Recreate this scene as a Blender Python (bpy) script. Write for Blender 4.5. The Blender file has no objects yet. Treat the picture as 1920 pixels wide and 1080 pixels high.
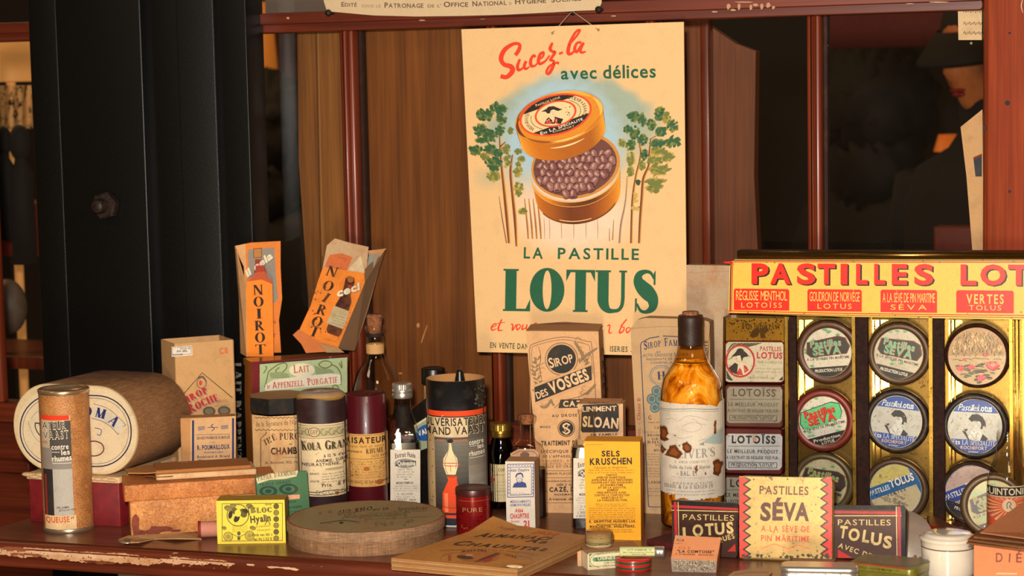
import bpy, math, random
from mathutils import Vector as V, Matrix
random.seed(7)
sc = bpy.context.scene
col = sc.collection
# ------------------------------------------------------------------ camera
F = 3800.0                       # focal length in pixels of a 1920 px wide frame
YAW, PITCH, ROLL = math.radians(21), math.radians(5.6), math.radians(1.15)
CAM = V((0.824, -2.247, 0.482))
fw = V((-math.sin(YAW)*math.cos(PITCH), math.cos(YAW)*math.cos(PITCH), -math.sin(PITCH)))
r0 = fw.cross(V((0, 0, 1))).normalized(); u0 = r0.cross(fw).normalized()
rt = r0*math.cos(ROLL) - u0*math.sin(ROLL); up = u0*math.cos(ROLL) + r0*math.sin(ROLL)
cd = bpy.data.cameras.new('camera'); cam = bpy.data.objects.new('camera', cd); col.objects.link(cam)
cam.matrix_world = Matrix(((rt.x, up.x, -fw.x, CAM.x), (rt.y, up.y, -fw.y, CAM.y), (rt.z, up.z, -fw.z, CAM.z), (0, 0, 0, 1)))
cd.sensor_width = 36; cd.lens = F*36/1920; cd.clip_start = .05; cd.clip_end = 60
cd.dof.use_dof = True; cd.dof.focus_distance = 2.2; cd.dof.aperture_fstop = 9
sc.camera = cam
sc.view_settings.view_transform = 'Standard'; sc.view_settings.look = 'None'
sc.view_settings.exposure = 0.0; sc.view_settings.gamma = 1.0; sc.view_settings.use_curve_mapping = False
# ------------------------------------------------------------------ light
w = bpy.data.worlds.new('room'); sc.world = w; w.use_nodes = True
w.node_tree.nodes['Background'].inputs[0].default_value = (1.0, .62, .34, 1)
w.node_tree.nodes['Background'].inputs[1].default_value = .10
def lamp(name, kind, loc, power, color, size=.1, target=None, sizey=None):
    l = bpy.data.lights.new(name, kind); o = bpy.data.objects.new(name, l); col.objects.link(o)
    o.location = loc; l.energy = power; l.color = color
    if kind == 'AREA':
        l.size = size
        if sizey: l.shape = 'RECTANGLE'; l.size_y = sizey
    else: l.shadow_soft_size = size
    if target is not None: o.rotation_euler = (V(target)-V(loc)).to_track_quat('-Z', 'Y').to_euler()
    return o
# the photographer's flash, just above and left of the lens
lamp('camera_flash', 'AREA', CAM + V((-.05, -.02, .13)), 57, (1, .93, .86), .07, (0, 0, .25))
# warm lamps assumed in the unseen room behind the photographer
lamp('assumed_room_lamp', 'AREA', (1.9, -3.4, 2.3), 34, (1, .66, .36), .9, (0, 0, .2))
lamp('assumed_room_lamp', 'AREA', (-1.4, -2.6, 2.4), 20, (1, .70, .42), .9, (0, 0, .2))
# ------------------------------------------------------------------ pixel geometry: where a sight line meets a real surface
def ray(x, y): return fw + rt*((x-960)/F) + up*((540-y)/F)
def ground(x, y, z=0.0):
    d = ray(x, y); return CAM + d*((z-CAM.z)/d.z)
def onplane(x, y, p, n):
    d = ray(x, y); return CAM + d*((p-CAM).dot(n)/d.dot(n))
def onY(x, y, Y): return onplane(x, y, V((0, Y, 0)), V((0, 1, 0)))
def zat(x, y, P):
    n = V((P.x-CAM.x, P.y-CAM.y, 0)).normalized(); return onplane(x, y, P, n).z
def hdir(P): return V((P.x-CAM.x, P.y-CAM.y, 0)).normalized()
# ------------------------------------------------------------------ colours and materials
def lin(c):
    if isinstance(c, str):
        c = c.lstrip('#'); c = tuple(int(c[i:i+2], 16)/255 for i in (0, 2, 4))
    return tuple((v/12.92 if v <= .04045 else ((v+.055)/1.055)**2.4) for v in c)
def nodes(name):
    m = bpy.data.materials.new(name); m.use_nodes = True; nt = m.node_tree
    return m, nt, nt.nodes['Principled BSDF'], lambda t, **k: mk(nt, t, k)
def mk(nt, t, k):
    n = nt.nodes.new(t)
    for a, b in k.items(): setattr(n, a, b)
    return n
def coords(nt, scale=(1, 1, 1)):
    g = nt.nodes.new('ShaderNodeNewGeometry'); mp = nt.nodes.new('ShaderNodeMapping')
    mp.inputs['Scale'].default_value = scale; nt.links.new(g.outputs['Position'], mp.inputs[0]); return mp.outputs[0]
def noise(nt, vec, scale, detail=4, rough=.55, dist=0):
    n = nt.nodes.new('ShaderNodeTexNoise'); n.inputs['Scale'].default_value = scale; n.inputs['Detail'].default_value = detail
    n.inputs['Roughness'].default_value = rough; n.inputs['Distortion'].default_value = dist
    nt.links.new(vec, n.inputs['Vector']); return n.outputs[0]
def ramp(nt, fac, stops):
    r = nt.nodes.new('ShaderNodeValToRGB'); el = r.color_ramp.elements
    while len(el) < len(stops): el.new(.5)
    for e, (p, c) in zip(el, stops):
        e.position = p; e.color = (*lin(c), 1) if isinstance(c, str) or len(c) == 3 else c
    nt.links.new(fac, r.inputs[0]); return r.outputs[0]
def mix(nt, fac, a, b, mode='MIX'):
    n = nt.nodes.new('ShaderNodeMix'); n.data_type = 'RGBA'; n.blend_type = mode
    for s, v in ((n.inputs[0], fac), (n.inputs[6], a), (n.inputs[7], b)):
        if hasattr(v, 'is_linked'): nt.links.new(v, s)
        elif isinstance(v, (int, float)): s.default_value = v
        else: s.default_value = (*lin(v), 1)
    return n.outputs[2]
def bump(nt, p, h, strength, dist=.0005):
    b = nt.nodes.new('ShaderNodeBump'); b.inputs['Strength'].default_value = strength; b.inputs['Distance'].default_value = dist
    nt.links.new(h, b.inputs['Height']); nt.links.new(b.outputs[0], p.inputs['Normal'])
def printed(name, rough=.75, dirt=.25, dirtcol='#6b4a28', scale=60, spec=.3, metal=0, bmp=.15, dirt2=0, coat=0, lo=.5, hi=.75):
    """ink and paper: the printed colour comes with the mesh, age stains are added here"""
    m, nt, p, N = nodes(name)
    a = nt.nodes.new('ShaderNodeAttribute'); a.attribute_name = 'Col'
    c = a.outputs['Color']; P3 = coords(nt)
    n1 = noise(nt, P3, scale, 6, .65)
    f = ramp(nt, n1, [(lo, (0, 0, 0)), (hi, (1, 1, 1))])
    mu = nt.nodes.new('ShaderNodeMath'); mu.operation = 'MULTIPLY'; mu.inputs[1].default_value = dirt
    nt.links.new(f, mu.inputs[0]); c = mix(nt, mu.outputs[0], c, dirtcol)
    n2 = noise(nt, P3, 900, 2, .5)
    v = ramp(nt, n2, [(.3, (.86, .86, .86)), (.7, (1, 1, 1))]); c = mix(nt, .6, c, v, 'MULTIPLY')
    if dirt2:
        n3 = noise(nt, P3, 260, 4, .7)
        f3 = ramp(nt, n3, [(.60, (0, 0, 0)), (.66, (1, 1, 1))])
        m3 = nt.nodes.new('ShaderNodeMath'); m3.operation = 'MULTIPLY'; m3.inputs[1].default_value = dirt2
        nt.links.new(f3, m3.inputs[0]); c = mix(nt, m3.outputs[0], c, '#4a2c14')
    nt.links.new(c, p.inputs['Base Color'])
    p.inputs['Roughness'].default_value = rough; p.inputs['Specular IOR Level'].default_value = spec
    p.inputs['Metallic'].default_value = metal; p.inputs['Coat Weight'].default_value = coat
    if bmp: bump(nt, p, n2, bmp)
    return m
def wood(name, c1, c2, c3, axis=2, rough=.45, scale=1, bmp=.3, coat=0, worn=None, spec=.4):
    m, nt, p, N = nodes(name)
    s = [22, 22, 22]; s[axis] = 1.6; s = [k*scale for k in s]
    P3 = coords(nt, tuple(s)); n1 = noise(nt, P3, 1.6, 8, .65, .6)
    s2 = [260, 260, 260]; s2[axis] = 5; n2 = noise(nt, coords(nt, tuple(s2)), 1, 3, .6)
    c = ramp(nt, n1, [(.28, c1), (.5, c2), (.72, c3)])
    v = ramp(nt, n2, [(.3, (.72, .72, .72)), (.65, (1, 1, 1))]); c = mix(nt, .7, c, v, 'MULTIPLY')
    if worn:
        s3 = [30, 30, 30]; s3[axis] = 8; n3 = noise(nt, coords(nt, tuple(s3)), 1.2, 6, .7)
        c = mix(nt, ramp(nt, n3, [(worn[1], (0, 0, 0)), (worn[1]+.03, (1, 1, 1))]), c, worn[0])
    nt.links.new(c, p.inputs['Base Color']); p.inputs['Roughness'].default_value = rough
    p.inputs['Coat Weight'].default_value = coat; p.inputs['Coat Roughness'].default_value = .2; p.inputs['Specular IOR Level'].default_value = spec
    bump(nt, p, n2, bmp); return m
def plain(name, c, rough=.5, metal=0, spec=.5, coat=0, var=.15, scale=80, bmp=0):
    m, nt, p, N = nodes(name)
    n = noise(nt, coords(nt), scale, 5, .6); v = ramp(nt, n, [(.3, (1-var,)*3), (.7, (1, 1, 1))])
    nt.links.new(mix(nt, 1.0, c, v, 'MULTIPLY'), p.inputs['Base Color'])
    p.inputs['Roughness'].default_value = rough; p.inputs['Metallic'].default_value = metal
    p.inputs['Specular IOR Level'].default_value = spec; p.inputs['Coat Weight'].default_value = coat
    if bmp: bump(nt, p, n, bmp)
    return m
def glassy(name, c, fres=1.45, rough=.03, gain=1.0, ribs=0):
    """glass wall: tinted light goes straight through, the surface mirrors by Fresnel"""
    m = bpy.data.materials.new(name); m.use_nodes = True; nt = m.node_tree; nt.nodes.clear()
    o = nt.nodes.new('ShaderNodeOutputMaterial'); t = nt.nodes.new('ShaderNodeBsdfTransparent'); g = nt.nodes.new('ShaderNodeBsdfGlossy')
    mx = nt.nodes.new('ShaderNodeMixShader'); lw = nt.nodes.new('ShaderNodeLayerWeight'); lw.inputs[0].default_value = .5
    pw = nt.nodes.new('ShaderNodeMath'); pw.operation = 'POWER'; pw.inputs[1].default_value = 4; nt.links.new(lw.outputs['Facing'], pw.inputs[0])
    ma = nt.nodes.new('ShaderNodeMath'); ma.operation = 'MULTIPLY_ADD'; ma.inputs[1].default_value = .85; ma.inputs[2].default_value = .045; nt.links.new(pw.outputs[0], ma.inputs[0])
    rp = nt.nodes.new('ShaderNodeValToRGB'); e = rp.color_ramp.elements
    c = lin(c); e[0].color = (*c, 1); e[1].color = (*(k*(.55 if min(c) > .6 else .6*k) for k in c), 1); e[0].position = .5
    nt.links.new(lw.outputs['Facing'], rp.inputs[0]); nt.links.new(rp.outputs[0], t.inputs[0])
    mu = nt.nodes.new('ShaderNodeMath'); mu.operation = 'MULTIPLY'; mu.inputs[1].default_value = gain
    nt.links.new(ma.outputs[0], mu.inputs[0]); g.inputs['Roughness'].default_value = rough
    b = nt.nodes.new('ShaderNodeBump'); b.inputs['Strength'].default_value = .15; b.inputs['Distance'].default_value = .0015
    nt.links.new(noise(nt, coords(nt), 55 if not ribs else ribs, 3), b.inputs['Height']); nt.links.new(b.outputs[0], g.inputs['Normal'])
    nt.links.new(mu.outputs[0], mx.inputs[0]); nt.links.new(t.outputs[0], mx.inputs[1]); nt.links.new(g.outputs[0], mx.inputs[2])
    nt.links.new(mx.outputs[0], o.inputs[0]); return m
PAPER = printed('printed_paper'); CLEAN = printed('fresh_printed_card', .6, .10); STAIN = printed('stained_printed_paper', .8, .55, '#a5622a', 45, dirt2=.25, lo=.45)
GLOSS = printed('varnished_print', .28, .10, coat=.4, bmp=.03); TIN = printed('lithographed_tin', .32, .35, '#5a3a1c', 90, .6, .25, .05, .55)
RUSTY = printed('worn_tin_lid', .45, .75, '#5b4a32', 110, .5, .3, .1, .5)
BRASS = printed('spotted_brass', .24, .5, '#4f3a18', 120, .6, .85, .06, .8, lo=.5)
ALU = printed('aluminium', .3, .15, '#806a50', 60, .6, .85, .08)
def woven(name, c1, c2, c3, hx=1, rough=.8):
    m, nt, p, N = nodes(name); a = nt.nodes.new('ShaderNodeAttribute'); a.attribute_name = 'Col'
    n1 = noise(nt, coords(nt, (90, 90, 1500)), 1, 4, .6); n2 = noise(nt, coords(nt, (1500, 1500, 60)), 1, 3, .6); n3 = noise(nt, coords(nt), 25, 4)
    c = ramp(nt, n1, [(.3, c1), (.5, c2), (.75, c3)]); c = mix(nt, .5, c, ramp(nt, n2, [(.35, (.6, .55, .5)), (.62, (1, 1, 1)), (.68, (1.35, 1.3, 1.2))]), 'MULTIPLY')
    c = mix(nt, .35, c, ramp(nt, n3, [(.3, (.6, .55, .5)), (.7, (1, 1, 1))]), 'MULTIPLY'); c = mix(nt, 1, c, a.outputs['Color'], 'MULTIPLY')
    nt.links.new(c, p.inputs['Base Color']); p.inputs['Roughness'].default_value = rough; bump(nt, p, n1, .4); return m
def dotted(name, c1, c2, s=900):
    m, nt, p, N = nodes(name); vo = nt.nodes.new('ShaderNodeTexVoronoi'); vo.inputs['Scale'].default_value = s; nt.links.new(coords(nt), vo.inputs['Vector'])
    c = ramp(nt, vo.outputs['Distance'], [(.35, c1), (.5, c2)]); n3 = noise(nt, coords(nt), 40, 4); c = mix(nt, .5, c, ramp(nt, n3, [(.3, (.6, .5, .45)), (.7, (1.1, 1.1, 1.1))]), 'MULTIPLY')
    nt.links.new(c, p.inputs['Base Color']); p.inputs['Roughness'].default_value = .6; bump(nt, p, vo.outputs['Distance'], .2, .0003); return m
def marbled(name, c1, c2, c3, s=160):
    m, nt, p, N = nodes(name); a = nt.nodes.new('ShaderNodeAttribute'); a.attribute_name = 'Col'
    n1 = noise(nt, coords(nt), s, 6, .7, 3); n2 = noise(nt, coords(nt), 22, 4, .6); c = ramp(nt, n1, [(.38, c1), (.5, c2), (.6, c3)])
    c = mix(nt, .6, c, ramp(nt, n2, [(.3, (.6, .42, .3)), (.6, (1, 1, 1))]), 'MULTIPLY'); c = mix(nt, 1, c, a.outputs['Color'], 'MULTIPLY')
    nt.links.new(c, p.inputs['Base Color']); p.inputs['Roughness'].default_value = .7; bump(nt, p, n1, .15); return m
# ------------------------------------------------------------------ mesh builder
class MB:
    def __init__(s): s.v = []; s.f = []; s.c = []; s.m = []; s.s = []
    def add(s, vs, fs, c=(1, 1, 1), m=0, smooth=False, cols=None):
        b = len(s.v); s.v += [V(p) for p in vs]; c = lin(c) if cols is None else None
        s.c += [c]*len(vs) if cols is None else [lin(k) for k in cols]
        for f in fs: s.f.append([b+i for i in f]); s.m.append(m); s.s.append(smooth)
    def box(s, o, u, n, w, W, D, H, c='#ffffff', m=0, cs=None):
        """o front bottom left corner, u right, n towards the viewer, w up; cs = (front, back, left, right, top, bottom)"""
        q = [o+u*a*W-n*b*D+w*d*H for a in (0, 1) for b in (0, 1) for d in (0, 1)]
        F_ = [(0, 4, 5, 1), (6, 2, 3, 7), (2, 0, 1, 3), (4, 6, 7, 5), (1, 5, 7, 3), (0, 2, 6, 4)]
        for i, f in enumerate(F_): s.add([q[k] for k in f], [(0, 1, 2, 3)], cs[i] if cs else c, m)
    def rbox(s, o, u, n, w, W, D, H, r=.001, c='#ffffff', m=0, seg=3, axis='w', smooth=True, r2=None):
        """box whose edges along one axis are rounded with radius r and rims with r2"""
        A, B, L, WW, DD, LL = (u, -n, w, W, D, H) if axis == 'w' else (u, w, -n, W, H, D)
        r2 = min(r, .0012) if r2 is None else r2
        def ringp(ins, z):
            P = []; rr = max(r-ins, 1e-5)
            for (cx, cy, a) in ((WW-r, DD-r, 0), (r, DD-r, 90), (r, r, 180), (WW-r, r, 270)):
                for k in range(seg+1):
                    t = math.radians(a+90*k/seg); P.append(o+A*(cx+rr*math.cos(t))+B*(cy+rr*math.sin(t))+L*z)
            return P
        R = [ringp(r2, 0), ringp(r2*.3, r2*.3), ringp(0, r2), ringp(0, LL-r2), ringp(r2*.3, LL-r2*.3), ringp(r2, LL)]
        n_ = len(R[0]); vs = sum(R, [])
        fs = [[i*n_+k, i*n_+(k+1) % n_, (i+1)*n_+(k+1) % n_, (i+1)*n_+k] for i in range(5) for k in range(n_)]
        s.add(vs, fs, c, m, smooth); s.add(R[0], [list(range(n_))[::-1]], c, m); s.add(R[5], [list(range(n_))], c, m)
    def lathe(s, cx, cy, prof, c='#ffffff', m=0, seg=48, smooth=True, cols=None, sx=1, sy=1, rot=0, wob=0, M=None):
        n = len(prof); vs = []; cc = []
        for i, (r, z) in enumerate(prof):
            for k in range(seg):
                a = 2*math.pi*k/seg; x, y = r*math.cos(a)*sx, r*math.sin(a)*sy
                x, y = x*math.cos(rot)-y*math.sin(rot), x*math.sin(rot)+y*math.cos(rot)
                zz = z + (wob*math.sin(a*3+i) if wob and i in (0, n-1) else 0)
                p = V((x, y, zz)); vs.append((M @ p) if M is not None else V((cx, cy, 0))+p); cc.append(cols[i] if cols else c)
        fs = [[i*seg+k, i*seg+(k+1) % seg, (i+1)*seg+(k+1) % seg, (i+1)*seg+k] for i in range(n-1) for k in range(seg)]
        s.add(vs, fs, m=m, smooth=smooth, cols=cc)
    def disc(s, cx, cy, r, z, c='#ffffff', m=0, seg=48, sx=1, sy=1, rot=0, M=None):
        P = []
        for k in range(seg):
            a = 2*math.pi*k/seg; x, y = r*math.cos(a)*sx, r*math.sin(a)*sy
            p = V((x*math.cos(rot)-y*math.sin(rot), x*math.sin(rot)+y*math.cos(rot), z)); P.append((M @ p) if M is not None else V((cx, cy, 0))+p)
        s.add(P, [list(range(seg))], c, m)
    def tube(s, pts, r, c='#ffffff', m=0, seg=8, smooth=True, rs=None):
        pts = [V(p) for p in pts]; vs = []
        for i, p in enumerate(pts):
            t = (pts[min(i+1, len(pts)-1)]-pts[max(i-1, 0)]).normalized(); a = t.cross(V((0, 0, 1)))
            if a.length < .05: a = t.cross(V((1, 0, 0)))
            a.normalize(); b = a.cross(t); rr = rs[i] if rs else r
            vs += [p+(a*math.cos(2*math.pi*k/seg)+b*math.sin(2*math.pi*k/seg))*rr for k in range(seg)]
        n = len(pts); fs = [[i*seg+k, i*seg+(k+1) % seg, (i+1)*seg+(k+1) % seg, (i+1)*seg+k] for i in range(n-1) for k in range(seg)]
        s.add(vs, fs+[list(range(seg))[::-1], [(n-1)*seg+k for k in range(seg)]], c, m, smooth)
    def ball(s, ce, rx, ry, rz, c='#ffffff', m=0, seg=24, rings=14, fn=None, cf=None):
        vs = []; cc = []
        for i in range(rings+1):
            t = math.pi*i/rings
            for k in range(seg):
                a = 2*math.pi*k/seg; d = V((math.sin(t)*math.cos(a), math.sin(t)*math.sin(a), math.cos(t)))
                q = fn(d) if fn else 1; vs.append(V(ce)+V((d.x*rx, d.y*ry, d.z*rz))*q); cc.append(cf(d) if cf else c)
        fs = [[i*seg+k, (i+1)*seg+k, (i+1)*seg+(k+1) % seg, i*seg+(k+1) % seg] for i in range(rings) for k in range(seg)]
        s.add(vs, fs, m=m, smooth=True, cols=cc)
    def loft(s, c, u, n, secs, c_='#ffffff', m=0, seg=5, cols=None, cap=True):
        """rounded-rectangle sections (half width, half depth, corner radius, height) stacked upwards"""
        vs = []; cc = []; N_ = 4*(seg+1)
        for j, (a, b, r, z) in enumerate(secs):
            r = min(r, a*.999, b*.999)
            for (sx, sy, t0) in ((1, 1, 0), (-1, 1, 90), (-1, -1, 180), (1, -1, 270)):
                for k in range(seg+1):
                    t = math.radians(t0+90*k/seg); x, y = sx*(a-r)+r*math.cos(t), sy*(b-r)+r*math.sin(t)
                    vs.append(V((c.x, c.y, 0))+u*x-n*y+V((0, 0, z))); cc.append(cols[j] if cols else c_)
        fs = [[j*N_+k, j*N_+(k+1) % N_, (j+1)*N_+(k+1) % N_, (j+1)*N_+k] for j in range(len(secs)-1) for k in range(N_)]
        s.add(vs, fs, m=m, smooth=True, cols=cc)
        if cap:
            for j in (0, len(secs)-1): s.add(vs[j*N_:(j+1)*N_], [list(range(N_))[::(1 if j else -1)]], cols[j] if cols else c_, m)
    def plate(s, pts, off, c='#ffffff', m=0, cb=None):
        """flat sheet with thickness: outline pts extruded by the vector off"""
        n = len(pts); q = [V(p) for p in pts]+[V(p)+off for p in pts]
        s.add(q[:n], [list(range(n))], c, m); s.add(q[n:], [list(range(n))[::-1]], cb or c, m)
        s.add(q, [[i, (i+1) % n, (i+1) % n+n, i+n] for i in range(n)], cb or c, m)
    def build(s, name, mats, parent=None):
        base = parent['base'] if parent is not None and 'base' in parent else (0, 0, 0)
        if not isinstance(mats, (list, tuple)): mats = [mats]
        b = V(base)
        if parent is None: b = V((sum(p.x for p in s.v)/len(s.v), sum(p.y for p in s.v)/len(s.v), min(p.z for p in s.v)))
        me = bpy.data.meshes.new(name); me.from_pydata([p-b for p in s.v], [], s.f)
        for m in mats: me.materials.append(m)
        me.polygons.foreach_set('material_index', s.m); me.polygons.foreach_set('use_smooth', s.s)
        ca = me.color_attributes.new('Col', 'FLOAT_COLOR', 'POINT'); buf = []
        for c in s.c: buf += [c[0], c[1], c[2], 1.0]
        ca.data.foreach_set('color', buf); me.update()
        o = bpy.data.objects.new(name, me); col.objects.link(o)
        if parent is not None:
            o.parent = parent
            if 'pb' not in parent: pass
        else: o.location = b
        if parent is not None and parent.type == 'MESH': o['base'] = parent['base']
        elif parent is not None: o['base'] = tuple(b)
        else: o['base'] = tuple(b)
        return o
def thing(name, label, cat, loc, group=None):
    o = bpy.data.objects.new(name, None); col.objects.link(o); o.location = loc; o.empty_display_size = .02
    o['base'] = tuple(loc); tag(o, label, cat, group); return o
def tag(o, label, cat, group=None):
    o['label'] = label; o['category'] = cat
    if group: o['group'] = group
    return o
def struct(o): o['kind'] = 'structure'; return o
# ------------------------------------------------------------------ lettering
CH = "ABCDEFGHIJKLMNOPQRSTUVWXYZabcdefghijklmnopqrstuvwxyz0123456789.,;:!'\"-&%()/°«»ÉÈÏéèêàç"
GL = {}
def load_glyphs():
    tmp = []
    for off in (0, .02, .04):
        for ch in CH:
            c = bpy.data.curves.new('glyph', 'FONT'); c.body = ch; c.resolution_u = 3; c.offset = off; c.fill_mode = 'FRONT'
            o = bpy.data.objects.new('glyph', c); col.objects.link(o); tmp.append((off, ch, o))
    bpy.context.view_layer.update(); dg = bpy.context.evaluated_depsgraph_get()
    for off, ch, o in tmp:
        me = o.evaluated_get(dg).to_mesh(); vs = [(v.co.x, v.co.y) for v in me.vertices]
        GL[(off, ch)] = (vs, [list(p.vertices) for p in me.polygons]); o.evaluated_get(dg).to_mesh_clear()
    for off, ch, o in tmp:
        c = o.data; bpy.data.objects.remove(o); bpy.data.curves.remove(c)
    cap = max(y for x, y in GL[(0, 'H')][0])
    for k, (vs, fs) in list(GL.items()):
        if not vs: GL[k] = ([], [], .4); continue
        x0 = min(x for x, y in vs); x1 = max(x for x, y in vs); GL[k] = ([((x-x0)/cap, y/cap) for x, y in vs], fs, (x1-x0)/cap)
load_glyphs()
def q_(a, b, c, d): return [a, b, c, d]
def SL(x0, y0, x1, y1, w): return [[(x0-w/2, y0), (x0+w/2, y0), (x1+w/2, y1), (x1-w/2, y1)]]
def SH_(x0, x1, y, w): return [[(x0, y-w/2), (x1, y-w/2), (x1, y+w/2), (x0, y+w/2)]]
def SA(cx, cy, rx, ry, a0, a1, tv, th, n=18):
    o = []
    P = lambda t, a, b: (cx+a*math.cos(math.radians(t)), cy+b*math.sin(math.radians(t)))
    for i in range(n):
        t0 = a0+(a1-a0)*i/n; t1 = a0+(a1-a0)*(i+1)/n
        o.append([P(t0, rx, ry), P(t1, rx, ry), P(t1, rx-tv, ry-th), P(t0, rx-tv, ry-th)])
    return o
def catmull(pts, n=6):
    P = [pts[0]]+list(pts)+[pts[-1]]; o = []
    for i in range(1, len(P)-2):
        for k in range(n):
            t = k/n; o.append(tuple(.5*((2*b)+(c-a)*t+(2*a-5*b+4*c-d)*t*t+(3*b-a-3*c+d)*t**3) for a, b, c, d in zip(P[i-1], P[i], P[i+1], P[i+2])))
    o.append(tuple(pts[-1])); return o
def ST(pts, n=6):
    """pts of (x, y, width): a brush stroke as quads"""
    P = catmull(pts, n); o = []; N_ = []
    for i, p in enumerate(P):
        a = P[max(i-1, 0)]; b = P[min(i+1, len(P)-1)]; dx, dy = b[0]-a[0], b[1]-a[1]; l = math.hypot(dx, dy) or 1
        N_.append((-dy/l, dx/l))
    for i in range(len(P)-1):
        (x0, y0, w0), (x1, y1, w1) = P[i], P[i+1]; n0, n1 = N_[i], N_[i+1]
        o.append([(x0+n0[0]*w0/2, y0+n0[1]*w0/2), (x0-n0[0]*w0/2, y0-n0[1]*w0/2), (x1-n1[0]*w1/2, y1-n1[1]*w1/2), (x1+n1[0]*w1/2, y1+n1[1]*w1/2)])
    return o
def serif_font(T=.20, t=.055, sv=.07, st=.045):
    def sf(x, y, w=T): y_ = st/2 if y == 0 else 1-st/2; return SH_(x-w/2-sv, x+w/2+sv, y_, st)
    def stem(x, w=T, a=0, b=1): return SL(x, a, x, b, w)+(sf(x, 0, w) if a == 0 else [])+(sf(x, 1, w) if b == 1 else [])
    G = {}; x = sv+T/2
    G['I'] = stem(x); G['L'] = stem(x)+SH_(x, x+.47, t/2, t)+[[(x+.47, 0), (x+.36, t), (x+.47, .30)]]
    G['T'] = stem(.36, a=0, b=.99)+SH_(.0, .72, 1-t/2, t)+[[(0, 1), (.11, 1-t), (0, .72)], [(.72, 1), (.61, 1-t), (.72, .72)]]
    G['E'] = stem(x)+SH_(x, x+.43, t/2, t)+SH_(x, x+.4, 1-t/2, t)+SH_(x, x+.3, .5, t)+[[(x+.43, 0), (x+.33, t), (x+.43, .27)], [(x+.4, 1), (x+.3, 1-t), (x+.4, .75)], [(x+.3, .62), (x+.24, .5), (x+.3, .38)]]
    G['F'] = stem(x)+SH_(x, x+.4, 1-t/2, t)+SH_(x, x+.3, .5, t)+[[(x+.4, 1), (x+.3, 1-t), (x+.4, .75)], [(x+.3, .62), (x+.24, .5), (x+.3, .38)]]
    G['H'] = stem(x)+stem(x+.46)+SH_(x, x+.46, .5, t); G['N'] = stem(x, t*1.5)+stem(x+.5, t*1.5)+SL(x+.02, 1, x+.48, 0, T*.95)
    G['M'] = stem(x, t*1.5)+stem(x+.62, T)+SL(x+.02, 1, x+.31, 0, T*.9)+SL(x+.31, 0, x+.58, 1, t*1.3)
    G['A'] = SL(.04, 0, .36, 1, t*1.6)+SL(.36, 1, .66, 0, T)+SH_(.14, .56, .3, t)+sf(.05, 0, t)+sf(.66, 0)
    G['V'] = SL(.08, 1, .38, 0, T)+SL(.38, 0, .68, 1, t*1.5)+sf(.08, 1)+sf(.68, 1, t)
    G['W'] = SL(.08, 1, .3, 0, T*.9)+SL(.3, 0, .48, 1, t*1.4)+SL(.48, 1, .7, 0, T*.9)+SL(.7, 0, .9, 1, t*1.4)+sf(.08, 1)+sf(.9, 1, t)
    G['X'] = SL(.08, 1, .62, 0, T)+SL(.62, 1, .08, 0, t*1.5)+sf(.08, 1)+sf(.62, 1, t)+sf(.08, 0, t)+sf(.62, 0)
    G['Y'] = SL(.08, 1, .36, .45, T)+SL(.36, .45, .64, 1, t*1.5)+SL(.36, 0, .36, .5, T)+sf(.36, 0)+sf(.08, 1)+sf(.64, 1, t)
    G['Z'] = SH_(.02, .6, 1-t/2, t)+SH_(.02, .6, t/2, t)+SL(.12, 0, .5, 1, T)+[[(.6, 0), (.5, t), (.6, .27)], [(.02, 1), (.12, 1-t), (.02, .75)]]
    G['O'] = SA(.38, .5, .38, .515, 0, 360, T*1.05, t, 32); G['Q'] = G['O']+ST([(.35, .12, .05), (.5, .02, .1), (.7, -.12, .05)])
    G['C'] = SA(.38, .5, .38, .515, 40, 320, T*1.05, t, 28)+[[(.62, .95), (.69, .95), (.69, .66), (.64, .72)], [(.63, .2), (.69, .3), (.69, .1), (.6, .08)]]
    G['G'] = SA(.38, .5, .38, .515, 42, 330, T*1.05, t, 28)+[[(.62, .95), (.69, .95), (.69, .66), (.64, .72)]]+SL(.62, .04, .62, .45, T*.9)+SH_(.47, .77, .44, st)
    G['D'] = stem(x)+SA(x, .5, .48, .5, -90, 90, T*1.05, t, 20); G['P'] = stem(x)+SA(x+.05, .73, .36, .27, -90, 90, T*.95, t, 16)
    G['B'] = G['P']+SA(x+.06, .26, .4, .26, -90, 90, T, t, 16); G['R'] = G['P']+SL(x+.18, .48, x+.46, 0, T*.95)+SH_(x+.36, x+.58, st/2, st)
    G['U'] = stem(x, T, .36, 1)+stem(x+.48, t*1.5, .36, 1)+ST([(x, .37, T), (x+.005, .27, T*.98), (x+.05, .15, T*.82), (x+.14, .06, T*.5), (x+.26, .025+t*.4, t*1.5), (x+.38, .075, t*1.4), (x+.46, .19, t*1.45), (x+.48, .37, t*1.5)], 4)
    G['J'] = stem(.34, T, .25, 1)+SA(.22, .25, .22, .26, 180, 360, t*2, t); G['K'] = stem(x)+SL(x+.08, .42, x+.46, 1, t*1.5)+SL(x+.2, .6, x+.48, 0, T)+sf(x+.46, 1, t)+sf(x+.48, 0)
    G['S'] = ST([(.50, .80, t*.9), (.42, .93, t*1.2), (.29, .965, t*1.5), (.13, .90, T*.6), (.10, .75, T*.95), (.20, .60, T*1.25), (.34, .48, T*1.35), (.47, .33, T*1.1), (.47, .14, T*.75), (.32, .035, t*1.5), (.17, .06, t*1.2), (.07, .22, t*.9)], 5)+[[(.49, .66), (.54, .66), (.54, 1.0), (.49, .93)], [(.02, 0), (.07, .07), (.07, .34), (.02, .34)]]
    G["'"] = SL(.06, 1.02, .04, .72, .09); G['-'] = SH_(.02, .3, .42, .09); G['.'] = SL(.06, 0, .06, .13, .13); G[','] = SL(.08, .13, .04, -.12, .1)
    G['&'] = GL[(.02, '&')]
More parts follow.
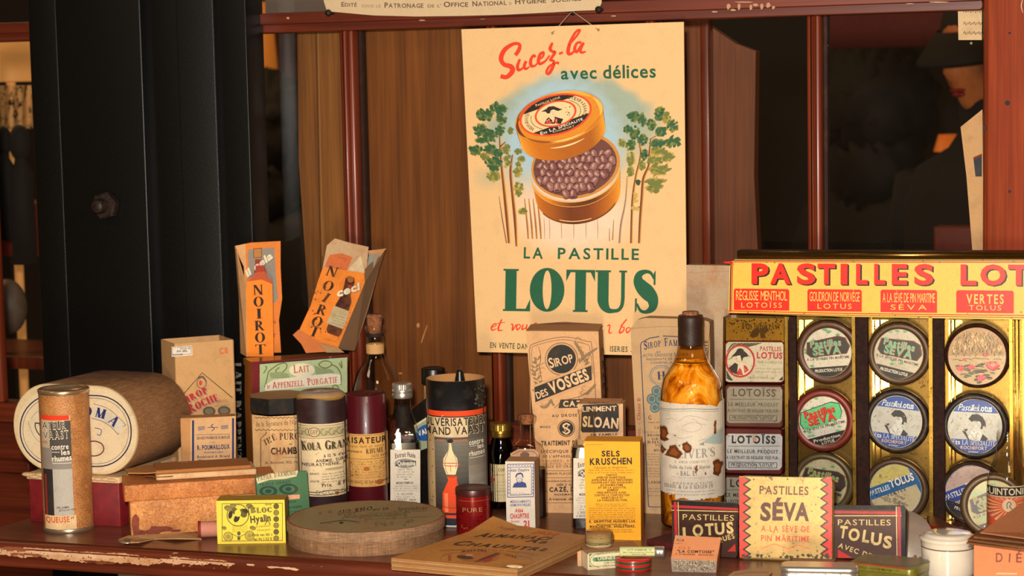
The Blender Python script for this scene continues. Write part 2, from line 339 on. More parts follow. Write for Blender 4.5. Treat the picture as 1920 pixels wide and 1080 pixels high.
    for a, b in (('É', 'E'), ('È', 'E')): G[a] = G[b]+ST([(.2, 1.08, .06), (.42 if a == 'É' else .1, 1.22, .1)], 2)
    out = {}
    for k, p in G.items():
        if isinstance(p, tuple): out[k] = p; continue
        vs = []; fs = []; x0 = min(a for q in p for a, b in q); x1 = max(a for q in p for a, b in q)
        for q in p: b = len(vs); vs += [(u_-x0, v_) for u_, v_ in q]; fs.append(list(range(b, b+len(q))))
        out[k] = (vs, fs, x1-x0)
    return out
SERIF = {'serif': serif_font(.2), 'heavy': serif_font(.27, .06, .05), 'light': serif_font(.11, .05, .06), 'slab': serif_font(.16, .1, .07, .08)}
def glyph(ch, font):
    if font in SERIF:
        if ch in SERIF[font]: return SERIF[font][ch]
        font = 'bold'
    off = {'thin': 0, 'bold': .02, 'black': .04}[font]
    return GL.get((off, ch)) or GL[(off, '.')]
def layout(s, font, gap, small=0):
    out = []; x = 0; first = True
    for i, ch in enumerate(s):
        if ch == ' ': x += .42+gap; first = True; continue
        k = 1.0
        if small and not first: k = small
        vs, fs, w_ = glyph(ch, font); out.append(([(x+a*k, b*k) for a, b in vs], fs)); x += w_*k+gap; first = False
        if ch in ".'": first = True
    return out, x-gap
class P:
    """printing on a surface: everything is drawn where the sight line of the photo meets the real face"""
    def __init__(s, surf, mb, m=0, lo=None, hi=None, strip=None, base=.00004, step=.000012):
        s.surf = surf; s.mb = mb; s.m = m; s.lo = lo; s.hi = hi; s.strip = strip; s.off = base; s.step = step; s.L = 0
    def quads(s, polys, c, lift=True, cols=None, spread=6):
        if lift: s.L += 1
        off = s.off+s.step*s.L
        if len(polys) > 8 and spread == 6: spread = 12; s.L += 1
        for i, q in enumerate(polys):
            for p in s.cut(q):
                if len(p) < 3: continue
                s.mb.add([s.surf(x, y, off+(i % spread)*.0000019) for x, y in p], [list(range(len(p)))], cols[i] if cols else c, s.m)
    def cut(s, q):
        if s.lo is None: return [q]
        out = []; xs = [a for a, b in q]; a, b = max(min(xs), s.lo), min(max(xs), s.hi)
        if a >= b: return []
        if s.strip:
            g0 = getattr(s, 'g0', 0); i0, i1 = math.floor((a-g0)/s.strip+1e-9), math.ceil((b-g0)/s.strip-1e-9); C_ = [(max(a, g0+i*s.strip), min(b, g0+(i+1)*s.strip)) for i in range(i0, i1)]
        else: C_ = [(a, b)]
        for l, r in C_:
            if r-l < 1e-7: continue
            p = q
            for lim, sg in ((l, 1), (r, -1)):
                o = []
                for j in range(len(p)):
                    A, B = p[j-1], p[j]; ia, ib = sg*(A[0]-lim) >= -1e-9, sg*(B[0]-lim) >= -1e-9
                    if ia != ib and abs(A[0]-B[0]) > 1e-12:
                        t = (lim-A[0])/(B[0]-A[0]); o.append((lim, A[1]+(B[1]-A[1])*t))
                    if ib: o.append(B)
                p = o
                if len(p) < 3: break
            if len(p) >= 3: out.append(p)
        return out
    def poly(s, pts, c): s.quads([pts], c)
    def rect(s, x0, y0, x1, y1, c, sl=0): s.quads([[(x0, y0), (x1, y0+sl), (x1, y1+sl), (x0, y1)]], c)
    def frame(s, x0, y0, x1, y1, w_, c, sl=0):
        s.quads([[(x0, y0), (x1, y0+sl), (x1, y0+sl+w_), (x0, y0+w_)], [(x0, y1-w_), (x1, y1-w_+sl), (x1, y1+sl), (x0, y1)],
                 [(x0, y0), (x0+w_, y0), (x0+w_, y1), (x0, y1)], [(x1-w_, y0+sl), (x1, y0+sl), (x1, y1+sl), (x1-w_, y1+sl)]], c)
    def ell(s, cx, cy, rx, ry, c, n=28, rot=0, a0=0, a1=360):
        R = math.radians(rot); P_ = []
        if a1-a0 < 360: P_.append((cx, cy)) if a1-a0 != 180 else None
        for i in range(n+(a1-a0 < 360)):
            t = math.radians(a0+(a1-a0)*i/n); a, b = rx*math.cos(t), ry*math.sin(t)
            P_.append((cx+a*math.cos(R)-b*math.sin(R), cy+a*math.sin(R)+b*math.cos(R)))
        if s.lo is not None or True: s.quads([P_], c)
    def ring(s, cx, cy, rx, ry, w_, c, rot=0, a0=0, a1=360, n=36):
        R = math.radians(rot); o = []
        def p(t, k): a, b = (rx-k)*math.cos(t), (ry-k)*math.sin(t); return (cx+a*math.cos(R)-b*math.sin(R), cy+a*math.sin(R)+b*math.cos(R))
        for i in range(n):
            t0, t1 = math.radians(a0+(a1-a0)*i/n), math.radians(a0+(a1-a0)*(i+1)/n); o.append([p(t0, 0), p(t1, 0), p(t1, w_), p(t0, w_)])
        s.quads(o, c)
    def line(s, pts, w_, c, smooth=False, n=5):
        P_ = [(a, b, w_) for a, b in pts]
        s.quads(ST(P_, n if smooth else 1), c)
    def brush(s, pts, c, n=6, lift=True): s.quads(ST(pts, n), c, lift)
    def text(s, t, x0, y0, x1, y1, h, c, font='bold', gap=.12, shear=0, sag=0, small=0, flare=0, lift=True):
        g, W = layout(t, font, gap, small); L = math.hypot(x1-x0, y1-y0); ex, ey = (x1-x0)/L, (y1-y0)/L; nx, ny = ey, -ex
        qs = []
        for vs, fs in g:
            P_ = []
            for a, b in vs:
                u = a/W; hh = h*(1+flare*(2*u-1)); k = u*L+b*hh*shear; rise = b*hh+sag*4*u*(1-u)
                P_.append((x0+ex*k+nx*rise, y0+ey*k+ny*rise))
            for f in fs: qs.append([P_[i] for i in f])
        s.quads(qs, c, lift)
    def vtext(s, t, x0, y0, x1, y1, h, c, font='bold', gap=.12):
        """letters stacked one under the other from (x0,y0) to (x1,y1), h = letter width"""
        n = len(t); dx, dy = (x1-x0), (y1-y0); L = math.hypot(dx, dy); dx /= L; dy /= L; ch = L/n*.84; qs = []
        for i, q in enumerate(t):
            vs, fs, w_ = glyph(q, font); a = i*L/n+ch
            k = h if q not in 'I' else h*.55
            P_ = [(x0+dx*(a-b*ch)+dy*((u/w_-.5)*k), y0+dy*(a-b*ch)-dx*((u/w_-.5)*k)) for u, b in vs]
            for f in fs: qs.append([P_[j] for j in f])
        s.quads(qs, c)
    def micro(s, x0, x1, ys, h, c, sl=0, seed=1, ragged=.0, words=None, font='thin'):
        """lines of small print"""
        rnd = random.Random(seed); W = words or "préparation pour les enfants dans toutes pharmacies une cuillerée deux fois par jour avant les repas dans un verre eau sucrée contre la toux et les rhumes flacon modèle dose suivant avis du médecin extrait des plantes".split()
        n = len(W); k = rnd.randrange(n)
        for y in ys:
            a, b = x0+(x1-x0)*ragged*rnd.random(), x1-(x1-x0)*ragged*rnd.random(); need = (b-a)/h/.72; t = ''
            while len(t) < need: t += W[k % n]+' '; k += 1
            s.text(t[:max(2, int(need))].strip(), a, y+sl*(a-x0), b, y+sl*(b-x0), h, c, font, .14, lift=(y == ys[0]))
    def specks(s, fn, n, c, r0, r1, seed=1):
        rnd = random.Random(seed); qs = []
        for i in range(n):
            x, y = fn(rnd); r = r0+(r1-r0)*rnd.random(); a = rnd.random()*6
            qs.append([(x+r*math.cos(a+j*1.05)*(.6+.6*rnd.random()), y+r*math.sin(a+j*1.05)*(.6+.6*rnd.random())) for j in range(6)])
        s.quads(qs, c)
def flat(p, n):
    n = n.normalized(); return lambda x, y, o: onplane(x, y, p, n)+n*o
# ------------------------------------------------------------------ placing by the base seen in the photo
class BX:
    """a carton: front bottom edge from pixel bl to pixel br on a surface of height z0"""
    def __init__(s, bl, br, ytop, D, z0=0.0, lean=0, xt=None, push=0):
        a, b = ground(*bl, z0), ground(*br, z0)
        if push: h = hdir((a+b)/2); a += h*push; b += h*push
        s.u = (b-a).normalized(); s.n = s.u.cross(V((0, 0, 1))).normalized()
        if s.n.dot(CAM-a) < 0: s.n = -s.n
        s.W = (b-a).length; s.D = D; s.o = a
        s.w = (V((0, 0, 1))*math.cos(lean)-s.n*math.sin(lean)).normalized(); s.nf = s.u.cross(s.w).normalized()
        if s.nf.dot(s.n) < 0: s.nf = -s.nf
        s.H = (onplane(bl[0] if xt is None else xt, ytop, a, s.nf)-a).dot(s.w)
        s.c = a+s.u*s.W/2-s.n*D/2
    def surf(s): return flat(s.o, s.nf)
    def side(s, right=True): return flat(s.o+(s.u*s.W if right else V((0, 0, 0))), s.u if right else -s.u)
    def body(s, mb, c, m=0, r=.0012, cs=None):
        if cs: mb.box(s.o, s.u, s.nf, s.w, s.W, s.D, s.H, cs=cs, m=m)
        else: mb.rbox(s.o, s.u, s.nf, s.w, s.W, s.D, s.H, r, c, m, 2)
class CY:
    """an upright round thing: silhouette xl..xr, foot at pixel yb"""
    def __init__(s, xl, xr, yb, z0=0.0, push=0):
        s.xc = (xl+xr)/2; s.f = ground(s.xc, yb, z0); h = hdir(s.f)
        if push: s.f = s.f+h*push
        s.R = (xr-xl)/2*((s.f-CAM).dot(fw))/F; s.c = s.f+h*s.R; s.xl = xl; s.xr = xr; s.ym = yb-60; s.z0 = z0; s.c.z = z0
    def z(s, y): return zat(s.xc, y, s.f)
    def prof(s, pts): h = (s.xr-s.xl)/2; return [(s.R*a/h, s.z(y)) for a, y in pts]
    def P(s, mb, m=0, k=.985, R=None):
        R = R or s.R; pc = (s.xr-s.xl)/2*k*R/s.R; g = 4.0; mem = {}
        def surf(x, y, o):   # along the chords of a fine facet grid, so that layers of ink never cross
            i = math.floor((x-s.xc)/g); a, b = max(s.xc+i*g, s.xc-pc), min(s.xc+(i+1)*g, s.xc+pc)
            if b-a < 1e-6: return raw(x, y, o)
            t = (x-a)/(b-a); return raw(a, y, o)*(1-t)+raw(b, y, o)*t
        def raw(x, y, o):
            xx = s.xc+(x-s.xc)*.9995; d = ray(xx, s.ym); dh = V((d.x, d.y)); c = V((CAM.x-s.c.x, CAM.y-s.c.y)); a = dh.dot(dh); b = dh.dot(c); q = c.dot(c)-(R+o)**2
            t = (-b-math.sqrt(max(b*b-a*q, 0)))/a; return V((CAM.x+d.x*t, CAM.y+d.y*t, zat(s.xc, y, s.f)))
        q = P(surf, mb, m, s.xc-pc, s.xc+pc, g); q.g0 = s.xc; return q
    def lathe(s, mb, prof, **k): mb.lathe(s.c.x, s.c.y, prof, **k)

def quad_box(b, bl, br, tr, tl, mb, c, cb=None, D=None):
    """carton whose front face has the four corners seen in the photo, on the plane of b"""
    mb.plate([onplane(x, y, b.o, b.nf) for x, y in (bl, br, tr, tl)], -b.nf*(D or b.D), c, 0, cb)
# ------------------------------------------------------------------ materials of the place
MAHOG = wood('red_stained_frame_wood', '#4a180a', '#6e280f', '#883a16', 2, .4, 1, .25, .2)
MAHOGX = wood('red_stained_rail_wood', '#44180a', '#64240f', '#7c3214', 0, .42, 1, .25, .12, worn=('#b98f6c', .73))
POSTW = wood('orange_red_post_wood', '#7a2a0c', '#8c3410', '#9c4214', 2, .6, 1, .4, spec=.25)
PINE = wood('brown_pine_board', '#6b4220', '#8a5a2c', '#9c6a36', 2, .5, .8, .3)
PLANK = wood('brown_case_board', '#5e3210', '#764318', '#885020', 2, .5, .6, .3)
TABLE = wood('worn_table_wood', '#4f2614', '#73402a', '#8f5c42', 0, .33, 1, .3, .25, worn=('#a58468', .74))
EDGEW = wood('table_edge_wood', '#3e170c', '#5e2512', '#723019', 0, .4, 1, .4, worn=('#c9a27c', .68))
STEEL = plain('black_painted_steel', '#0a0908', .38, 0, .3, .0, .3, 300, .18)
STEELR = plain('rough_black_steel', '#0f0d0c', .5, 0, .35, 0, .5, 500, .9)
RUST = plain('rusty_bolt', '#3a2a22', .55, .3, .4, 0, .5, 300, .6)
DARK = plain('dark_room_paint', '#140905', .8)
PANE = glassy('window_glass', '#fbf9f5', 1.45, .01, .55)
X_ = V((1, 0, 0)); N_ = V((0, -1, 0)); Z_ = V((0, 0, 1))
def wz(x, y, Y=0): return onY(x, y, Y).z
def wx(x, y, Y=0): return onY(x, y, Y).x
def bar(x0, x1, z0, z1, y0, y1, mat, name, bev=.003, kind=True, parent=None):
    mb = MB(); mb.rbox(V((x0, y0, z0)), X_, N_, Z_, x1-x0, y1-y0, z1-z0, bev, '#ffffff', 0, 2, 'w' if z1-z0 > x1-x0 else 'n')
    o = mb.build(name, mat, parent)
    if kind: o['kind'] = 'structure'
    return o
# table -------------------------------------------------------------
A = ground(0, 1012); B = ground(520, 1044); tu = (B-A).normalized(); tn = V((tu.y, -tu.x, 0))
L0, L1 = A-tu*.25, A+tu*1.35
def ogee(): return [(-.05, 0), (-.006, 0), (-.0045, -.0015), (-.003, -.0022), (0, -.001), (.004, -.0005), (.0075, -.002), (.010, -.006), (.0095, -.012), (.007, -.018), (.0055, -.022), (.0065, -.025), (.006, -.028), (0, -.029)]
mb = MB(); back = [ground(x, y) for x, y in ((-90, 1000), (-30, 994), (0, 988), (30, 980), (60, 970), (95, 955), (125, 938))]
out = [L0, L1, V((L1.x+.1, .0, 0)), V((onY(330, 900, -.0).x, .0, 0)), V((onY(300, 900, -.06).x, -.075, 0)), V((onY(175, 900, -.07).x, -.09, 0))]+back[::-1]
top = [p-tn*.004 if i < 2 else p for i, p in enumerate(out)]
mb.add(top, [list(range(len(top)))], m=0); mb.add([p-Z_*.028 for p in top], [list(range(len(top)))[::-1]], m=0)
n = len(top); mb.add(top+[p-Z_*.028 for p in top], [[i, i+n, (i+1) % n+n, (i+1) % n] for i in range(2, n)])
pr = ogee(); vs = [L0+tn*a+Z_*b for a, b in pr]+[L1+tn*a+Z_*b for a, b in pr]; k = len(pr)
mb.add(vs, [[i, i+k, i+1+k, i+1] for i in range(1, k-1)], m=1, smooth=True)
# bare, chipped strip of the moulding where the varnish has gone
edge = lambda x, y, o: onplane(x, y, A+tn*.0098, tn)+tn*o
pr_ = P(edge, mb, 2)
ysl = lambda x: (x)*.0635
rnd = random.Random(3)
def chip(x0, x1, ya, yb, amp, c, seed):
    r = random.Random(seed); n = max(10, int((x1-x0)/2.2)); a = []; b = []; ph = [r.random()*6 for _ in range(8)]
    fr = lambda x, o: sum(math.sin(x*f_+ph[(k+o) % 8])*g_ for k, (f_, g_) in enumerate(((.045, 1.0), (.11, .7), (.27, .45), (.6, .25))))
    for i in range(n+1):
        t = i/n; x = x0+(x1-x0)*t; env = min(1, 5*t, 5*(1-t))**.6; m_ = (ya+yb)/2
        a.append((x, m_+(ya-m_)*env+ysl(x)+fr(x, 0)*amp*.3+r.uniform(-.4, .4))); b.append((x, m_+(yb-m_)*env+ysl(x)+fr(x, 3)*amp*.6+r.uniform(-.7, .7)))
    pr_.quads([[a[i], a[i+1], b[i+1], b[i]] for i in range(n)], c)
chip(-30, 318, 1024, 1042, 3, '#c79c74', 1); chip(40, 250, 1026, 1035, 2, '#d8b08a', 2); chip(300, 440, 1024, 1035, 3, '#c99f78', 5)
chip(462, 478, 1027, 1031, 2, '#cfa680', 6); chip(500, 560, 1029, 1034, 2, '#cfa680', 7); chip(150, 215, 1040, 1045, 2, '#5c1f10', 8); chip(-20, 55, 1025, 1031, 4, '#8a4a2c', 9); chip(20, 90, 1035, 1039, 3, '#8a4a2c', 12); pr_.specks(lambda r: ((lambda x: (x, r.uniform(1024, 1042)+ysl(x)))(r.uniform(0, 430))), 90, '#8a5436', .5, 2.4, 4)
o = mb.build('display_table', [TABLE, EDGEW, STAIN]); tag(o, 'worn red-brown wooden table with a chipped moulded front edge carrying all the packets', 'table')
# wall frame ------------------------------------------------------------
zt0, zt1 = wz(1000, 46), wz(1000, 27); zb0, zb1 = wz(20, 792), wz(20, 756)
XL, XR = wx(-160, 400), wx(1843, 260)
struct(bar(XL, XR, zt0, zt1, -.002, .034, MAHOGX, 'trim_1', .004)); struct(bar(XL, XR, zt1-.002, zt1+.012, -.010, .03, MAHOGX, 'trim_2', .004))
struct(bar(XL, XR, zb0, zb1, -.002, .034, MAHOGX, 'trim_3', .004))
mb = MB(); pf_ = P(flat(V((0, -.0102, 0)), N_), mb, 0); rc = random.Random(2)
for x, y, w_, h_ in ((1366, 12, 5, 9), (1374, 19, 8, 3), (1386, 13, 4, 8), (1408, 14, 4, 7), (1416, 9, 7, 4), (1428, 12, 4, 9), (1440, 10, 6, 8), (1450, 14, 5, 5), (1396, 4, 30, 2), (1760, 4, 26, 2), (1706, 7, 12, 2), (1340, 22, 10, 2), (905, 36, 8, 2), (792, 38, 10, 2), (1150, 30, 7, 2), (540, 34, 5, 3)):
    pf_.quads([[(x+w_*math.cos(k*.9)*(.5+.4*rc.random()), y+h_*math.sin(k*.9)*(.5+.4*rc.random())) for k in range(7)]], ('#b48c6c', '#8a6450')[int(x) % 2], lift=x == 1366)
struct(mb.build('trim_20', PAPER))
mun = [(637, 676, 250), (918, 951, 720), (1203, 1236, 48), (1511, 1550, 250)]
for i, (a, b, y) in enumerate(mun):
    mb = MB(); x0, x1 = wx(a, y), wx(b-12, y); xm = (x0+x1)/2; H = zt0-zb1; w_ = x1-x0
    mb.rbox(V((x0, .004, zb1)), X_, N_, Z_, w_, .018, H, .004, m=0, seg=3)
    mb.rbox(V((xm-w_*.18, -.004, zb1)), X_, N_, Z_, w_*.4, .02, H, .005, m=0, seg=4)
    o = mb.build('trim_%d' % (4+i), MAHOG); struct(o)
    mb = MB(); mb.box(V((x1, .02, zb1)), X_, N_, Z_, .004, .012, H, '#2a120a'); o = mb.build('trim_%d' % (10+i), printed('muntin_shade_%d' % i, .8)); struct(o)  # dark strip stands for the shadow along each muntin's right side
o = bar(wx(-160, 400), wx(-14, 400), zb1, zt0, .004, .02, MAHOG, 'trim_8', .004)
# low panelling and dado behind the table
o = bar(XL, XR+.4, -.9, zb0, .012, .05, wood('low_panel_wood', '#3c1408', '#5a200e', '#6c2a12', 0, .4, 1, .25, .2), 'wall_back', .001)
bar(XL, wx(60, 900), -.012, .004, -.006, .02, MAHOGX, 'baseboard_back', .004)
# post on the right
mb = MB(); x0 = wx(1851, 260); mb.rbox(V((x0, -.008, zb0)), X_, N_, Z_, .35, .05, 1.1, .003, seg=2)
mb.rbox(V((wx(1843, 260), -.003, zb0)), X_, N_, Z_, .012, .04, 1.1, .004, m=1, seg=2)
pp = P(flat(V((x0, -.008, 0)), N_), mb, 2)
for x, y, r in ((1889, 193, 5), (1846, 240, 4), (1893, 359, 3), (1893, 62, 2.5)): pp.ell(x, y, r, r, '#2c211f', 10)
pp.brush([(1917, 0, 1.5), (1915, 12, 2), (1918, 24, 1)], '#b9a590')
o = mb.build('wall_right', [POSTW, MAHOG, PAPER]); struct(o)
# panes (with thickness)
gx = [wx(3, 400), wx(637, 250), wx(918, 720), wx(1203, 48), wx(1511, 250), wx(1843, 260)]; gw = [0, wx(676, 250), wx(951, 720), wx(1236, 48), wx(1550, 250)]
gl = [(gx[0], gx[1]), (gw[1], gx[2]), (gw[2], gx[3]), (gw[3], gx[4]), (gw[4], gx[5])]
for i, (a, b) in enumerate(gl):
    mb = MB(); mb.box(V((a-.002, .016, zb1-.003)), X_, N_, Z_, b-a+.004, .002, zt0-zb1+.006); o = mb.build('window_%d' % (i+1), PANE); struct(o)
# upper lights of the window
mb = MB(); mb.box(V((XL, .016, zt1+.01)), X_, N_, Z_, XR-XL, .002, .3); o = mb.build('window_6', PANE); struct(o)
mb = MB(); mb.box(V((wx(462, 10), .05, zt1-.01)), X_, N_, Z_, wx(616, 10)-wx(462, 10), .01, .2, '#6b6058'); o = mb.build('trim_9', PAPER); struct(o)
# the room beyond
mb = MB(); mb.box(V((-5, 4.2, -.9)), X_, N_, Z_, 9, .1, 3.2); struct(mb.build('wall_far', DARK))
mb = MB(); mb.box(V((-5, .06, -1.0)), X_, N_, Z_, 9, -4.2, .1, m=0); struct(mb.build('floor', plain('dark_floor', '#1c0f08', .5)))
mb = MB(); mb.box(V((-5, .06, 2.3)), X_, N_, Z_, 9, -4.2, .05); struct(mb.build('ceiling', DARK))
# boards standing behind the panes ------------------------------------------------
def board(name, label, pts, Y, D, mat, extra=None):
    q = [onY(x, y, Y) for x, y in pts]; n = len(q); mb = MB()
    mb.add(q+[p+V((0, D, 0)) for p in q], [list(range(n)), list(range(n, 2*n))[::-1]]+[[i, (i+1) % n, (i+1) % n+n, i+n] for i in range(n)])
    if extra: extra(mb)
    return tag(mb.build(name, mat), label, 'board')
def groove(mb):
    p = P(flat(V((0, .05, 0)), N_), mb, 1); p.line([(592, 45), (601, 480), (604, 800)], 1.6, '#3a2410'); p.line([(596, 45), (605, 480)], 2, '#9a6f44')
board('pine_board', 'narrow brown pine board with a groove behind the glass, right of the black column', [(557, 30), (560, 300), (578, 560), (585, 880), (668, 880), (668, 30)], .05, .02, [PINE, PAPER], groove)
def scr(mb):
    p = P(flat(V((0, .045, 0)), N_), mb, 1); p.brush([(801, 610, 1.5), (794, 630, 2.5), (790, 643, 1.5)], '#b9855a'); p.ell(784, 610, 3, 4.5, '#c09060', 8); p.ell(751, 700, 4, 2, '#b08050', 8)
board('case_board', 'wide brown wooden board behind the glass beside the left edge of the hanging poster', [(676, 30), (676, 900), (1240, 900), (1240, 30)], .045, .02, [PLANK, PAPER], scr)
board('leaning_board', 'orange-brown board with a sloping top behind the glass just right of the poster', [(1236, 20), (1236, 860), (1424, 860), (1421, 480), (1414, 330), (1417, 96), (1380, 82), (1325, 45), (1310, 20)], .16, .02, wood('dark_orange_board', '#4e240c', '#6e3612', '#7e4016', 2, .5, .6, .3))
mb = MB(); mb.rbox(onY(1316, 480, .14)-V((0, 0, .1)), X_, N_, Z_, .012, .02, .42, .003)
tag(mb.build('thin_batten', MAHOG), 'thin dark upright batten in front of the sloping board behind the glass', 'batten')
# black steel column -----------------------------------------------------------
Yp = -.06
col_t = thing('steel_column', 'tall black painted steel column with stepped flanges and one bolt, left of the window', 'column', (onY(260, 900, Yp).x, Yp+.03, -.9))
def flange(xa, xb, y, Y0, D, name, mat, r=.002):
    mb = MB(); a, b = wx(xa, y, Y0), wx(xb, y, Y0); mb.rbox(V((a, Y0, -.9)), X_, N_, Z_, b-a, D, 2.1, r, seg=3); return mb.build(name, mat, col_t)
flange(62, 116, 270, Yp+.012, .05, 'side_flange', STEEL, .003); flange(113, 272, 270, Yp, .05, 'front_plate', STEEL, .0022)
flange(276, 350, 270, Yp+.012, .045, 'web_plate', STEEL); flange(338, 408, 270, Yp+.004, .05, 'rough_plate', STEELR, .002); flange(405, 468, 270, Yp+.012, .045, 'rear_flange', STEEL, .001)
c = onY(203, 385, Yp-.001)
mb = MB(); M = Matrix.Translation(c) @ Matrix.Rotation(math.radians(90), 4, 'X')
mb.lathe(0, 0, [(.0165, 0), (.018, .002), (.018, .011), (.0155, .0135), (0, .0135)], seg=6, smooth=False, M=M @ Matrix.Rotation(.25, 4, 'Z')); nut = mb.build('nut', RUST, col_t)
mb = MB(); mb.lathe(0, 0, [(.0085, .01), (.0085, .026), (.007, .028), (0, .028)], seg=20, M=M @ Matrix.Translation((0, 0, 0))); 
for i in range(5): mb.lathe(0, 0, [(.0085, .0145+i*.0023), (.0092, .0155+i*.0023), (.0085, .0165+i*.0023)], seg=20, M=M)
mb.build('bolt_shank', RUST, nut)
# people and things seen dimly through the panes -----------------------------------
SKIN = plain('skin', '#c8743c', .6, var=.1); LIPS = plain('red_lips', '#8a1a12', .4); COAT = plain('dark_coat', '#0c0908', .85, var=.5, scale=30); HAIR = plain('dark_hair', '#0a0604', .8, var=.6, scale=60, bmp=.6)
EYE = plain('eye_dark', '#120a06', .3)
def along(x, y, D): return CAM+ray(x, y)*D
def person(label, x, y, D, yaw, hair='bushy', coat=COAT, tilt=0, s=1.0, skin=SKIN):
    """x, y = middle of the head"""
    c = along(x, y, D); t = thing('person', label, 'person', (c.x, c.y, -.9)); R = Matrix.Rotation(yaw, 4, 'Z') @ Matrix.Rotation(tilt, 4, 'X')
    T_ = lambda p: c+(R @ (V(p)*s))
    # body, one surface: neck, shoulders, trunk, hips, legs
    mb = MB(); sec = [(.000, .062, .058, -.08), (.005, .058, .06, -.13), (.01, .10, .07, -.165), (.015, .19, .10, -.20), (.015, .215, .12, -.26), (.01, .20, .13, -.36), (.0, .17, .12, -.55), (.0, .18, .13, -.70), (.0, .19, .14, -.80), (0, .17, .13, -1.1), (0, .12, .10, -1.3), (0, .09, .09, -(c.z+.9)/s)]
    vs = [];  n = 20
    for dy, a, b, z in sec:
        for k in range(n):
            q = 2*math.pi*k/n; vs.append(c+(Matrix.Rotation(yaw, 4, 'Z') @ (V((a*math.cos(q), dy+b*math.sin(q), z))*s)))
    mb.add(vs, [[i*n+k, (i+1)*n+k, (i+1)*n+(k+1) % n, i*n+(k+1) % n] for i in range(len(sec)-1) for k in range(n)], smooth=True)
    for sg in (-1, 1):   # arms
        pts = [(sg*.19, .01, -.23), (sg*.235, .02, -.34), (sg*.25, .01, -.5), (sg*.22, -.08, -.66), (sg*.16, -.16, -.72)]
        mb.tube([c+(Matrix.Rotation(yaw, 4, 'Z') @ (V(p)*s)) for p in pts], .05, rs=[.06*s, .055*s, .045*s, .038*s, .03*s], seg=10)
    mb.build('clothed_body', coat, t)
    mb = MB()
    def fn(d):   # skull with brow, nose, chin; face looks along -y
        f = 1.0
        if d.y < 0:
            a = abs(d.x); z = d.z
            f += .22*max(0, 1-a/.17)*max(0, 1-abs(z+.12)/.22)      # nose
            f -= .10*max(0, 1-abs(a-.33)/.18)*max(0, 1-abs(z-.08)/.14)  # eye sockets
            f += .10*max(0, 1-a/.3)*max(0, 1-abs(z+.62)/.2)  # chin
            f += .06*max(0, 1-a/.2)*max(0, 1-abs(z+.38)/.08)
        f -= .16*max(0, -d.z-.2)*abs(d.x)
        return f
    vs0 = len(mb.v); mb.ball((0, 0, 0), .078, .095, .118, seg=40, rings=32, fn=fn)
    for sg in (-1, 1): mb.ball((sg*.079, .01, -.01), .012, .02, .032, seg=10, rings=8)
    mb.v = [T_(p) for p in mb.v]; hd = mb.build('head', skin, t)
    mb = MB(); mb.ball((0, -.088, -.050), .020, .008, .0042, seg=16, rings=8); mb.ball((0, -.087, -.057), .016, .008, .005, seg=16, rings=8); mb.v = [T_(p) for p in mb.v]; mb.build('lips', LIPS, hd)
    mb = MB()
    for sg in (-1, 1):
        mb = MB(); mb.ball((sg*.03, -.083, .012), .010, .006, .005, seg=12, rings=8); mb.v = [T_(p) for p in mb.v]; mb.build('eye', EYE, hd)
    mb = MB(); rn = random.Random(int(x))
    if hair == 'bushy':
        fh = lambda d: 1+.10*math.sin(d.x*17+d.z*9)*math.sin(d.y*13+2)+.06*math.sin(d.z*31+d.x*22)
        mb.ball((0, .035, .02), .135, .135, .155, seg=40, rings=28, fn=fh); mb.ball((0, .05, -.11), .12, .10, .13, seg=30, rings=20, fn=fh)
    elif hair == 'hat':
        mb.ball((0, .02, .035), .092, .105, .105, seg=32, rings=20); mb.lathe(0, 0, [(.09, .035), (.13, -.004), (.132, .002), (.09, .05)], seg=32)
    else: mb.ball((0, .025, .02), .09, .1, .125, seg=30, rings=20)
    mb.v = [T_(p) for p in mb.v]; mb.build('hair' if hair != 'hat' else 'hat', HAIR, t)
    return t
person('person with bushy dark hair seen from behind through the pane beside the column', 514, 262, 5.2, 3.0, 'bushy')
person('person in dark clothes with bushy hair, dim in the middle of the right pane', 1668, 215, 4.8, 2.6, 'bushy')
person('person with red lips and a dark hat, at the far right behind the glass', 1862, 97, 3.5, math.radians(-42), 'hat', tilt=.18)
# lit things beyond
def glow(name, label, cat, c, e, build):
    m = bpy.data.materials.new(name); m.use_nodes = True; p = m.node_tree.nodes['Principled BSDF']; p.inputs['Base Color'].default_value = (*lin(c), 1)
    p.inputs['Emission Color'].default_value = (*lin(c), 1); p.inputs['Emission Strength'].default_value = e
    mb = MB(); build(mb); return tag(mb.build(name, m), label, cat)
def shade(x, y, D, r0, r1, h): 
    def f(mb): c = along(x, y, D); mb.lathe(c.x, c.y, [(.008, -.9), (.008, c.z+h*.3)], seg=8); mb.lathe(c.x, c.y, [(.09, -.9), (.09, -.89), (0, -.885)], seg=16); mb.lathe(c.x, c.y, [(r0, c.z-h/2), (r1, c.z+h/2), (r1*.96, c.z+h/2), (r0*.96, c.z-h/2), (r0, c.z-h/2)], seg=32)
    return f
glow('lamp_shade', 'warm lit lamp shade behind the bushy hair beside the column', 'lamp', '#f0a040', .9, shade(487, 190, 5.8, .055, .03, .16))
glow('lit_column_lamp', 'tall warm lit lamp high in the pane beside the column', 'lamp', '#b06a28', .5, shade(487, 80, 5.6, .05, .035, .22))
glow('paper_lantern', 'warm orange lit lantern at the top of the far left pane', 'lamp', '#c88a48', .45, shade(18, 100, 3.6, .075, .06, .1))
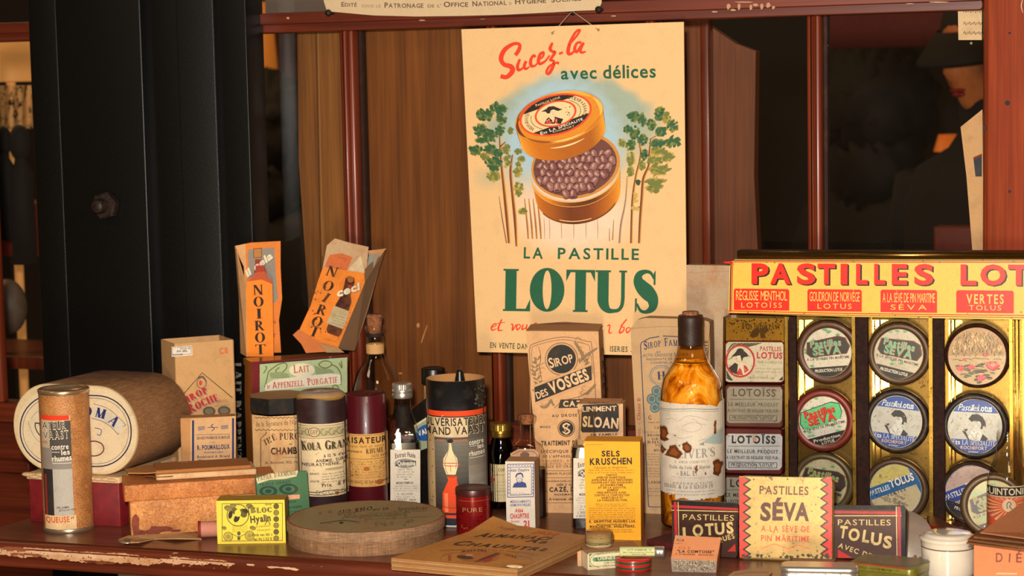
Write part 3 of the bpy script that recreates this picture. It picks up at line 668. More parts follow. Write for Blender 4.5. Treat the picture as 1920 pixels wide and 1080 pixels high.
def rag(x0, x1, y0, y1, D, amp):
    def f(mb):
        n = 40; vs = []
        for i in range(n+1):
            for j in range(2):
                p = along(x0+(x1-x0)*i/n, (y0, y1)[j], D+amp*math.sin(i*.9)); vs += [p, p+fw*.01]
        mb.add(vs, [[i*4+0, i*4+4, i*4+6, i*4+2] for i in range(n)]+[[i*4+1, i*4+3, i*4+7, i*4+5] for i in range(n)], smooth=True)
        mb.c = [lin('#e8b878')]*len(mb.c)
    return f
mb = MB(); rag(-120, 70, 160, 240, 3.5, .02)(mb); tag(mb.build('lace_cloth', printed('speckled_lace', .8, 1, '#1a0d06', 75, lo=.53, hi=.57)), 'pale speckled lace cloth in the far left pane, left of the column', 'cloth')
mb = MB(); rag(455, 560, -420, 150, 6.2, .03)(mb); tag(mb.build('brown_curtain', plain('brown_cloth', '#5a2a0e', .9)), 'brown curtain hanging in the lit room beyond the pane beside the column', 'curtain')
for i, (x, y, r, g) in enumerate(((37, 268, .022, 'right'), (6, 264, .018, 'left'))):
    mb = MB(); c = along(x, y, 3.3); mb.ball(c, r*.8, r*.8, r*1.35, m=0); mb.lathe(c.x, c.y, [(r*.4, c.z-r), (r*.5, c.z-r*1.6), (r*.85, c.z-r*2.2), (r*.9, c.z-r*9), (0, c.z-r*9)], seg=20)
    tag(mb.build('dark_bust', COAT), '%s of two small dark busts before the lace cloth in the far left pane' % g, 'bust', 'dark busts in the far left pane')
mb = MB(); c = along(36, 425, 3.4); mb.rbox(c-V((.1, 0, .05)), X_, N_, Z_, .2, .1, .09, .02); tag(mb.build('red_leather_case', plain('red_leather', '#7a1c10', .5)), 'red-orange leather case behind the far left pane', 'case')
mb = MB(); c = along(14, 575, 3.25); mb.ball(c, .032, .03, .045); tag(mb.build('white_vase', plain('white_vase_glaze', '#6a5a4c', .5)), 'pale rounded vase behind the far left pane near the column', 'vase')
mb = MB(); c = along(20, 668, 3.2); mb.rbox(c-V((.2, 0, .02)), X_, N_, Z_, .4, .2, .02, .003); tag(mb.build('wooden_shelf', MAHOG), 'red-brown wooden shelf low behind the far left pane', 'shelf')
glow('orange_hand_glow', 'glowing orange shape added for the hands beside the hatted person in the right pane', 'lamp', '#c8641e', .35, shade(1778, 268, 4.2, .03, .02, .035))  # glowing shade shape added in place of the person's orange-lit hands
mb = MB(); a = onY(1540, 0, 2.0); mb.rbox(onY(1555, 92, 1.6), X_, N_, Z_, .62, .02, .08, .004); tag(mb.build('red_banner', plain('dark_red_cloth', '#5a120a', .8)), 'dark red cloth banner across the top of the right pane', 'banner')
mb = MB(); mb.rbox(onY(1750, 470, .8), X_, N_, Z_, .3, .05, .035, .004); tag(mb.build('red_ledge', plain('red_ledge_paint', '#6e2412', .6)), 'red ledge low in the right pane beside the cream card', 'ledge')
lamp('added_inner_light', 'AREA', (-1.6, 1.6, 1.9), 16, (1, .62, .3), .6, (-1.6, 2.6, 0)); lamp('added_inner_light', 'AREA', (.4, .9, 1.5), 3, (1, .6, .3), .4, (.6, 1.3, .3)); lamp('added_inner_light', 'AREA', (-2.0, .8, 1.6), 10, (1, .6, .28), .4, (-1.9, 1.4, .2))  # unseen area lights added to brighten the room beyond the panes
# cards behind the right pane
def card(name, label, cat, pts, Y, c, draw=None, mat=PAPER, th=.001, parent=None):
    q = [onY(x, y, Y) for x, y in pts]; n = len(q); mb = MB()
    mb.add(q+[p+V((0, th, 0)) for p in q], [list(range(n)), list(range(n, 2*n))[::-1]]+[[i, (i+1) % n, (i+1) % n+n, i+n] for i in range(n)], c)
    if draw: draw(P(flat(V((0, Y, 0)), N_), mb, 0))
    return tag(mb.build(name, mat, parent), label, cat) if parent is None else mb.build(name, mat, parent)
def hand(p):
    for i, y in enumerate((21, 44, 62)):
        for k in range(4): p.brush([(1806+k*9, y+2, 1), (1809+k*9, y-3, 1.2), (1811+k*9, y+3, 1), (1814+k*9, y-2, 1)], '#5a4030', 3)
    p.ell(1821, 81, 2.5, 2.5, '#8a7a60', 10)
card('handwritten_card', 'cream card with handwriting pinned at the top right behind the glass', 'card', [(1796, 14), (1841, 12), (1841, 75), (1797, 75)], .012, '#c9ab82', hand, PAPER)
card('cream_cutout', 'tall cream card with an angled top behind the glass beside the right post', 'card', [(1842, 205), (1801, 238), (1812, 330), (1823, 468), (1824, 560), (1845, 560)], .012, '#b98f60', lambda p: (p.poly([(1825, 296), (1841, 290), (1841, 331), (1829, 331)], '#2c3038'), p.poly([(1825, 295), (1841, 288), (1841, 292), (1826, 299)], '#6e2a14')), PAPER)
# ------------------------------------------------------------------ hanging poster
Yq = -.03
def mixc(a, b, t):
    t = max(0, min(1, t)); h = lambda c: [int(c.lstrip('#')[i:i+2], 16) for i in (0, 2, 4)]
    return '#%02x%02x%02x' % tuple(int(round(p+(q-p)*t)) for p, q in zip(h(a), h(b)))
CREAM = '#e2b881'; GREEN = '#1c5a3c'; RED = '#e03c1c'
po = thing('hanging_poster', 'large cream advertising poster with a gold pastille tin and green lettering hung on string', 'poster', onY(1080, 660, Yq))
mb = MB()
TL, TR, BR, BL = (865, 55), (1282, 41), (1288.5, 668), (895, 660)
def bil(s, t): a = (TL[0]+(TR[0]-TL[0])*s, TL[1]+(TR[1]-TL[1])*s); b = (BL[0]+(BR[0]-BL[0])*s, BL[1]+(BR[1]-BL[1])*s); return (a[0]+(b[0]-a[0])*t, a[1]+(b[1]-a[1])*t)
def vn(x, y, s=1.0):
    return math.sin(x*.11*s+math.sin(y*.07*s)*2)*.5+math.sin(y*.13*s+math.sin(x*.05*s+1)*2)*.5
def pcol(x, y):
    c = CREAM
    # washed sky behind the tin
    d = math.hypot((x-1075)/175, (y-265)/135)+.05*vn(x, y); k = max(0, min(1, (1.0-d)*7)) if y > 130 else max(0, min(1, (1.0-d)*3))
    low = 1 if y < 235 else max(0, 1-(y-235)/90)
    c = mixc(c, '#98a898', k*low*.95)
    d = math.hypot((x-1055)/(118+.1*(y-250)), (y-270)/132)+.04*vn(x, y, 1.7); c = mixc(c, '#a4c0cc', max(0, min(1, (1.08-d)*3.4))*(1 if y < 300 else max(0, 1-(y-300)/110)))
    g = math.hypot((x-1075)/130, (y-400)/85); c = mixc(c, '#f0cdb4', max(0, min(1, (1.05-g)*2.2))*.85)
    c = mixc(c, '#9aa694', .5*max(0, 1-math.hypot((x-915)/34, (y-335)/26)))
    return c
NX, NY = 84, 120; vs = []; cc = []
for j in range(NY+1):
    for i in range(NX+1):
        x, y = bil(i/NX, j/NY); vs.append(onY(x, y, Yq)); cc.append(pcol(x, y))
mb.add(vs, [[j*(NX+1)+i, j*(NX+1)+i+1, (j+1)*(NX+1)+i+1, (j+1)*(NX+1)+i] for j in range(NY) for i in range(NX)], cols=cc)
q = [onY(*p, Yq) for p in (TL, TR, BR, BL)]; mb.add(q+[p+V((0, .0022, 0)) for p in q], [(4, 7, 6, 5), (0, 4, 5, 1), (1, 5, 6, 2), (2, 6, 7, 3), (3, 7, 4, 0)], '#b08a58')
p = P(flat(V((0, Yq, 0)), N_), mb, 0)
# pines ------------------------------------------------
rn = random.Random(11)
LAY = {}
def tuft(cx, cy, rx, ry, cs, n=16, ang=0):
    for j, c in enumerate(cs):
        qs = LAY.setdefault((j, c), [])
        for i in range(n+4-j*3):
            a = rn.random()*6.28; r = rn.random()**.6; x, y = cx+rx*r*math.cos(a)*.95, cy+ry*r*math.sin(a)*.95; t = ang+rn.uniform(-.8, .8); l = rn.uniform(7, 13)*max(rx, 8)/16
            qs += ST([(x-l*math.cos(t)/2, y+l*math.sin(t)/2, 1.6), (x, y, 5.4), (x+l*math.cos(t)/2, y-l*math.sin(t)/2, 1.2)], 2)
G1 = ['#7c8038', '#5c6c34', '#2e5a38']; G2 = ['#b09a44', '#98883a', '#6c7438']
def trunk(pts, c='#7a3c20', c2='#c08a3c'):
    p.brush([(a+1.2, b, w_) for a, b, w_ in pts], c2); p.brush([(a, b, w_*.7) for a, b, w_ in pts], c)
for x in (985, 993, 1001, 1009): trunk([(x-2, 372, 1), (x+3, 420, 3), (x+5, 448, 2)], '#8a5a34', '#d09048')
for x in (1020, 1030, 1052, 1075, 1098, 1120): p.brush([(x, 408, .8), (x+1, 430, 1.6), (x+1, 448, .8)], '#b0907a')
trunk([(936, 250, 2), (939, 300, 4), (944, 350, 5), (949, 400, 6), (954, 456, 4)]); trunk([(961, 290, 2), (957, 320, 5), (960, 360, 5), (965, 410, 6), (968, 462, 3)])
p.brush([(936, 368, 1), (942, 410, 2), (950, 456, 2)], '#8a5040'); p.brush([(938, 275, 3), (948, 266, 1.5)], '#7a3c20'); p.brush([(936, 305, 2), (920, 290, 1.5), (908, 286, 1)], '#9a6a3c')
trunk([(1220, 262, 2.5), (1217, 290, 4), (1216, 310, 4), (1206, 335, 5), (1203, 370, 5), (1200, 410, 5), (1198, 456, 4)]); trunk([(1197, 262, 1.5), (1201, 290, 3), (1192, 330, 3), (1186, 370, 4), (1184, 410, 4), (1183, 456, 4)]); trunk([(1176, 330, 1), (1172, 380, 2), (1164, 420, 3), (1161, 456, 3)], '#8a6a60', '#b09070')
p.brush([(1151, 412, 1), (1149, 450, 2)], '#8a6040'); p.brush([(1143, 428, 1), (1143, 452, 1.5)], '#8a6040'); p.brush([(1218, 262, 2), (1234, 252, 1.5), (1246, 240, 1)], '#9a5a34')
for cx, cy, rx, ry, g in ((934, 203, 15, 9, G1), (905, 215, 11, 11, G1), (917, 215, 9, 11, G1), (940, 222, 10, 11, G1), (900, 243, 12, 12, G1), (918, 255, 14, 12, G1), (938, 245, 9, 10, G1), (903, 262, 11, 5, G1), (892, 282, 13, 9, G1), (920, 280, 12, 8, G1), (934, 287, 8, 7, G1), (910, 293, 9, 6, G2), (925, 305, 15, 10, G1), (928, 315, 9, 6, G1), (926, 330, 12, 9, G2), (950, 280, 8, 9, G2), (952, 302, 7, 14, G2), (971, 320, 8, 16, G2), (973, 355, 9, 14, G2), (980, 396, 8, 5, G2), (958, 245, 4, 6, G2), (972, 284, 6, 4, G2), (978, 298, 6, 5, G2),
        (1193, 218, 14, 9, G1), (1205, 226, 8, 11, G1), (1238, 214, 10, 14, G1), (1250, 222, 8, 14, G2), (1262, 235, 10, 13, G1), (1222, 235, 8, 12, G1), (1190, 248, 9, 14, G1), (1178, 243, 8, 7, G1), (1206, 262, 9, 10, G1), (1241, 246, 11, 9, G1), (1262, 266, 16, 10, G1), (1234, 268, 14, 7, G1), (1183, 272, 9, 10, G1), (1166, 268, 7, 7, G2), (1235, 282, 16, 6, G2), (1229, 300, 14, 10, G2), (1252, 294, 12, 8, G2), (1208, 290, 7, 10, G1), (1236, 318, 20, 9, G2), (1183, 298, 8, 14, G2), (1230, 340, 18, 6, G2), (1228, 352, 16, 9, G2), (1196, 342, 4, 4, ['#2e4a38']), (1204, 310, 6, 8, G2), (1183, 322, 6, 9, G2), (1192, 370, 6, 10, ['#c8a050']), (1193, 390, 8, 3, ['#c0a058'])):
    tuft(cx, cy, rx, ry, g, 13, .5 if cx > 1075 else 2.4)
for (j, c) in sorted(LAY): p.quads(LAY[(j, c)], c, spread=30); p.L += 4
# lower tin with gradient gold
def gradquads(pts_top, pts_bot, cols):
    """strip between two polylines with a colour for each column"""
    s_ = []; cl = []
    p.L += 1; off = p.off+p.step*p.L; n = len(pts_top); vs = [p.surf(x, y, off) for x, y in pts_top]+[p.surf(x, y, off) for x, y in pts_bot]
    p.mb.add(vs, [[i, i+1, i+1+n, i+n] for i in range(n-1)], cols=list(cols)+list(cols), m=p.m)
def arcpts(cx, cy, rx, ry, rot, a0, a1, n):
    R = math.radians(rot); o = []
    for i in range(n+1):
        t = math.radians(a0+(a1-a0)*i/n); a, b = rx*math.cos(t), ry*math.sin(t); o.append((cx+a*math.cos(R)-b*math.sin(R), cy+a*math.sin(R)+b*math.cos(R)))
    return o
def gcol(stops, n):
    o = []
    for i in range(n+1):
        t = i/n
        for (a, ca), (b, cb) in zip(stops, stops[1:]):
            if a <= t <= b: o.append(mixc(ca, cb, (t-a)/(b-a))); break
    return o
n = 36
top = arcpts(1080, 322, 84, 58, -8, 180, 0, n); bot = arcpts(1084, 362, 80, 57, -8, 180, 0, n)
p.ell(1080, 310, 84, 62, '#c98638', 40, -12)
gradquads(top, bot, gcol([(0, '#e09030'), (.12, '#c06a14'), (.28, '#a05410'), (.42, '#6e340c'), (.55, '#7c3a0e'), (.72, '#b86414'), (.9, '#e8981c'), (1, '#c97a20')], n))
bot2 = arcpts(1084, 362, 79, 57, -8, 176, 4, n)
p.ell(1079, 310, 79, 57, '#6e4038', 40, -12)
# pastilles
rn = random.Random(5); pas = []
for j in range(9):
    for i in range(13): pas.append((1002+i*12.6+(6 if j % 2 else 0)+rn.uniform(-2, 2), 262+j*12.6+rn.uniform(-2, 2)))
pas = [q for q in pas if math.hypot((q[0]-1079)/76, (q[1]-312-(1079-q[0])*.16)/55) < .93 and q[1] > 282]
for x, y in pas:
    a = rn.uniform(-50, 50); R_ = math.radians(a); f_ = lambda u, v: (x+u*math.cos(R_)-v*math.sin(R_), y+u*math.sin(R_)+v*math.cos(R_)); tone = rn.choice(('#8a5850', '#7c4a46', '#946458'))
    body = [f_(u, v) for u, v in ((-7, 7), (-6.4, -2), (-4.5, -7), (0, -9), (4.5, -7), (6.4, -2), (7, 7), (3.5, 9), (-3.5, 9))]
    cx_, cy_ = x, y; p.poly([(cx_+(u-cx_)*1.13, cy_+(v-cy_)*1.13) for u, v in body], '#3e2022'); p.poly(body, tone); p.poly([f_(u, v) for u, v in ((-4.4, 4), (-4, -3), (-1.6, -6.6), (1.2, -6), (.6, 4))], '#a87c70'); p.poly([f_(u, v) for u, v in ((-3, 0), (-2.6, -3.5), (-.8, -5), (-.6, 0))], '#cfa696')
    if rn.random() < .55: p.poly([f_(u, v) for u, v in ((-5.4, 6.4), (0, 4), (5.4, 6.4), (2.6, 8.2), (-2.6, 8.2))], '#5a3030')
n = 36; top = arcpts(1080, 320, 84, 58, -8, 176, 4, n); bt = arcpts(1081, 329, 83, 58, -8, 176, 4, n)
gradquads(top, bt, gcol([(0, '#e8a040'), (.25, '#d88420'), (.45, '#70350c'), (.6, '#5c2c0a'), (.8, '#c87a1c'), (1, '#e8a030')], n))
p.line(top, 1.6, '#f0b458'); p.line(bt, 1.1, '#e0a050'); p.line(arcpts(1084, 362, 79, 56.5, -8, 150, 30, 20), 1.2, '#4a2008'); p.line(arcpts(1084, 361, 78, 53, -8, 120, 75, 10), 1.6, '#f0c080')
# lid
top = arcpts(1051, 221, 84, 46, -14, 188, -4, n); bt = arcpts(1058, 252, 81, 46, -14, 184, -2, n)
gradquads(top, bt, gcol([(0, '#7a3c10'), (.05, '#e8b060'), (.12, '#e89828'), (.3, '#c8700f'), (.5, '#b06010'), (.7, '#a85c10'), (.85, '#e09020'), (.95, '#f0a828'), (1, '#d08020')], n))
p.ell(1051, 220, 84.5, 47, '#d88820', 44, -14)
for a0, a1, c, w_ in ((190, 235, '#7a3a10', 7), (150, 200, '#6a3010', 6), (200, 260, '#b86418', 8), (260, 330, '#f0a838', 8), (330, 380, '#f0b850', 7), (95, 150, '#9a5010', 5), (60, 110, '#f4c878', 3), (20, 60, '#c87818', 6)):
    pts = arcpts(1051, 220, 80, 43.5, -14, a0, a1, 12); p.brush([(x, y, w_*math.sin(math.pi*(i+.5)/13)) for i, (x, y) in enumerate(pts)], c, 2)
p.brush([(x, y+7, 3*math.sin(math.pi*(i+.5)/9)) for i, (x, y) in enumerate(arcpts(1051, 222, 82, 46, -14, 110, 62, 8))], '#f8d898', 2)
p.ell(1044.5, 215, 69, 38, '#e04a24', 44, -14); p.ell(1044.5, 215, 65, 34.6, '#ecc890', 44, -14)
R_ = math.radians(-14)
def seg(cy0, cy1, c):   # black bands clipped by the oval
    pts = []
    for k in range(41):
        t = math.radians(360*k/40); a, b = 65*math.cos(t), 34.6*math.sin(t)
        pts.append((1044.5+a*math.cos(R_)-b*math.sin(R_), 215+a*math.sin(R_)+b*math.cos(R_)))
    def ln(x): return cy0+(x-1044.5)*(-.36)
    out = []
    for j in range(len(pts)):
        A_, B_ = pts[j-1], pts[j]; sg = cy1; ia, ib = sg*(A_[1]-ln(A_[0])) > 0, sg*(B_[1]-ln(B_[0])) > 0
        if ia != ib: t = (A_[1]-ln(A_[0]))/((A_[1]-ln(A_[0]))-(B_[1]-ln(B_[0]))); out.append((A_[0]+(B_[0]-A_[0])*t, A_[1]+(B_[1]-A_[1])*t))
        if ib: out.append(B_)
    p.poly(out, c)
seg(234, 1, '#241a14'); seg(193, -1, '#241a14')
p.text('PASTILLES LOTUS', 1008, 200, 1053, 184, 4.4, '#e8c890', 'bold', small=.8); p.text('Eᵗ LA SPECIALITÉ'.replace('ᵗ', 'ts'), 1017, 253, 1096, 225, 5.5, '#f0e0c0', 'bold', small=.8); p.text('ROCHEFORT', 1040, 249, 1080, 237, 3, '#d8b080', 'bold')
p.ell(1044.5, 213, 40, 24, '#e04a24', 40, -14); p.ell(1044.5, 213, 36, 21, '#eecb96', 40, -14)
def arctext(P_, t, cx, cy, rx, ry, a0, a1, h, c, font='bold', rot=0):
    for i, ch in enumerate(t):
        k = (i+.5)/len(t); q = arcpts(cx, cy, rx, ry, rot, a0+(a1-a0)*(k-.5/len(t)*.8), a0+(a1-a0)*(k+.5/len(t)*.8), 1)
        (xa, ya), (xb, yb) = q; L = math.hypot(xb-xa, yb-ya); f_ = min(1, glyph(ch, font)[2]*h*1.15/L)/2; mx_, my_ = (xa+xb)/2, (ya+yb)/2
        if ch != ' ': P_.text(ch, mx_-(xb-xa)*f_, my_-(yb-ya)*f_, mx_+(xb-xa)*f_, my_+(yb-ya)*f_, h, c, font, lift=(i == 0))
arctext(p, 'BIENFAISANTES', 1044.5, 215, 53, 28, 148, 208, 6, '#3a2c20', rot=-14); arctext(p, 'BIENFAISANTES', 1044.5, 215, 54, 28, -58, 36, 6, '#3a2c20', rot=-14)
p.line(arcpts(1044.5, 215, 47, 26, -14, 130, 200, 14), 1, '#4a3828'); p.line(arcpts(1044.5, 215, 48, 26, -14, -50, 30, 14), 1, '#4a3828')
def lady(P_, cx, cy, s, hair='#2c2016', skin='#eecb9e', dress='#241c16', spots=None, flip=1):
    X = lambda a: cx+a*s*flip; Y = lambda b: cy+b*s
    P_.poly([(X(-11), Y(14)), (X(-7), Y(6)), (X(-2), Y(2)), (X(6), Y(2)), (X(12), Y(4)), (X(20), Y(6)), (X(16), Y(14))], dress)
    P_.poly([(X(-9), Y(13)), (X(-4), Y(5)), (X(2), Y(14))], spots or dress); P_.poly([(X(7), Y(14)), (X(5), Y(4)), (X(9), Y(5)), (X(11), Y(13))], spots or dress)
    P_.poly([(X(-3), Y(4)), (X(-1), Y(-4)), (X(4), Y(-3)), (X(6), Y(4)), (X(4), Y(13)), (X(2), Y(8))], skin); P_.ell(X(3), Y(-5), 4.6*s, 6*s, skin, 14, 10)
    P_.quads([[(X(-16), Y(-6)), (X(-8), Y(-10)), (X(-4), Y(-14)), (X(4), Y(-15)), (X(9), Y(-13)), (X(14), Y(-11)), (X(19), Y(-10)), (X(12), Y(-7)), (X(8), Y(-8)), (X(4), Y(-9.5)), (X(0), Y(-8)), (X(-2), Y(-3)), (X(-6), Y(-3)), (X(-9), Y(-6))]], hair)
    P_.ell(X(4.6), Y(-5.2), .7*s, .45*s, '#20160e', 6); P_.ell(X(1.6), Y(-5.4), .7*s, .45*s, '#20160e', 6); P_.ell(X(3.4), Y(-1.8), 1*s, .5*s, '#b02a18', 6)
lady(p, 1036, 216, 1.15, spots='#c8321c')
p.specks(lambda r: (r.uniform(1028, 1048), r.uniform(224, 233)), 20, '#f0d8b0', .5, .9, 4); p.specks(lambda r: (1068+r.uniform(-4, 5), 202+r.uniform(-4, 14)), 9, '#3a2c20', .8, 1.6, 5)
# lettering
p.L = 6
R2 = RED
def sw(L_): 
    for s_ in L_: p.brush(s_, R2, 6, s_ is L_[0])
k5 = lambda pts: [(920+a/5.647, 40+b/5.65, w_/5.647) for a, b, w_ in pts]
sw([k5(s_) for s_ in ([(262, 360, 40), (300, 300, 42), (305, 245, 34), (240, 240, 36), (150, 300, 48), (110, 390, 50), (140, 455, 46), (215, 480, 54), (230, 530, 54), (170, 590, 46), (105, 580, 46)],
    [(310, 400, 26), (285, 470, 34), (295, 515, 34), (345, 490, 20), (375, 420, 26)], [(375, 420, 30), (355, 480, 34), (375, 505, 26), (410, 480, 16)],
    [(475, 380, 30), (455, 360, 26), (425, 410, 34), (430, 470, 36), (470, 470, 22), (505, 430, 16)], [(510, 410, 18), (555, 370, 22), (560, 330, 26), (525, 350, 34), (505, 420, 36), (525, 450, 34), (580, 420, 22), (625, 360, 18)],
    [(655, 225, 24), (630, 290, 38), (655, 320, 30), (680, 330, 34), (650, 380, 30), (630, 410, 26), (665, 420, 30), (665, 470, 34), (620, 550, 36), (590, 540, 26), (620, 480, 26), (690, 440, 22), (725, 445, 34)],
    [(725, 345, 24), (765, 328, 24)], [(820, 260, 20), (900, 170, 22), (945, 95, 26), (900, 115, 26), (840, 230, 36), (820, 330, 40), (850, 345, 30), (890, 310, 20)],
    [(960, 225, 30), (915, 230, 26), (890, 290, 34), (910, 325, 30), (950, 270, 26), (985, 225, 30)], [(985, 225, 30), (950, 300, 34), (965, 330, 30), (1010, 320, 14)])])
p.text('avec', 1052, 148.5, 1119, 147, 22.5, GREEN, 'bold', .13); p.text('délices', 1131, 147, 1230, 145, 24, GREEN, 'bold', .13)
p.text('LA', 982, 484, 1018, 485, 20, GREEN, 'bold', .25); p.text('PASTILLE', 1046, 485, 1198, 487, 20, GREEN, 'bold', .25)
for s_, a, b, ya, h in (('L', 943, 994, 583, 79), ('O', 993, 1058, 583, 80), ('T', 1061, 1115, 584.5, 79), ('U', 1116, 1175, 586.5, 80), ('S', 1187, 1234, 587, 81)):
    p.text(s_, a, ya, b, ya+.8, h, GREEN, 'heavy' if s_ != 'O' else 'heavy', lift=s_ == 'L')
kz = lambda pts: [(900+a/6.4, 580+b/6.4, w_/6.4) for a, b, w_ in pts]
sw([kz(s_) for s_ in ([(140, 220, 10), (195, 190, 12), (180, 170, 14), (140, 210, 18), (150, 250, 18), (200, 230, 8)], [(262, 120, 18), (225, 210, 20), (225, 250, 20), (275, 252, 8)], [(205, 170, 9), (300, 155, 9)],
    [(370, 180, 12), (395, 185, 16), (390, 250, 18), (440, 175, 10)], [(470, 180, 14), (440, 200, 14), (450, 245, 18), (490, 200, 12), (465, 178, 12)], [(520, 180, 16), (505, 240, 18), (550, 220, 12), (565, 180, 16), (555, 240, 16)], [(600, 220, 8), (670, 165, 14), (680, 200, 14), (640, 245, 14)],
    [(1180, 165, 14), (1175, 190, 14)], [(1300, 170, 14), (1290, 200, 14)], [(1530, 200, 16), (1560, 190, 14), (1550, 280, 16), (1590, 275, 8)], [(1690, 200, 10), (1760, 120, 16), (1700, 200, 14), (1675, 280, 20), (1720, 260, 16), (1730, 215, 14), (1700, 215, 10)], [(1790, 215, 14), (1755, 240, 14), (1770, 280, 18), (1805, 240, 12), (1790, 215, 12)])])
p.text('EN VENTE DANS', 919, 652, 996, 655, 10, '#3f4a30', 'bold', .2); p.text('ISERIES .', 1144, 659, 1184, 660, 10, '#3f4a30', 'bold', .2)
for x, y in ((1036, 62), (1122, 56)): p.ell(x, y, 1.8, 1.8, '#3a2414', 10)
mb.build('printed_sheet', CLEAN, po)
nail = onY(1076, 21, -.012); h1, h2 = onY(1036, 62, Yq-.001), onY(1122, 56, Yq-.001)
mb = MB(); mb.tube([h1, nail+V((0, -.006, 0)), h2], .0006, '#b09070', seg=6); mb.ball(h1, .0016, .0012, .0016, '#a08060', seg=8, rings=6); mb.ball(h2, .0016, .0012, .0016, '#a08060', seg=8, rings=6); mb.build('string', PAPER, po)
M = Matrix.Translation(nail+V((0, .01, 0))) @ Matrix.Rotation(math.radians(90), 4, 'X')
mb = MB(); mb.lathe(0, 0, [(.0015, 0), (.0015, .014), (.0042, .0145), (.0045, .0155), (.003, .017), (0, .0175)], '#6a3a20', M=M, seg=14); tag(mb.build('nail', RUST), 'small round-headed nail holding the poster string on the red rail', 'nail')
# placard at the top ------------------------------------------------------------
Yc = -.022
def plac(p):
    p.text('EDITÉ', 640, 12, 669, 12.5, 8, '#5a4438', 'bold', small=.8); p.text('SOUS LE', 678, 13.5, 714, 14, 5, '#9a8468', 'bold'); p.text('PATRONAGE', 721, 14.5, 794, 14.5, 9.5, '#5a4438', 'bold', small=.82)
    p.text("DE L'", 802, 14, 827, 13.5, 5.5, '#7a6450', 'bold'); p.text('OFFICE', 832, 13, 878, 12.5, 9.5, '#5a4438', 'bold', small=.82); p.text('NATIONAL', 886, 12, 950, 9, 9.5, '#5a4438', 'bold', small=.82); p.text('D', 955, 9, 959, 9, 4.5, '#7a6450', 'bold')
    p.text("HYGIÈNE", 966, 8, 1024, 5, 9.5, '#5a4438', 'bold', small=.82); p.text('SOCIALE', 1034, 4.5, 1090, 1, 9.5, '#5a4438', 'bold', small=.82)
card('notice_placard', 'cream printed placard hung across the top rail above the poster', 'placard', [(606, -40), (607, 2), (612, 18), (622, 22), (700, 29), (780, 31), (860, 30), (940, 28), (1040, 23), (1090, 20), (1122, 19), (1128, 5), (1124, -40)], Yc, '#cdb28c', plac, CLEAN, .0015)
for i, (x, y) in enumerate(((618, 24), (1124, 18))):
    c = onY(x, y, Yc); mb = MB(); M = Matrix.Translation(c+V((0, .01, 0))) @ Matrix.Rotation(math.radians(90), 4, 'X'); mb.lathe(0, 0, [(.002, 0), (.002, .012), (.004, .013), (.0035, .016), (0, .017)], '#5a2c18', M=M, seg=12)
    tag(mb.build('nail', RUST), 'dark nail at the lower %s corner of the cream placard' % ('left', 'right')[i], 'nail')
# ------------------------------------------------------------------ left group
KRAFT = woven('woven_kraft_cover', '#7a5230', '#97683e', '#b08858'); KRAFTL = woven('ribbed_grey_brown_cover', '#7c5c40', '#9a7654', '#b89272')
DOTS = dotted('speckled_orange_kraft', '#8c4c20', '#bf8448', 1000); MARB = marbled('marbled_brown_paper', '#b06224', '#c98440', '#d7a062')
REDBOX = plain('red_cloth_box', '#7c0f16', .6, var=.25); BLACKPLA = plain('black_bakelite', '#0e0c0b', .35, var=.3); CORK = plain('cork', '#a0633a', .9, var=.5, scale=300, bmp=.5)
GLASS = glassy('clear_bottle_glass', '#fcfaf5'); GLASSR = glassy('ribbed_clear_glass', '#fbf8f2', gain=1.6, rough=.05); BROWNG = glassy('brown_bottle_glass', '#7a3c14', gain=1.2); AMBERG = glassy('amber_glass', '#f6dfa8', gain=1.2)
DARKLIQ = plain('dark_brown_syrup', '#1c0a05', .25); REDDK = printed('dark_red_print', .4, .15, coat=.2)
INK = '#2a241e'
# red box under the drum
b = BX((57, 979), (226, 989), 898, .16); t = thing('red_box', 'dark red cloth-covered box with a worn cream rim under the oval drum', 'box', b.c)
mb = MB(); b.body(mb, '#ffffff'); mb.build('box_base', REDBOX, t)
mb = MB(); mb.rbox(b.o-b.u*.002+b.n*.002+Z_*(b.H), b.u, b.n, Z_, b.W+.004, b.D+.004, .007, .002, '#d8b98c', 0, 2)
for i in range(14): a = random.Random(i); mb.ball(b.o+b.u*(b.W*i/14)+b.n*.001+Z_*(b.H+.003+a.random()*.003), .008, .005, .0025, '#cfae80', seg=10, rings=6)
mb.build('lid', STAIN, t); zr = b.H+.0072; redb = b
# oval drum lying on its side
b = BX((28, 880), (259, 895), 722, .115, zr, xt=144); t = thing('oval_pill_drum', 'large oval drum on its side with a cream blue-lined face and woven brown body', 'drum', b.c)
dr = b; mb = MB(); r = b.H*.495; mb.rbox(b.o-b.n*.004, b.u, b.n, Z_, b.W, b.D-.004, b.H, r, '#ffffff', 0, 12, 'n', r2=.001); mb.build('drum_body', KRAFT, t)
mb = MB(); mb.rbox(b.o, b.u, b.n, Z_, b.W, .006, b.H, r, '#d8bd92', 0, 12, 'n', r2=.0015)
p = P(b.surf(), mb, 0)
def stad(x0, y0, x1, y1, r, n=10):
    o = []
    for cx, cy, a in ((x1-r, y1-r, 0), (x0+r, y1-r, 90), (x0+r, y0+r, 180), (x1-r, y0+r, 270)):
        for k in range(n+1): t_ = math.radians(a+90*k/n); o.append((cx+r*math.cos(t_), cy+r*math.sin(t_)))
    return o+[o[0]]
sq = lambda P_, sl: [(x, y+(x-144)*sl) for x, y in P_]
p.poly(sq(stad(34, 727, 254, 884, 74), .03), '#ddc7a2'); p.line(sq(stad(38, 741, 246, 874, 64), .02), 2.4, '#1c2448'); p.line(sq(stad(43, 746, 241, 869, 60), .02), .9, '#4a5270')
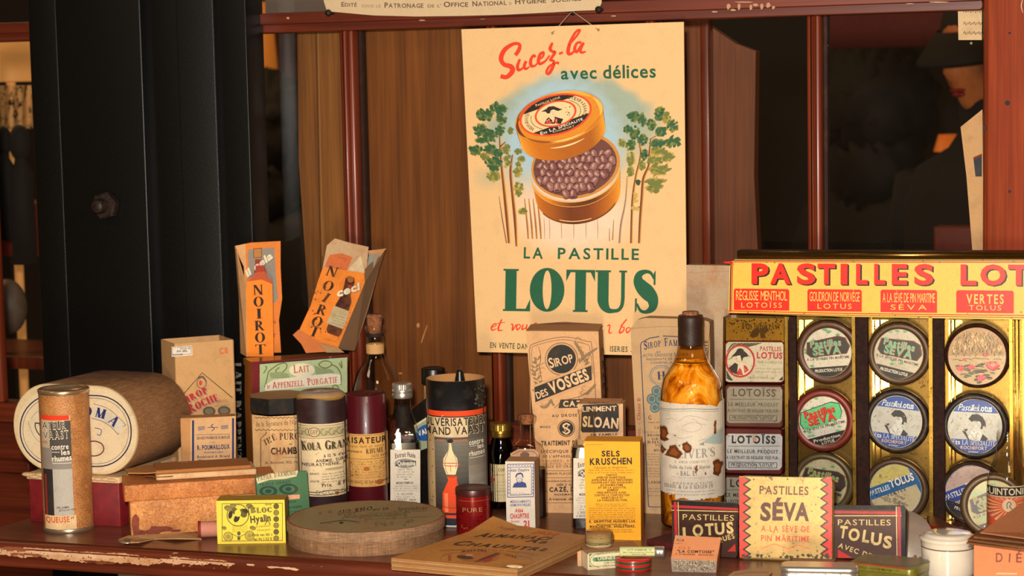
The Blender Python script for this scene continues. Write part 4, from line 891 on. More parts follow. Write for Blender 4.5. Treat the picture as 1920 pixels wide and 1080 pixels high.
p.line([(58, 785), (70, 772), (88, 768), (120, 770)], 1, '#8a8a90', True); p.line([(53, 790), (62, 815), (74, 828), (86, 834)], .9, '#8a8a90', True); p.line([(66, 793), (67, 803), (74, 815), (86, 824), (90, 826)], 2, '#232c58', True); p.line([(66, 793), (86, 795)], 2.4, '#232c58'); p.line([(74, 795), (78, 812), (86, 822)], 1.6, '#232c58')
p.line([(175, 757), (200, 765), (220, 780), (236, 797)], 1, '#5a6480', True); p.line([(236, 797), (226, 802), (222, 815)], 1.2, '#5a6480'); p.line([(172, 784), (192, 790), (208, 800), (222, 815)], 1.2, '#5a6480', True)
p.quads([[(176, 762), (200, 770), (218, 783), (232, 798), (223, 812), (208, 797), (192, 787), (176, 782)]], '#cfc6b2')
p.text('M', 178, 781, 196, 786, 18, '#1f2c66', 'heavy'); p.text('A', 202, 791, 214, 802, 19, '#1f2c66', 'heavy'); p.text('RO', 140, 778, 172, 780, 17, '#1f2c66', 'heavy')
p.ring(176, 841, 20, 15, 2.2, '#5a3038', 0); p.line([(178, 802), (190, 806), (188, 816), (182, 814)], 1.4, '#3a4a88', True)
mb.build('drum_face', PAPER, t)
# vaporiser tube, left
c = CY(80, 180, 1001); t = thing('kraft_spray_tube', 'tall speckled kraft tube with tin rims and a grey label at the far left', 'tube', c.c)
mb = MB(); zt = c.z(737); c.lathe(mb, [(c.R*.93, 0), (c.R*.93, zt)], c='#ffffff', seg=64); mb.build('tube_body', DOTS, t)
mb = MB(); z0 = 0; R = c.R*.94
c.lathe(mb, [(R, 0), (R*1.02, .001), (R*1.02, .0035), (R, .0045)], c='#c8b498', seg=64); mb.build('foot_rim', ALU, t); mb = MB(); c.lathe(mb, [(R, zt-.003), (R*1.02, zt-.001), (R*1.02, zt+.0015), (R*.96, zt+.0025), (R*.9, zt+.001), (R*.88, zt-.0015), (0, zt-.0018)], c='#d6b48a', seg=64); mb.build('top_rim', ALU, t)
mb = MB(); p = c.P(mb, R=R*1.0); p.L = 8
X0 = 78
p.rect(X0, 779, 138, 992, '#dcb888'); p.rect(X0, 779, 136, 788, '#e0391a'); p.rect(X0, 789, 138, 967, '#4c4640'); p.rect(X0, 789, 98, 862, '#b8a48a'); p.rect(101, 870, 138, 967, '#b4aca0'); p.rect(101, 860, 138, 880, '#8c8378'); p.rect(X0, 840, 101, 905, '#8a7f74'); p.rect(X0, 880, 101, 967, '#2c2624')
p.rect(86, 890, 89, 967, '#a02418')
p.text('ATEUR', 85, 806, 130, 804, 14.5, '#e8d8bc', 'black', .18); p.text('ATEUR', 85.6, 805, 129.4, 803.4, 13, INK, 'thin', .22); p.text('VAAST', 86, 824, 134, 822, 14.5, '#e8d8bc', 'black', .18); p.text('VAAST', 86.6, 823.2, 133.4, 821.4, 13, INK, 'thin', .22)
p.text('AVEC', 84, 832, 94, 832, 4, '#c04a30'); p.text('contre', 101, 843, 133, 842, 10, '#e8dcc8'); p.text('les', 119, 853, 135, 852, 9.5, '#e8dcc8'); p.text('rhumes', 101, 865, 138, 863, 10, '#e8dcc8'); p.rect(101, 847, 116, 848, '#e8dcc8'); p.rect(101, 868, 138, 869, '#e8dcc8')
p.text('FÉLAMIS', 106, 954, 129, 953, 3.5, '#4a4440'); p.text('ÉDITION 15.19. PARIS', 110, 959, 141, 957.5, 3.2, '#4a4440'); p.rect(X0, 967, 142, 993, '#dcb888'); p.text('MUQUEUSE', 68, 981, 129, 979, 10, '#cf4624', 'bold', .2); p.text('"', 133, 981, 139, 980, 10, '#8a7a60', 'bold')
mb.build('paper_label', PAPER, t)
# Sirop Roche carton (open top)
b = BX((337, 950), (448, 938), 645, .056, xt=325); t = thing('tall_syrup_carton', 'tall open kraft carton with a pentagon outline and red curved lettering behind the drum', 'carton', b.c)
mb = MB(); th = .0012; kc = '#c79a66'
for (o, u, n, W, D) in ((b.o, b.u, b.n, b.W, th), (b.o-b.n*(b.D-th), b.u, b.n, b.W, th), (b.o, b.u, b.n, th, b.D), (b.o+b.u*(b.W-th), b.u, b.n, th, b.D)): mb.box(o, u, n, Z_, W, D, b.H, kc)
mb.box(b.o, b.u, b.n, Z_, b.W, b.D, .001, kc)
p = P(b.surf(), mb, 0)
p.poly([(322, 650), (360, 648), (361, 666), (322, 669)], '#e2d6c6'); p.frame(323, 651, 359, 666, .8, '#7a6a60', -2); p.text('ROCHE 250', 338, 655, 357, 654, 2.6, INK); p.text('PH 185.', 332, 661, 352, 659.5, 4, INK); p.text('ROCHE', 324, 667, 342, 666, 3, INK)
p.text('C8', 412, 664, 428, 662, 11, '#d0643c', 'bold')
fr = [(329, 840), (330, 755), (379, 699), (436, 746)]; p.line(fr, 1.6, '#3a3028'); p.line([(325, 757), (330, 755)], 1, '#3a3028')
p.ell(378, 718, 10, 11, '#8a7058', 18); p.ell(378, 718, 7.5, 8.5, '#c89a6c', 14); p.ell(376, 718, 3.4, 5, '#c8462c', 10); p.line([(371, 709), (380, 706), (387, 716)], 2.4, '#5a4838', True)
p.text('SIROP', 345, 764, 393, 739, 16, '#a08a70', 'heavy', .1, small=.8); p.text('SIROP', 342, 763, 391, 737, 16, '#b02a30', 'heavy', .06, small=.8, sag=2)
p.text('ROCHE', 359, 779, 414, 753, 18, '#a08a70', 'heavy', .06, small=.78, sag=3); p.text('ROCHE', 356, 778, 412, 751, 18, '#b02a30', 'heavy', .04, small=.78, sag=3)
p.text('THIOCOL', 404, 757, 428, 754, 5.5, '#6a5644', 'light'); p.micro(402, 430, [762], 2.6, '#7a6654', -.1)
p.ell(392, 771, 12, 9, '#5c5040', 22); p.ell(420, 770, 12, 9, '#5c5040', 22); p.ell(392, 771, 8, 5.5, '#7a6c54', 18); p.ell(420, 770, 8, 5.5, '#7a6c54', 18)
mb.build('carton_body', PAPER, t)
# Poumailloux carton
b = BX((344, 964), (445, 960), 784, .022); t = thing('blue_striped_carton', 'small kraft carton with two blue stripes and pharmacy printing, before the tall syrup carton', 'carton', b.c)
mb = MB(); b.body(mb, '#bb8752'); p = P(b.surf(), mb, 0)
p.poly([(357, 785), (442, 780), (442, 960), (357, 962)], '#cda172'); p.rect(360, 788, 364, 958, '#24305c', 0); p.rect(435, 784, 439, 958, '#24305c')
p.rect(371, 800, 384, 807, '#6a6478', -1); p.rect(414, 798, 428, 805, '#6a6478', -1)
for i in range(3): p.rect(371, 801.5+i*2, 384, 802.2+i*2, '#c8a078', -1); p.rect(414, 799.5+i*2, 428, 800.2+i*2, '#c8a078', -1)
p.line([(400, 795), (396, 799), (402, 803), (397, 808)], 1.5, '#24305c', True); p.rect(389, 801, 409, 802, '#24305c'); p.rect(367, 815, 431, 815.8, '#24305c', -1.5)
p.text('GRANDE PHARMACIE DU MARCHÉ', 369, 824, 431, 822, 5, '#2a2c48', 'bold'); p.rect(394, 829, 404, 829.6, '#24305c')
p.text('R. POUMAILLOUX', 370, 843.5, 431, 841, 8, '#24305c', 'black'); p.text('PHARMACIEN', 383, 850, 418, 849, 3, '#5a5468'); p.text('Boulevard A. Briand', 370, 859, 431, 857, 4.6, '#3a3850'); p.text('ROYAN', 371, 868, 391, 867.5, 5.6, '#24305c', 'black'); p.text('(Charente Maritime)', 395, 867, 431, 865.5, 4, '#3a3850'); p.text('Téléphone 1.23', 388, 875, 416, 874, 3.2, '#3a3850')
mb.build('carton_body', PAPER, t)
# Lait box
b = BX((479, 942), (656, 926), 678, .040); t = thing('purgative_milk_box', 'tall box with pale green art nouveau label and black lettered spine, carrying two orange cartons', 'box', b.c)
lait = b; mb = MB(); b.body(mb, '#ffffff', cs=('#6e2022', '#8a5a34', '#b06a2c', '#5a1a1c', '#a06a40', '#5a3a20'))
p = P(b.side(False), mb, 0); p.rect(437, 680, 459, 912, '#1a1c1c', 4)
def vtxt(P_, t_, x, y0, y1, w_, c, f='heavy', dx=0):   # lettering reading downwards
    g, W = layout(t_, f, .12); qs = []
    for vs, fs in g:
        q = [(x-w_/2+w_*(b_)+dx*(a/W), y0+(y1-y0)*(a/W)) for a, b_ in vs]
        q = [(x+w_/2-(x+w_/2-xx)+0, yy) for xx, yy in q]
        for f_ in fs: qs.append([q[i] for i in f_])
    P_.quads(qs, c)
vtxt(p, "LAIT D'APPENZELL", 446, 680, 905, 13, '#d8d0b8')
p = P(b.surf(), mb, 0)
p.poly([(484, 679), (652, 665), (652, 900), (484, 910)], '#6e2022'); p.poly([(487, 681), (651, 668), (651, 860), (487, 875)], '#a9b98c'); p.poly([(487, 681), (651, 668), (651, 670), (487, 683)], '#2c2420')
for s_ in ([(503, 697), (512, 690), (523, 683), (535, 681), (538, 688), (531, 697), (521, 700), (517, 695), (524, 689)], [(597, 683), (606, 677), (618, 678), (622, 684), (612, 690), (602, 688), (597, 683)], [(620, 683), (632, 689), (639, 703), (639, 722)], [(503, 697), (500, 712), (496, 726)], [(494, 700), (500, 690), (497, 686)], [(636, 680), (641, 690), (640, 676)], [(633, 740), (624, 728), (627, 722), (634, 726), (636, 742)]):
    p.line(s_, 2.0, '#6a6a3c', True)
p.quads([[(504, 699), (525, 697), (541, 701), (543, 709), (508, 709)], [(589, 684), (600, 690), (622, 693), (628, 700), (592, 702)]], '#8c9a72')
p.ell(566, 694, 24, 13, '#dcd6b8', 24); p.text('LAIT', 551, 699.5, 581, 696.5, 15, '#c23a2c', 'slab', .1, small=.78)
p.poly([(497, 722), (512, 712), (560, 706), (620, 700), (638, 702), (639, 720), (560, 727), (497, 733)], '#e0d8c0'); p.text("D'", 501, 729, 508, 728, 6.5, '#c23a2c', 'slab'); p.text("APPENZELL", 511, 728.5, 570, 723.5, 12.5, '#c23a2c', 'slab', .1, small=.85); p.text("PURGATIF", 577, 723, 633, 717.5, 13.5, '#c23a2c', 'slab', .1, small=.82)
mb.build('box_body', GLOSS, t); zl = b.H
# Noirot carton A (front with bottle-shaped cut-out)
b = BX((464, 669), (513, 668), 468, .022, zl, push=.006); t = thing('orange_cutout_carton', 'upright orange carton cut into a bottle shape, standing on the left of the purgative box', 'carton', b.c)
nA = b.n; q = lambda pts, pl: [onplane(x, y, pl, nA) for x, y in pts]
mb = MB(); mb.plate(q([(463, 669), (462, 545), (463, 528), (474, 519), (479, 511), (479, 498), (495, 497), (497, 509), (501, 519), (509, 526), (511, 535), (513, 668)], b.o), -nA*.0007, '#ee8424')
p = P(b.surf(), mb, 0); p.poly([(464, 528), (474, 519), (479, 511), (479, 498), (495, 497), (497, 509), (501, 519), (509, 526), (511, 533), (490, 524)], '#b8502c'); p.poly([(479, 511), (479, 499), (495, 498), (497, 509)], '#a03a28')
p.vtext('NOIROT', 483.5, 534, 489, 668, 19, '#2a1a14', 'serif', .1); mb.build('front_panel', PAPER, t)
bk = b.o-nA*.02; mb = MB(); mb.plate(q([(463, 662), (457, 500), (443, 470), (441, 461), (470, 455), (526, 452), (526, 500), (529, 560), (523, 600), (527, 661)], bk), -nA*.0008, '#dc7c30')
p = P(flat(bk, nA), mb, 0); p.poly([(463, 660), (458, 500), (447, 478), (442, 461), (460, 457), (462, 505)], '#d0a06c'); p.poly([(465, 468), (514, 464), (518, 520), (521, 560), (513, 570), (505, 530), (466, 520)], '#8c8478')
p.poly([(475, 466), (491, 464), (491, 483), (476, 485)], '#b07a3c'); p.frame(475, 466, 491, 484, 1, '#4a3420', -1); p.rect(478, 486, 492, 500, '#9a3424'); p.poly([(476, 512), (480, 495), (494, 494), (500, 512)], '#9a3424')
p.text('il cela', 465, 521, 513, 484, 12.5, '#6a5a48', 'black', .05, shear=.3); p.text('il cela', 464, 520, 512, 483, 12.5, '#e2d6b6', 'black', .05, shear=.3)
p.text('N', 511, 607, 517, 607, 6, '#8a3a20'); p.text('T', 511, 632, 517, 632, 6, '#8a3a20'); mb.build('back_panel', PAPER, t)
sd = (b.o-Z_*0); mb = MB(); P0 = onplane(463, 669, b.o, nA); P1 = onplane(462, 535, b.o, nA); P2 = onplane(457, 500, bk, nA); P3 = onplane(463, 662, bk, nA); lf = -b.u*.010
a = [P0, P1, onplane(444, 470, b.o-nA*.012, nA), onplane(441, 462, bk, nA)+V((0, 0, 0)), onplane(449, 560, bk, nA), onplane(452, 662, bk, nA)]
mb.plate(a, -b.u*.0007, '#c79462'); mb.build('side_panel', PAPER, t)
# Noirot carton B (tilted, flaps open)
t = thing('orange_tilted_carton', 'tilted orange carton with torn open flaps and a dark bottle picture, on the purgative box', 'carton', lait.c+Z_*zl)
pB = onplane(600, 655, lait.o-lait.n*.004, lait.n); nB = (lait.n+Z_*.12+lait.u*.12).normalized(); qB = lambda pts, k=0: [onplane(x, y, pB-nB*k, nB) for x, y in pts]
mb = MB(); fr = [(563, 630), (556, 622), (590, 555), (605, 479), (634, 484), (647, 510), (683, 512), (684, 530), (655, 600), (633, 655), (607, 661), (575, 634)]
mb.plate(qB([(558, 626), (583, 572), (596, 528), (605, 503), (644, 506), (683, 512), (684, 530), (655, 600), (634, 652), (600, 644)]), -nB*.0008, '#e8842c')
p = P(flat(pB, nB), mb, 0)
ang = lambda: None
for ch, (x, y) in zip('NOIROT', ((619, 512), (612, 539), (606, 560), (600, 584), (591, 606), (586, 625))):
    w_ = {'N': 19, 'O': 19, 'I': 8, 'R': 18, 'T': 19}[ch]; p.text(ch, x-w_/2, y-2+6, x+w_/2, y+4+4, 19, '#2a1a14', 'serif', shear=.18, lift=True)
p.poly([(634, 532), (650, 515), (663, 518), (668, 525), (660, 555), (661, 575), (644, 622), (640, 631), (622, 630), (612, 621), (628, 570), (640, 553)], '#dc7a28')
p.poly([(648, 522), (654, 518), (664, 521), (665, 530), (657, 553), (659, 566), (640, 625), (635, 632), (614, 624), (612, 617), (630, 570), (641, 552)], '#3a1814')
p.ell(657, 524, 6, 6, '#9a5a2c', 12, 15); p.poly([(626, 573), (656, 584), (643, 617), (612, 606)], '#b8aa84'); p.micro(622, 650, [590, 595, 600, 606], 2.4, '#6a5a40', .3); p.poly([(652, 533), (662, 536), (659, 547), (649, 548)], '#8a2c22')
p.text('ceci', 633, 558, 676, 544, 13.5, '#6a3a28', 'black', .05, shear=.25); p.text('ceci', 632, 557, 675, 543, 13.5, '#e6dcc0', 'black', .05, shear=.25)
p.specks(lambda r: (r.uniform(585, 612), r.uniform(530, 625)), 30, '#7a3a1c', .8, 2.4, 9); p.micro(608, 632, [636], 2.5, '#8a4a20', .25)
mb.build('front_panel', STAIN, t)
mb = MB(); mb.plate([onplane(633, 655, pB, nB), onplane(655, 600, pB, nB), onplane(684, 530, pB, nB), onplane(684, 505, pB, nB)]+qB([(724, 467), (712, 500), (690, 580), (665, 658)], .03), -nB*.0008, '#8c6c50'); p = P(flat(pB, nB), mb, 0)
mb.build('side_panel', STAIN, t)
mb = MB(); mb.plate(qB([(692, 478), (712, 476), (690, 526), (686, 512)], .012), -nB*.0006, '#8e8c80'); mb.plate(qB([(690, 470), (724, 466), (712, 482), (692, 478)], .016), -nB*.0006, '#c08e60'); mb.build('side_flap', STAIN, t)
mb = MB(); mb.plate(qB([(605, 503), (613, 460), (628, 447), (655, 455), (691, 463), (688, 500), (684, 512), (645, 507)], .004), -nB*.0008, '#c2a07a'); p = P(flat(pB-nB*.004, nB), mb, 0)
p.poly([(608, 500), (618, 478), (640, 475), (661, 482), (650, 508)], '#cc6a3a'); p.line([(634, 482), (650, 486), (645, 490)], 1.4, '#a84a28'); p.poly([(650, 508), (676, 480), (684, 512)], '#d8c4a0'); mb.build('top_flap', STAIN, t)
mb = MB(); mb.plate(qB([(549, 628), (560, 618), (600, 642), (634, 651), (638, 660), (605, 660), (574, 662), (565, 645)], -.002), -nB*.0007, '#c9713c'); mb.plate(qB([(598, 644), (634, 652), (646, 661), (612, 661)], -.004), -nB*.0006, '#a8835c'); mb.build('bottom_flap', STAIN, t)
# Chambard octagonal box
c = CY(474, 588, 963); t = thing('octagonal_tea_box', 'eight-sided purgative tea box with a black lid band, before the green-labelled box', 'box', c.c)
mb = MB(); M = Matrix.Translation((c.c.x, c.c.y, 0)) @ Matrix.Rotation(math.radians(8), 4, 'Z'); R = c.R*1.02; zt = c.z(748)
mb.lathe(0, 0, [(R, 0), (R, zt-.02)], c='#d3ab78', seg=8, smooth=False, M=M); mb.build('box_body', STAIN, t)
mb = MB(); R2_ = R*1.02; mb.lathe(0, 0, [(R2_, c.z(777)), (R2_, zt)], c='#14110f', seg=8, smooth=False, M=M); mb.disc(0, 0, R2_, zt, '#a87c50', seg=8, M=M)
mb.build('lid', PAPER, t)
def octs(x, y, o):   # nearest facet hit by the sight line
    best = None
    for k in range(8):
        a = math.radians(8+22.5+45*k); n_ = V((math.cos(a), math.sin(a), 0)); pt = V((c.c.x, c.c.y, 0))+n_*(R*math.cos(math.radians(22.5))+o)
        d = ray(x, y); dn = d.dot(n_)
        if dn < -1e-6:
            tt = (pt-CAM).dot(n_)/dn
            if best is None or tt > best: best = tt
    return CAM+ray(x, y)*best
mb = MB(); p = P(octs, mb, 0, 478, 562, 7); p.L = 3
for y in (783, 806): p.line([(478+i*4, y+(1.5 if i % 2 else -1)) for i in range(22)], 1.2, INK)
p.text("de la Signature de l'Auteur", 480, 800, 570, 795, 9, '#5a4630', 'thin'); p.line([(489, 940), (489, 822), (497, 815), (500, 810)], 1.4, INK)
for i, (ch, x, y) in enumerate((('T', 500, 836), ('H', 507, 832), ('É', 516, 827))): p.text(ch, x-4, y, x+3.4, y-3, 11, INK, 'serif', lift=i == 0)
p.text('PURG', 524, 825, 562, 824, 13, INK, 'serif', .12); p.text('de', 542, 834, 548, 834, 3, INK); p.text('CHAMBAR', 508, 852, 578, 850, 12, INK, 'black', .1); p.rect(530, 857, 560, 857.6, INK); p.text('A. Bonniel, 102, rue', 497, 870, 562, 868, 4.5, '#5a4630')
mb.build('paper_label', STAIN, t)
# Kola tube
c = CY(562, 655, 977); t = thing('brown_label_tube', 'dark brown cardboard tube with ornate cream label and a crumpled dusty top', 'tube', c.c)
mb = MB(); zt = c.z(752); c.lathe(mb, [(c.R*.985, 0), (c.R, .001), (c.R, zt), (c.R*.985, zt+.002)], c='#2c1a1c', seg=56)
mb.build('tube_body', printed('dark_tube_paper', .5, .3, '#5a3a34', 60), t)
mb = MB(); prof = [(c.R*1.0, zt+.001), (c.R*1.0, zt+.004), (c.R*.8, zt+.008), (c.R*.4, zt+.007), (0, zt+.007)]; c.lathe(mb, prof, cols=['#6a4c24', '#a88240', '#a89080', '#b0a090', '#b0a090'], seg=56, wob=.0018); mb.build('crumpled_cap', PAPER, t)
mb = MB(); p = c.P(mb); p.L = 2; p.rect(540, 795, 680, 931, '#dac39c'); p.rect(540, 798, 680, 799, '#5a5038'); p.rect(540, 801, 680, 819, '#b3a57c'); p.rect(540, 821, 680, 822, '#5a5038')
for i in range(7):
    x = 566+i*15
    p.ring(x, 810, 6.5, 6.5, 1.2, '#6c6a48', 0, 0, 270, 14); p.ring(x+5, 812, 3.5, 3.5, 1, '#6c6a48', 0, 90, 360, 10)
p.ell(592, 810, 11, 9, '#c9b68c', 16); p.ring(592, 810, 11, 9, 1.2, '#4a3c2c'); p.text('GFP', 585, 814, 599, 814, 8, '#7a2a20', 'slab')
p.text('KOLA', 570, 846, 606, 843.5, 17, '#8e8258', 'serif', .08, small=.82); p.text('GRANULÉE', 614, 844, 690, 843, 17, '#8e8258', 'serif', .08, small=.82)
p.text('KOLA', 568, 845, 604, 842, 17, '#221c16', 'serif', .08, small=.82); p.text('GRANULÉE', 612, 843, 688, 842, 17, '#221c16', 'serif', .08, small=.82)
p.text("à 12 ‰ d'extrait".replace('‰', '%'), 609, 857, 670, 856, 5, INK); p.text('ANÉMIE, SURMENAGE', 594, 866.5, 682, 865, 5.4, INK, 'bold', .22); p.text('NEURASTHÉNIE, ATONIE', 568, 874, 680, 872, 5.4, INK, 'bold', .22); p.ell(628, 880, 18, 2.5, '#a89a74', 14)
p.micro(604, 668, [890, 895, 900], 3, '#5a4c38', -.02, 3); p.text('ENFANTS', 582, 890, 599, 890, 3.4, INK); p.text('ADULTES', 582, 904, 599, 904, 3.4, INK); p.micro(604, 668, [905], 3, '#5a4c38', 0, 5); p.rect(577, 888, 578, 905, INK)
p.text('Prix   8 Francs', 604, 913, 672, 911, 6.5, INK); p.line([(566, 921), (590, 923), (620, 920), (650, 923)], 1.6, '#4a4030', True)
for i in range(6): p.ring(596+i*12, 923, 4.5, 4, 1.1, '#6c6a48', 0, 0, 280, 12)
p.line([(566, 926), (600, 928), (650, 926)], 1.4, '#4a4030', True); p.ell(632, 926, 4, 3.4, '#8a4a20', 8); p.specks(lambda r: (r.uniform(568, 655), r.uniform(830, 925)), 16, '#b08a54', .6, 1.8, 3)
mb.build('paper_label', PAPER, t)
# red tube
c = CY(652, 730, 964); t = thing('dark_red_tube', 'dark red glossy cardboard tube with a stained yellow label, beside the dark brown tube', 'tube', c.c)
mb = MB(); zt = c.z(742); c.lathe(mb, [(c.R*.98, 0), (c.R, .0012), (c.R, zt-.001), (c.R*.97, zt), (c.R*.94, zt-.0006), (0, zt-.0008)], c='#4e1018', seg=56); mb.build('tube_body', printed('dark_red_glaze', .33, .25, '#2c0a0c', 60, coat=.3), t)
mb = MB(); p = c.P(mb); p.L = 2; p.rect(640, 814, 745, 913, '#d2a057'); p.rect(640, 816, 745, 817, '#8a6a38')
p.text('VÉRISATEUR', 630, 831, 727, 831, 10.5, '#2c2018', 'black', .2); p.micro(655, 722, [839], 4.5, '#5a4428', 0, 4); p.text('traitement le', 655, 849, 680, 849, 5, '#3a2c1c'); p.text('RHUME', 688, 851, 721, 850, 9.5, '#2c2018', 'serif', .12); p.text('FAITE DANS', 698, 858, 728, 858, 5, '#4a3824', 'slab'); p.rect(640, 860.5, 745, 861.3, '#4a3824')
p.micro(655, 728, [867, 872, 877, 882, 887, 892, 897], 4, '#8a7048', 0, 8, .15); p.text('ARMAND VAAST, 23, Rue du Commerce', 642, 907, 735, 905, 5.4, '#3a2c1c', 'slab', .14)
p.ell(688, 879, 6, 4, '#a85a24', 9); p.ell(712, 905, 7, 5, '#9a5220', 9); p.specks(lambda r: (r.uniform(654, 728), r.uniform(862, 912)), 30, '#a8682c', .7, 2.6, 6)
mb.build('paper_label', STAIN, t)
# decanter
c = CY(664, 758, 934); t = thing('ribbed_decanter', 'ribbed clear glass flask with cork and paper neck band, behind the dark red tube', 'flask', c.c)
prf = c.prof([(30, 930), (44, 905), (46, 850), (46, 770), (44, 735), (36, 705), (22, 682), (17, 668), (16, 625), (18.5, 622), (18.5, 617), (16, 615)]); mb = MB(); prf[0] = (prf[0][0], .0005); seg = 72
vs = []
for r, z in prf:
    for k in range(seg):
        a = 2*math.pi*k/seg; rr = r*(1+(.012 if k % 2 else -.012)*(1 if r > c.R*.5 else 0)); vs.append(V((c.c.x+rr*math.cos(a), c.c.y+rr*math.sin(a), z)))
mb.add(vs, [[i*seg+k, i*seg+(k+1) % seg, (i+1)*seg+(k+1) % seg, (i+1)*seg+k] for i in range(len(prf)-1) for k in range(seg)]+[list(range(seg))[::-1]], smooth=True); mb.build('glass_flask', GLASSR, t)
mb = MB(); c.lathe(mb, c.prof([(11, 632), (13.5, 618), (14, 612), (15, 597), (13, 594), (0, 594)]), c='#ffffff', seg=24); mb.build('cork', CORK, t)
mb = MB(); c.lathe(mb, c.prof([(17, 668), (17.3, 660), (17.3, 654), (17, 650)]), c='#c2945c', seg=32); mb.build('neck_band', PAPER, t)
mb = MB(); c.lathe(mb, c.prof([(16.4, 636), (16.6, 632), (16.4, 629)]), c='#1c120c', seg=32); mb.build('dark_ring', PAPER, t)
# little boxes in front at the left: brown marbled box with lid
b = BX((246, 1006), (512, 988), 936, .058); t = thing('marbled_brown_box', 'long stained orange-brown box with a torn lid, lying in front of the blue-striped carton', 'box', b.c)
mb = MB(); b.body(mb, '#ffffff'); p = P(b.surf(), mb, 0); rs = random.Random(8)
for (cx, cy, rx_, ry_) in ((254, 985, 9, 22), (262, 1000, 12, 8), (300, 992, 26, 7), (285, 998, 16, 6), (330, 995, 12, 3)):
    p.poly([(cx+rx_*math.cos(k*.35)*(.7+.4*rs.random()), cy+ry_*math.sin(k*.35)*(.7+.4*rs.random())) for k in range(18)], '#a0602c')
mb.build('box_base', MARB, t); mbx = b
mb = MB(); o = b.o+Z_*(b.H-.002)-b.u*.006+b.n*.004; hh = zat(246, 907, b.o+b.n*.004)-b.H; mb.rbox(o, b.u, b.n, Z_, b.W+.012, b.D+.008, hh, .002, '#ffeedd', 0, 2)
mb.build('lid', MARB, t); ztop = b.H-.002+hh
mb = MB(); a1 = b.o+b.u*.03-b.n*.012+Z_*(ztop+.0005); mb.rbox(a1, b.u, b.n, Z_, b.W-.045, .05, .0065, .0025, '#d8b080', 0, 2); mb.rbox(a1+Z_*.0065-b.n*.004, b.u, b.n, Z_, b.W-.05, .05, .004, .0015, '#a86c38', 0, 2)
rn = random.Random(4); mb.plate([a1+b.u*x-b.n*y+Z_*.008 for x, y in ((-.03, .01), (-.01, .002), (.012, .004), (.03, .016), (.02, .03), (.04, .045), (-.01, .05), (-.032, .035))], Z_*.0012, '#b07a44')
mb.plate([a1+b.u*x-b.n*y+Z_*.0035 for x, y in ((.0, .0), (.015, -.002), (.03, .006), (.04, .018), (.01, .02), (-.012, .012))], Z_*.001, '#7a4c28'); mb.build('torn_cover', STAIN, t)
# crumpled wrapper behind the drum foot
mb = MB(); rn = random.Random(9); c0 = b.o+b.u*.03-b.n*.055+Z_*(ztop+.001); n_ = 14; vs = []
for i in range(n_+1):
    for j in range(6): vs.append(c0+b.u*(.055*i/n_+rn.uniform(-.002, .002))-b.n*(.02*j/5+rn.uniform(-.002, .002))+Z_*(.004+rn.uniform(-.003, .005)+.003*math.sin(i)))
mb.add(vs, [[i*6+j, i*6+j+1, (i+1)*6+j+1, (i+1)*6+j] for i in range(n_) for j in range(5)]); vv = list(mb.v); mb.add([v+Z_*.0004 for v in vv], [[i*6+j, (i+1)*6+j, (i+1)*6+j+1, i*6+j+1] for i in range(n_) for j in range(5)])
mb.c = [lin('#c9bfae')]*len(mb.c); tag(mb.build('crumpled_wrapper', ALU), 'crumpled pale foil wrapper lying beside the drum at the foot of the tall syrup carton', 'wrapper')
# Papier d'Armenie
b = BX((488, 1002), (584, 990), 893, .005, lean=.12, xt=478); t = thing('green_paper_booklet', 'green booklet with a cream arched title ribbon, leaning beside the marbled box', 'booklet', b.c)
def shp(p): 
    p.poly([(480, 897), (505, 888), (535, 886), (559, 882), (556, 893), (535, 898), (505, 900), (483, 907)], '#d8c9a0'); p.text("PAPIER D'ARMÉNIE", 484, 902, 556, 890, 8, '#6a5c38', 'slab', .1, sag=1.5)
    p.text('TRIPLE USAGE', 486, 912, 545, 905, 5, '#2e4430', 'slab'); p.ell(503, 921, 17, 10, '#2c4c38', 22); p.ell(541, 917, 18, 10, '#2c4c38', 22); p.ell(503, 921, 11, 6.5, '#4c7254', 18); p.ell(541, 917, 12, 6.5, '#4c7254', 18); p.ell(503, 921, 6, 4, '#2c4c38', 14); p.ell(541, 917, 6, 4, '#2c4c38', 14)
    p.poly([(492, 932), (562, 927), (562, 935), (494, 941)], '#e0a47c'); p.text('PRIX', 532, 944, 556, 942, 4, '#24402c'); p.text('Parfum agréable', 512, 957, 566, 951, 4.5, '#24402c', 'slab'); p.text('A. PONSOT PARIS', 516, 965, 568, 960, 4, '#24402c')
mb = MB(); b.body(mb, '#4e7652', r=.0006); shp(P(b.surf(), mb, 0)); mb.build('cover', PAPER, t)
# Bloc Hyalin
b = BX((408, 1020), (536, 1018), 939, .028); t = thing('yellow_soap_carton', 'small bright yellow carton with ornate black printing at the front edge of the table', 'carton', b.c)
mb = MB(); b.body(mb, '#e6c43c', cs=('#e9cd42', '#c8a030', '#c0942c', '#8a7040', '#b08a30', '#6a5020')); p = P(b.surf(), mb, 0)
p.frame(416, 944, 530, 1015, 1, '#4a4420', -1); D2 = '#5c5220'
p.ring(446, 966, 21, 21, 1.6, D2); p.ell(440, 958, 9, 6, D2, 14, 30); p.ell(456, 962, 7, 9, D2, 14, -30); p.ell(444, 972, 5, 8, '#2c2614', 12, 30); p.ell(446, 962, 6, 7, '#e9cd42', 12); p.ell(432, 965, 4, 8, '#2c2614', 10, 10); p.ell(460, 958, 6, 4, '#2c2614', 10, 30)
for x, y, r in ((428, 953, 8), (437, 948, 6), (468, 949, 7), (420, 990, 5), (474, 990, 6)):
    p.ell(x, y, r, r*.7, '#8a7a34', 12, 20); p.line([(x-r, y), (x, y-r*.5), (x+r, y)], 1, D2, True)
for x, y in ((428, 1006), (468, 1004)): p.ring(x, y, 9, 9, 1.3, D2); p.ring(x, y, 6.5, 6.5, 1, D2); p.ell(x, y, 4.5, 4.5, '#9a8a3c', 14)
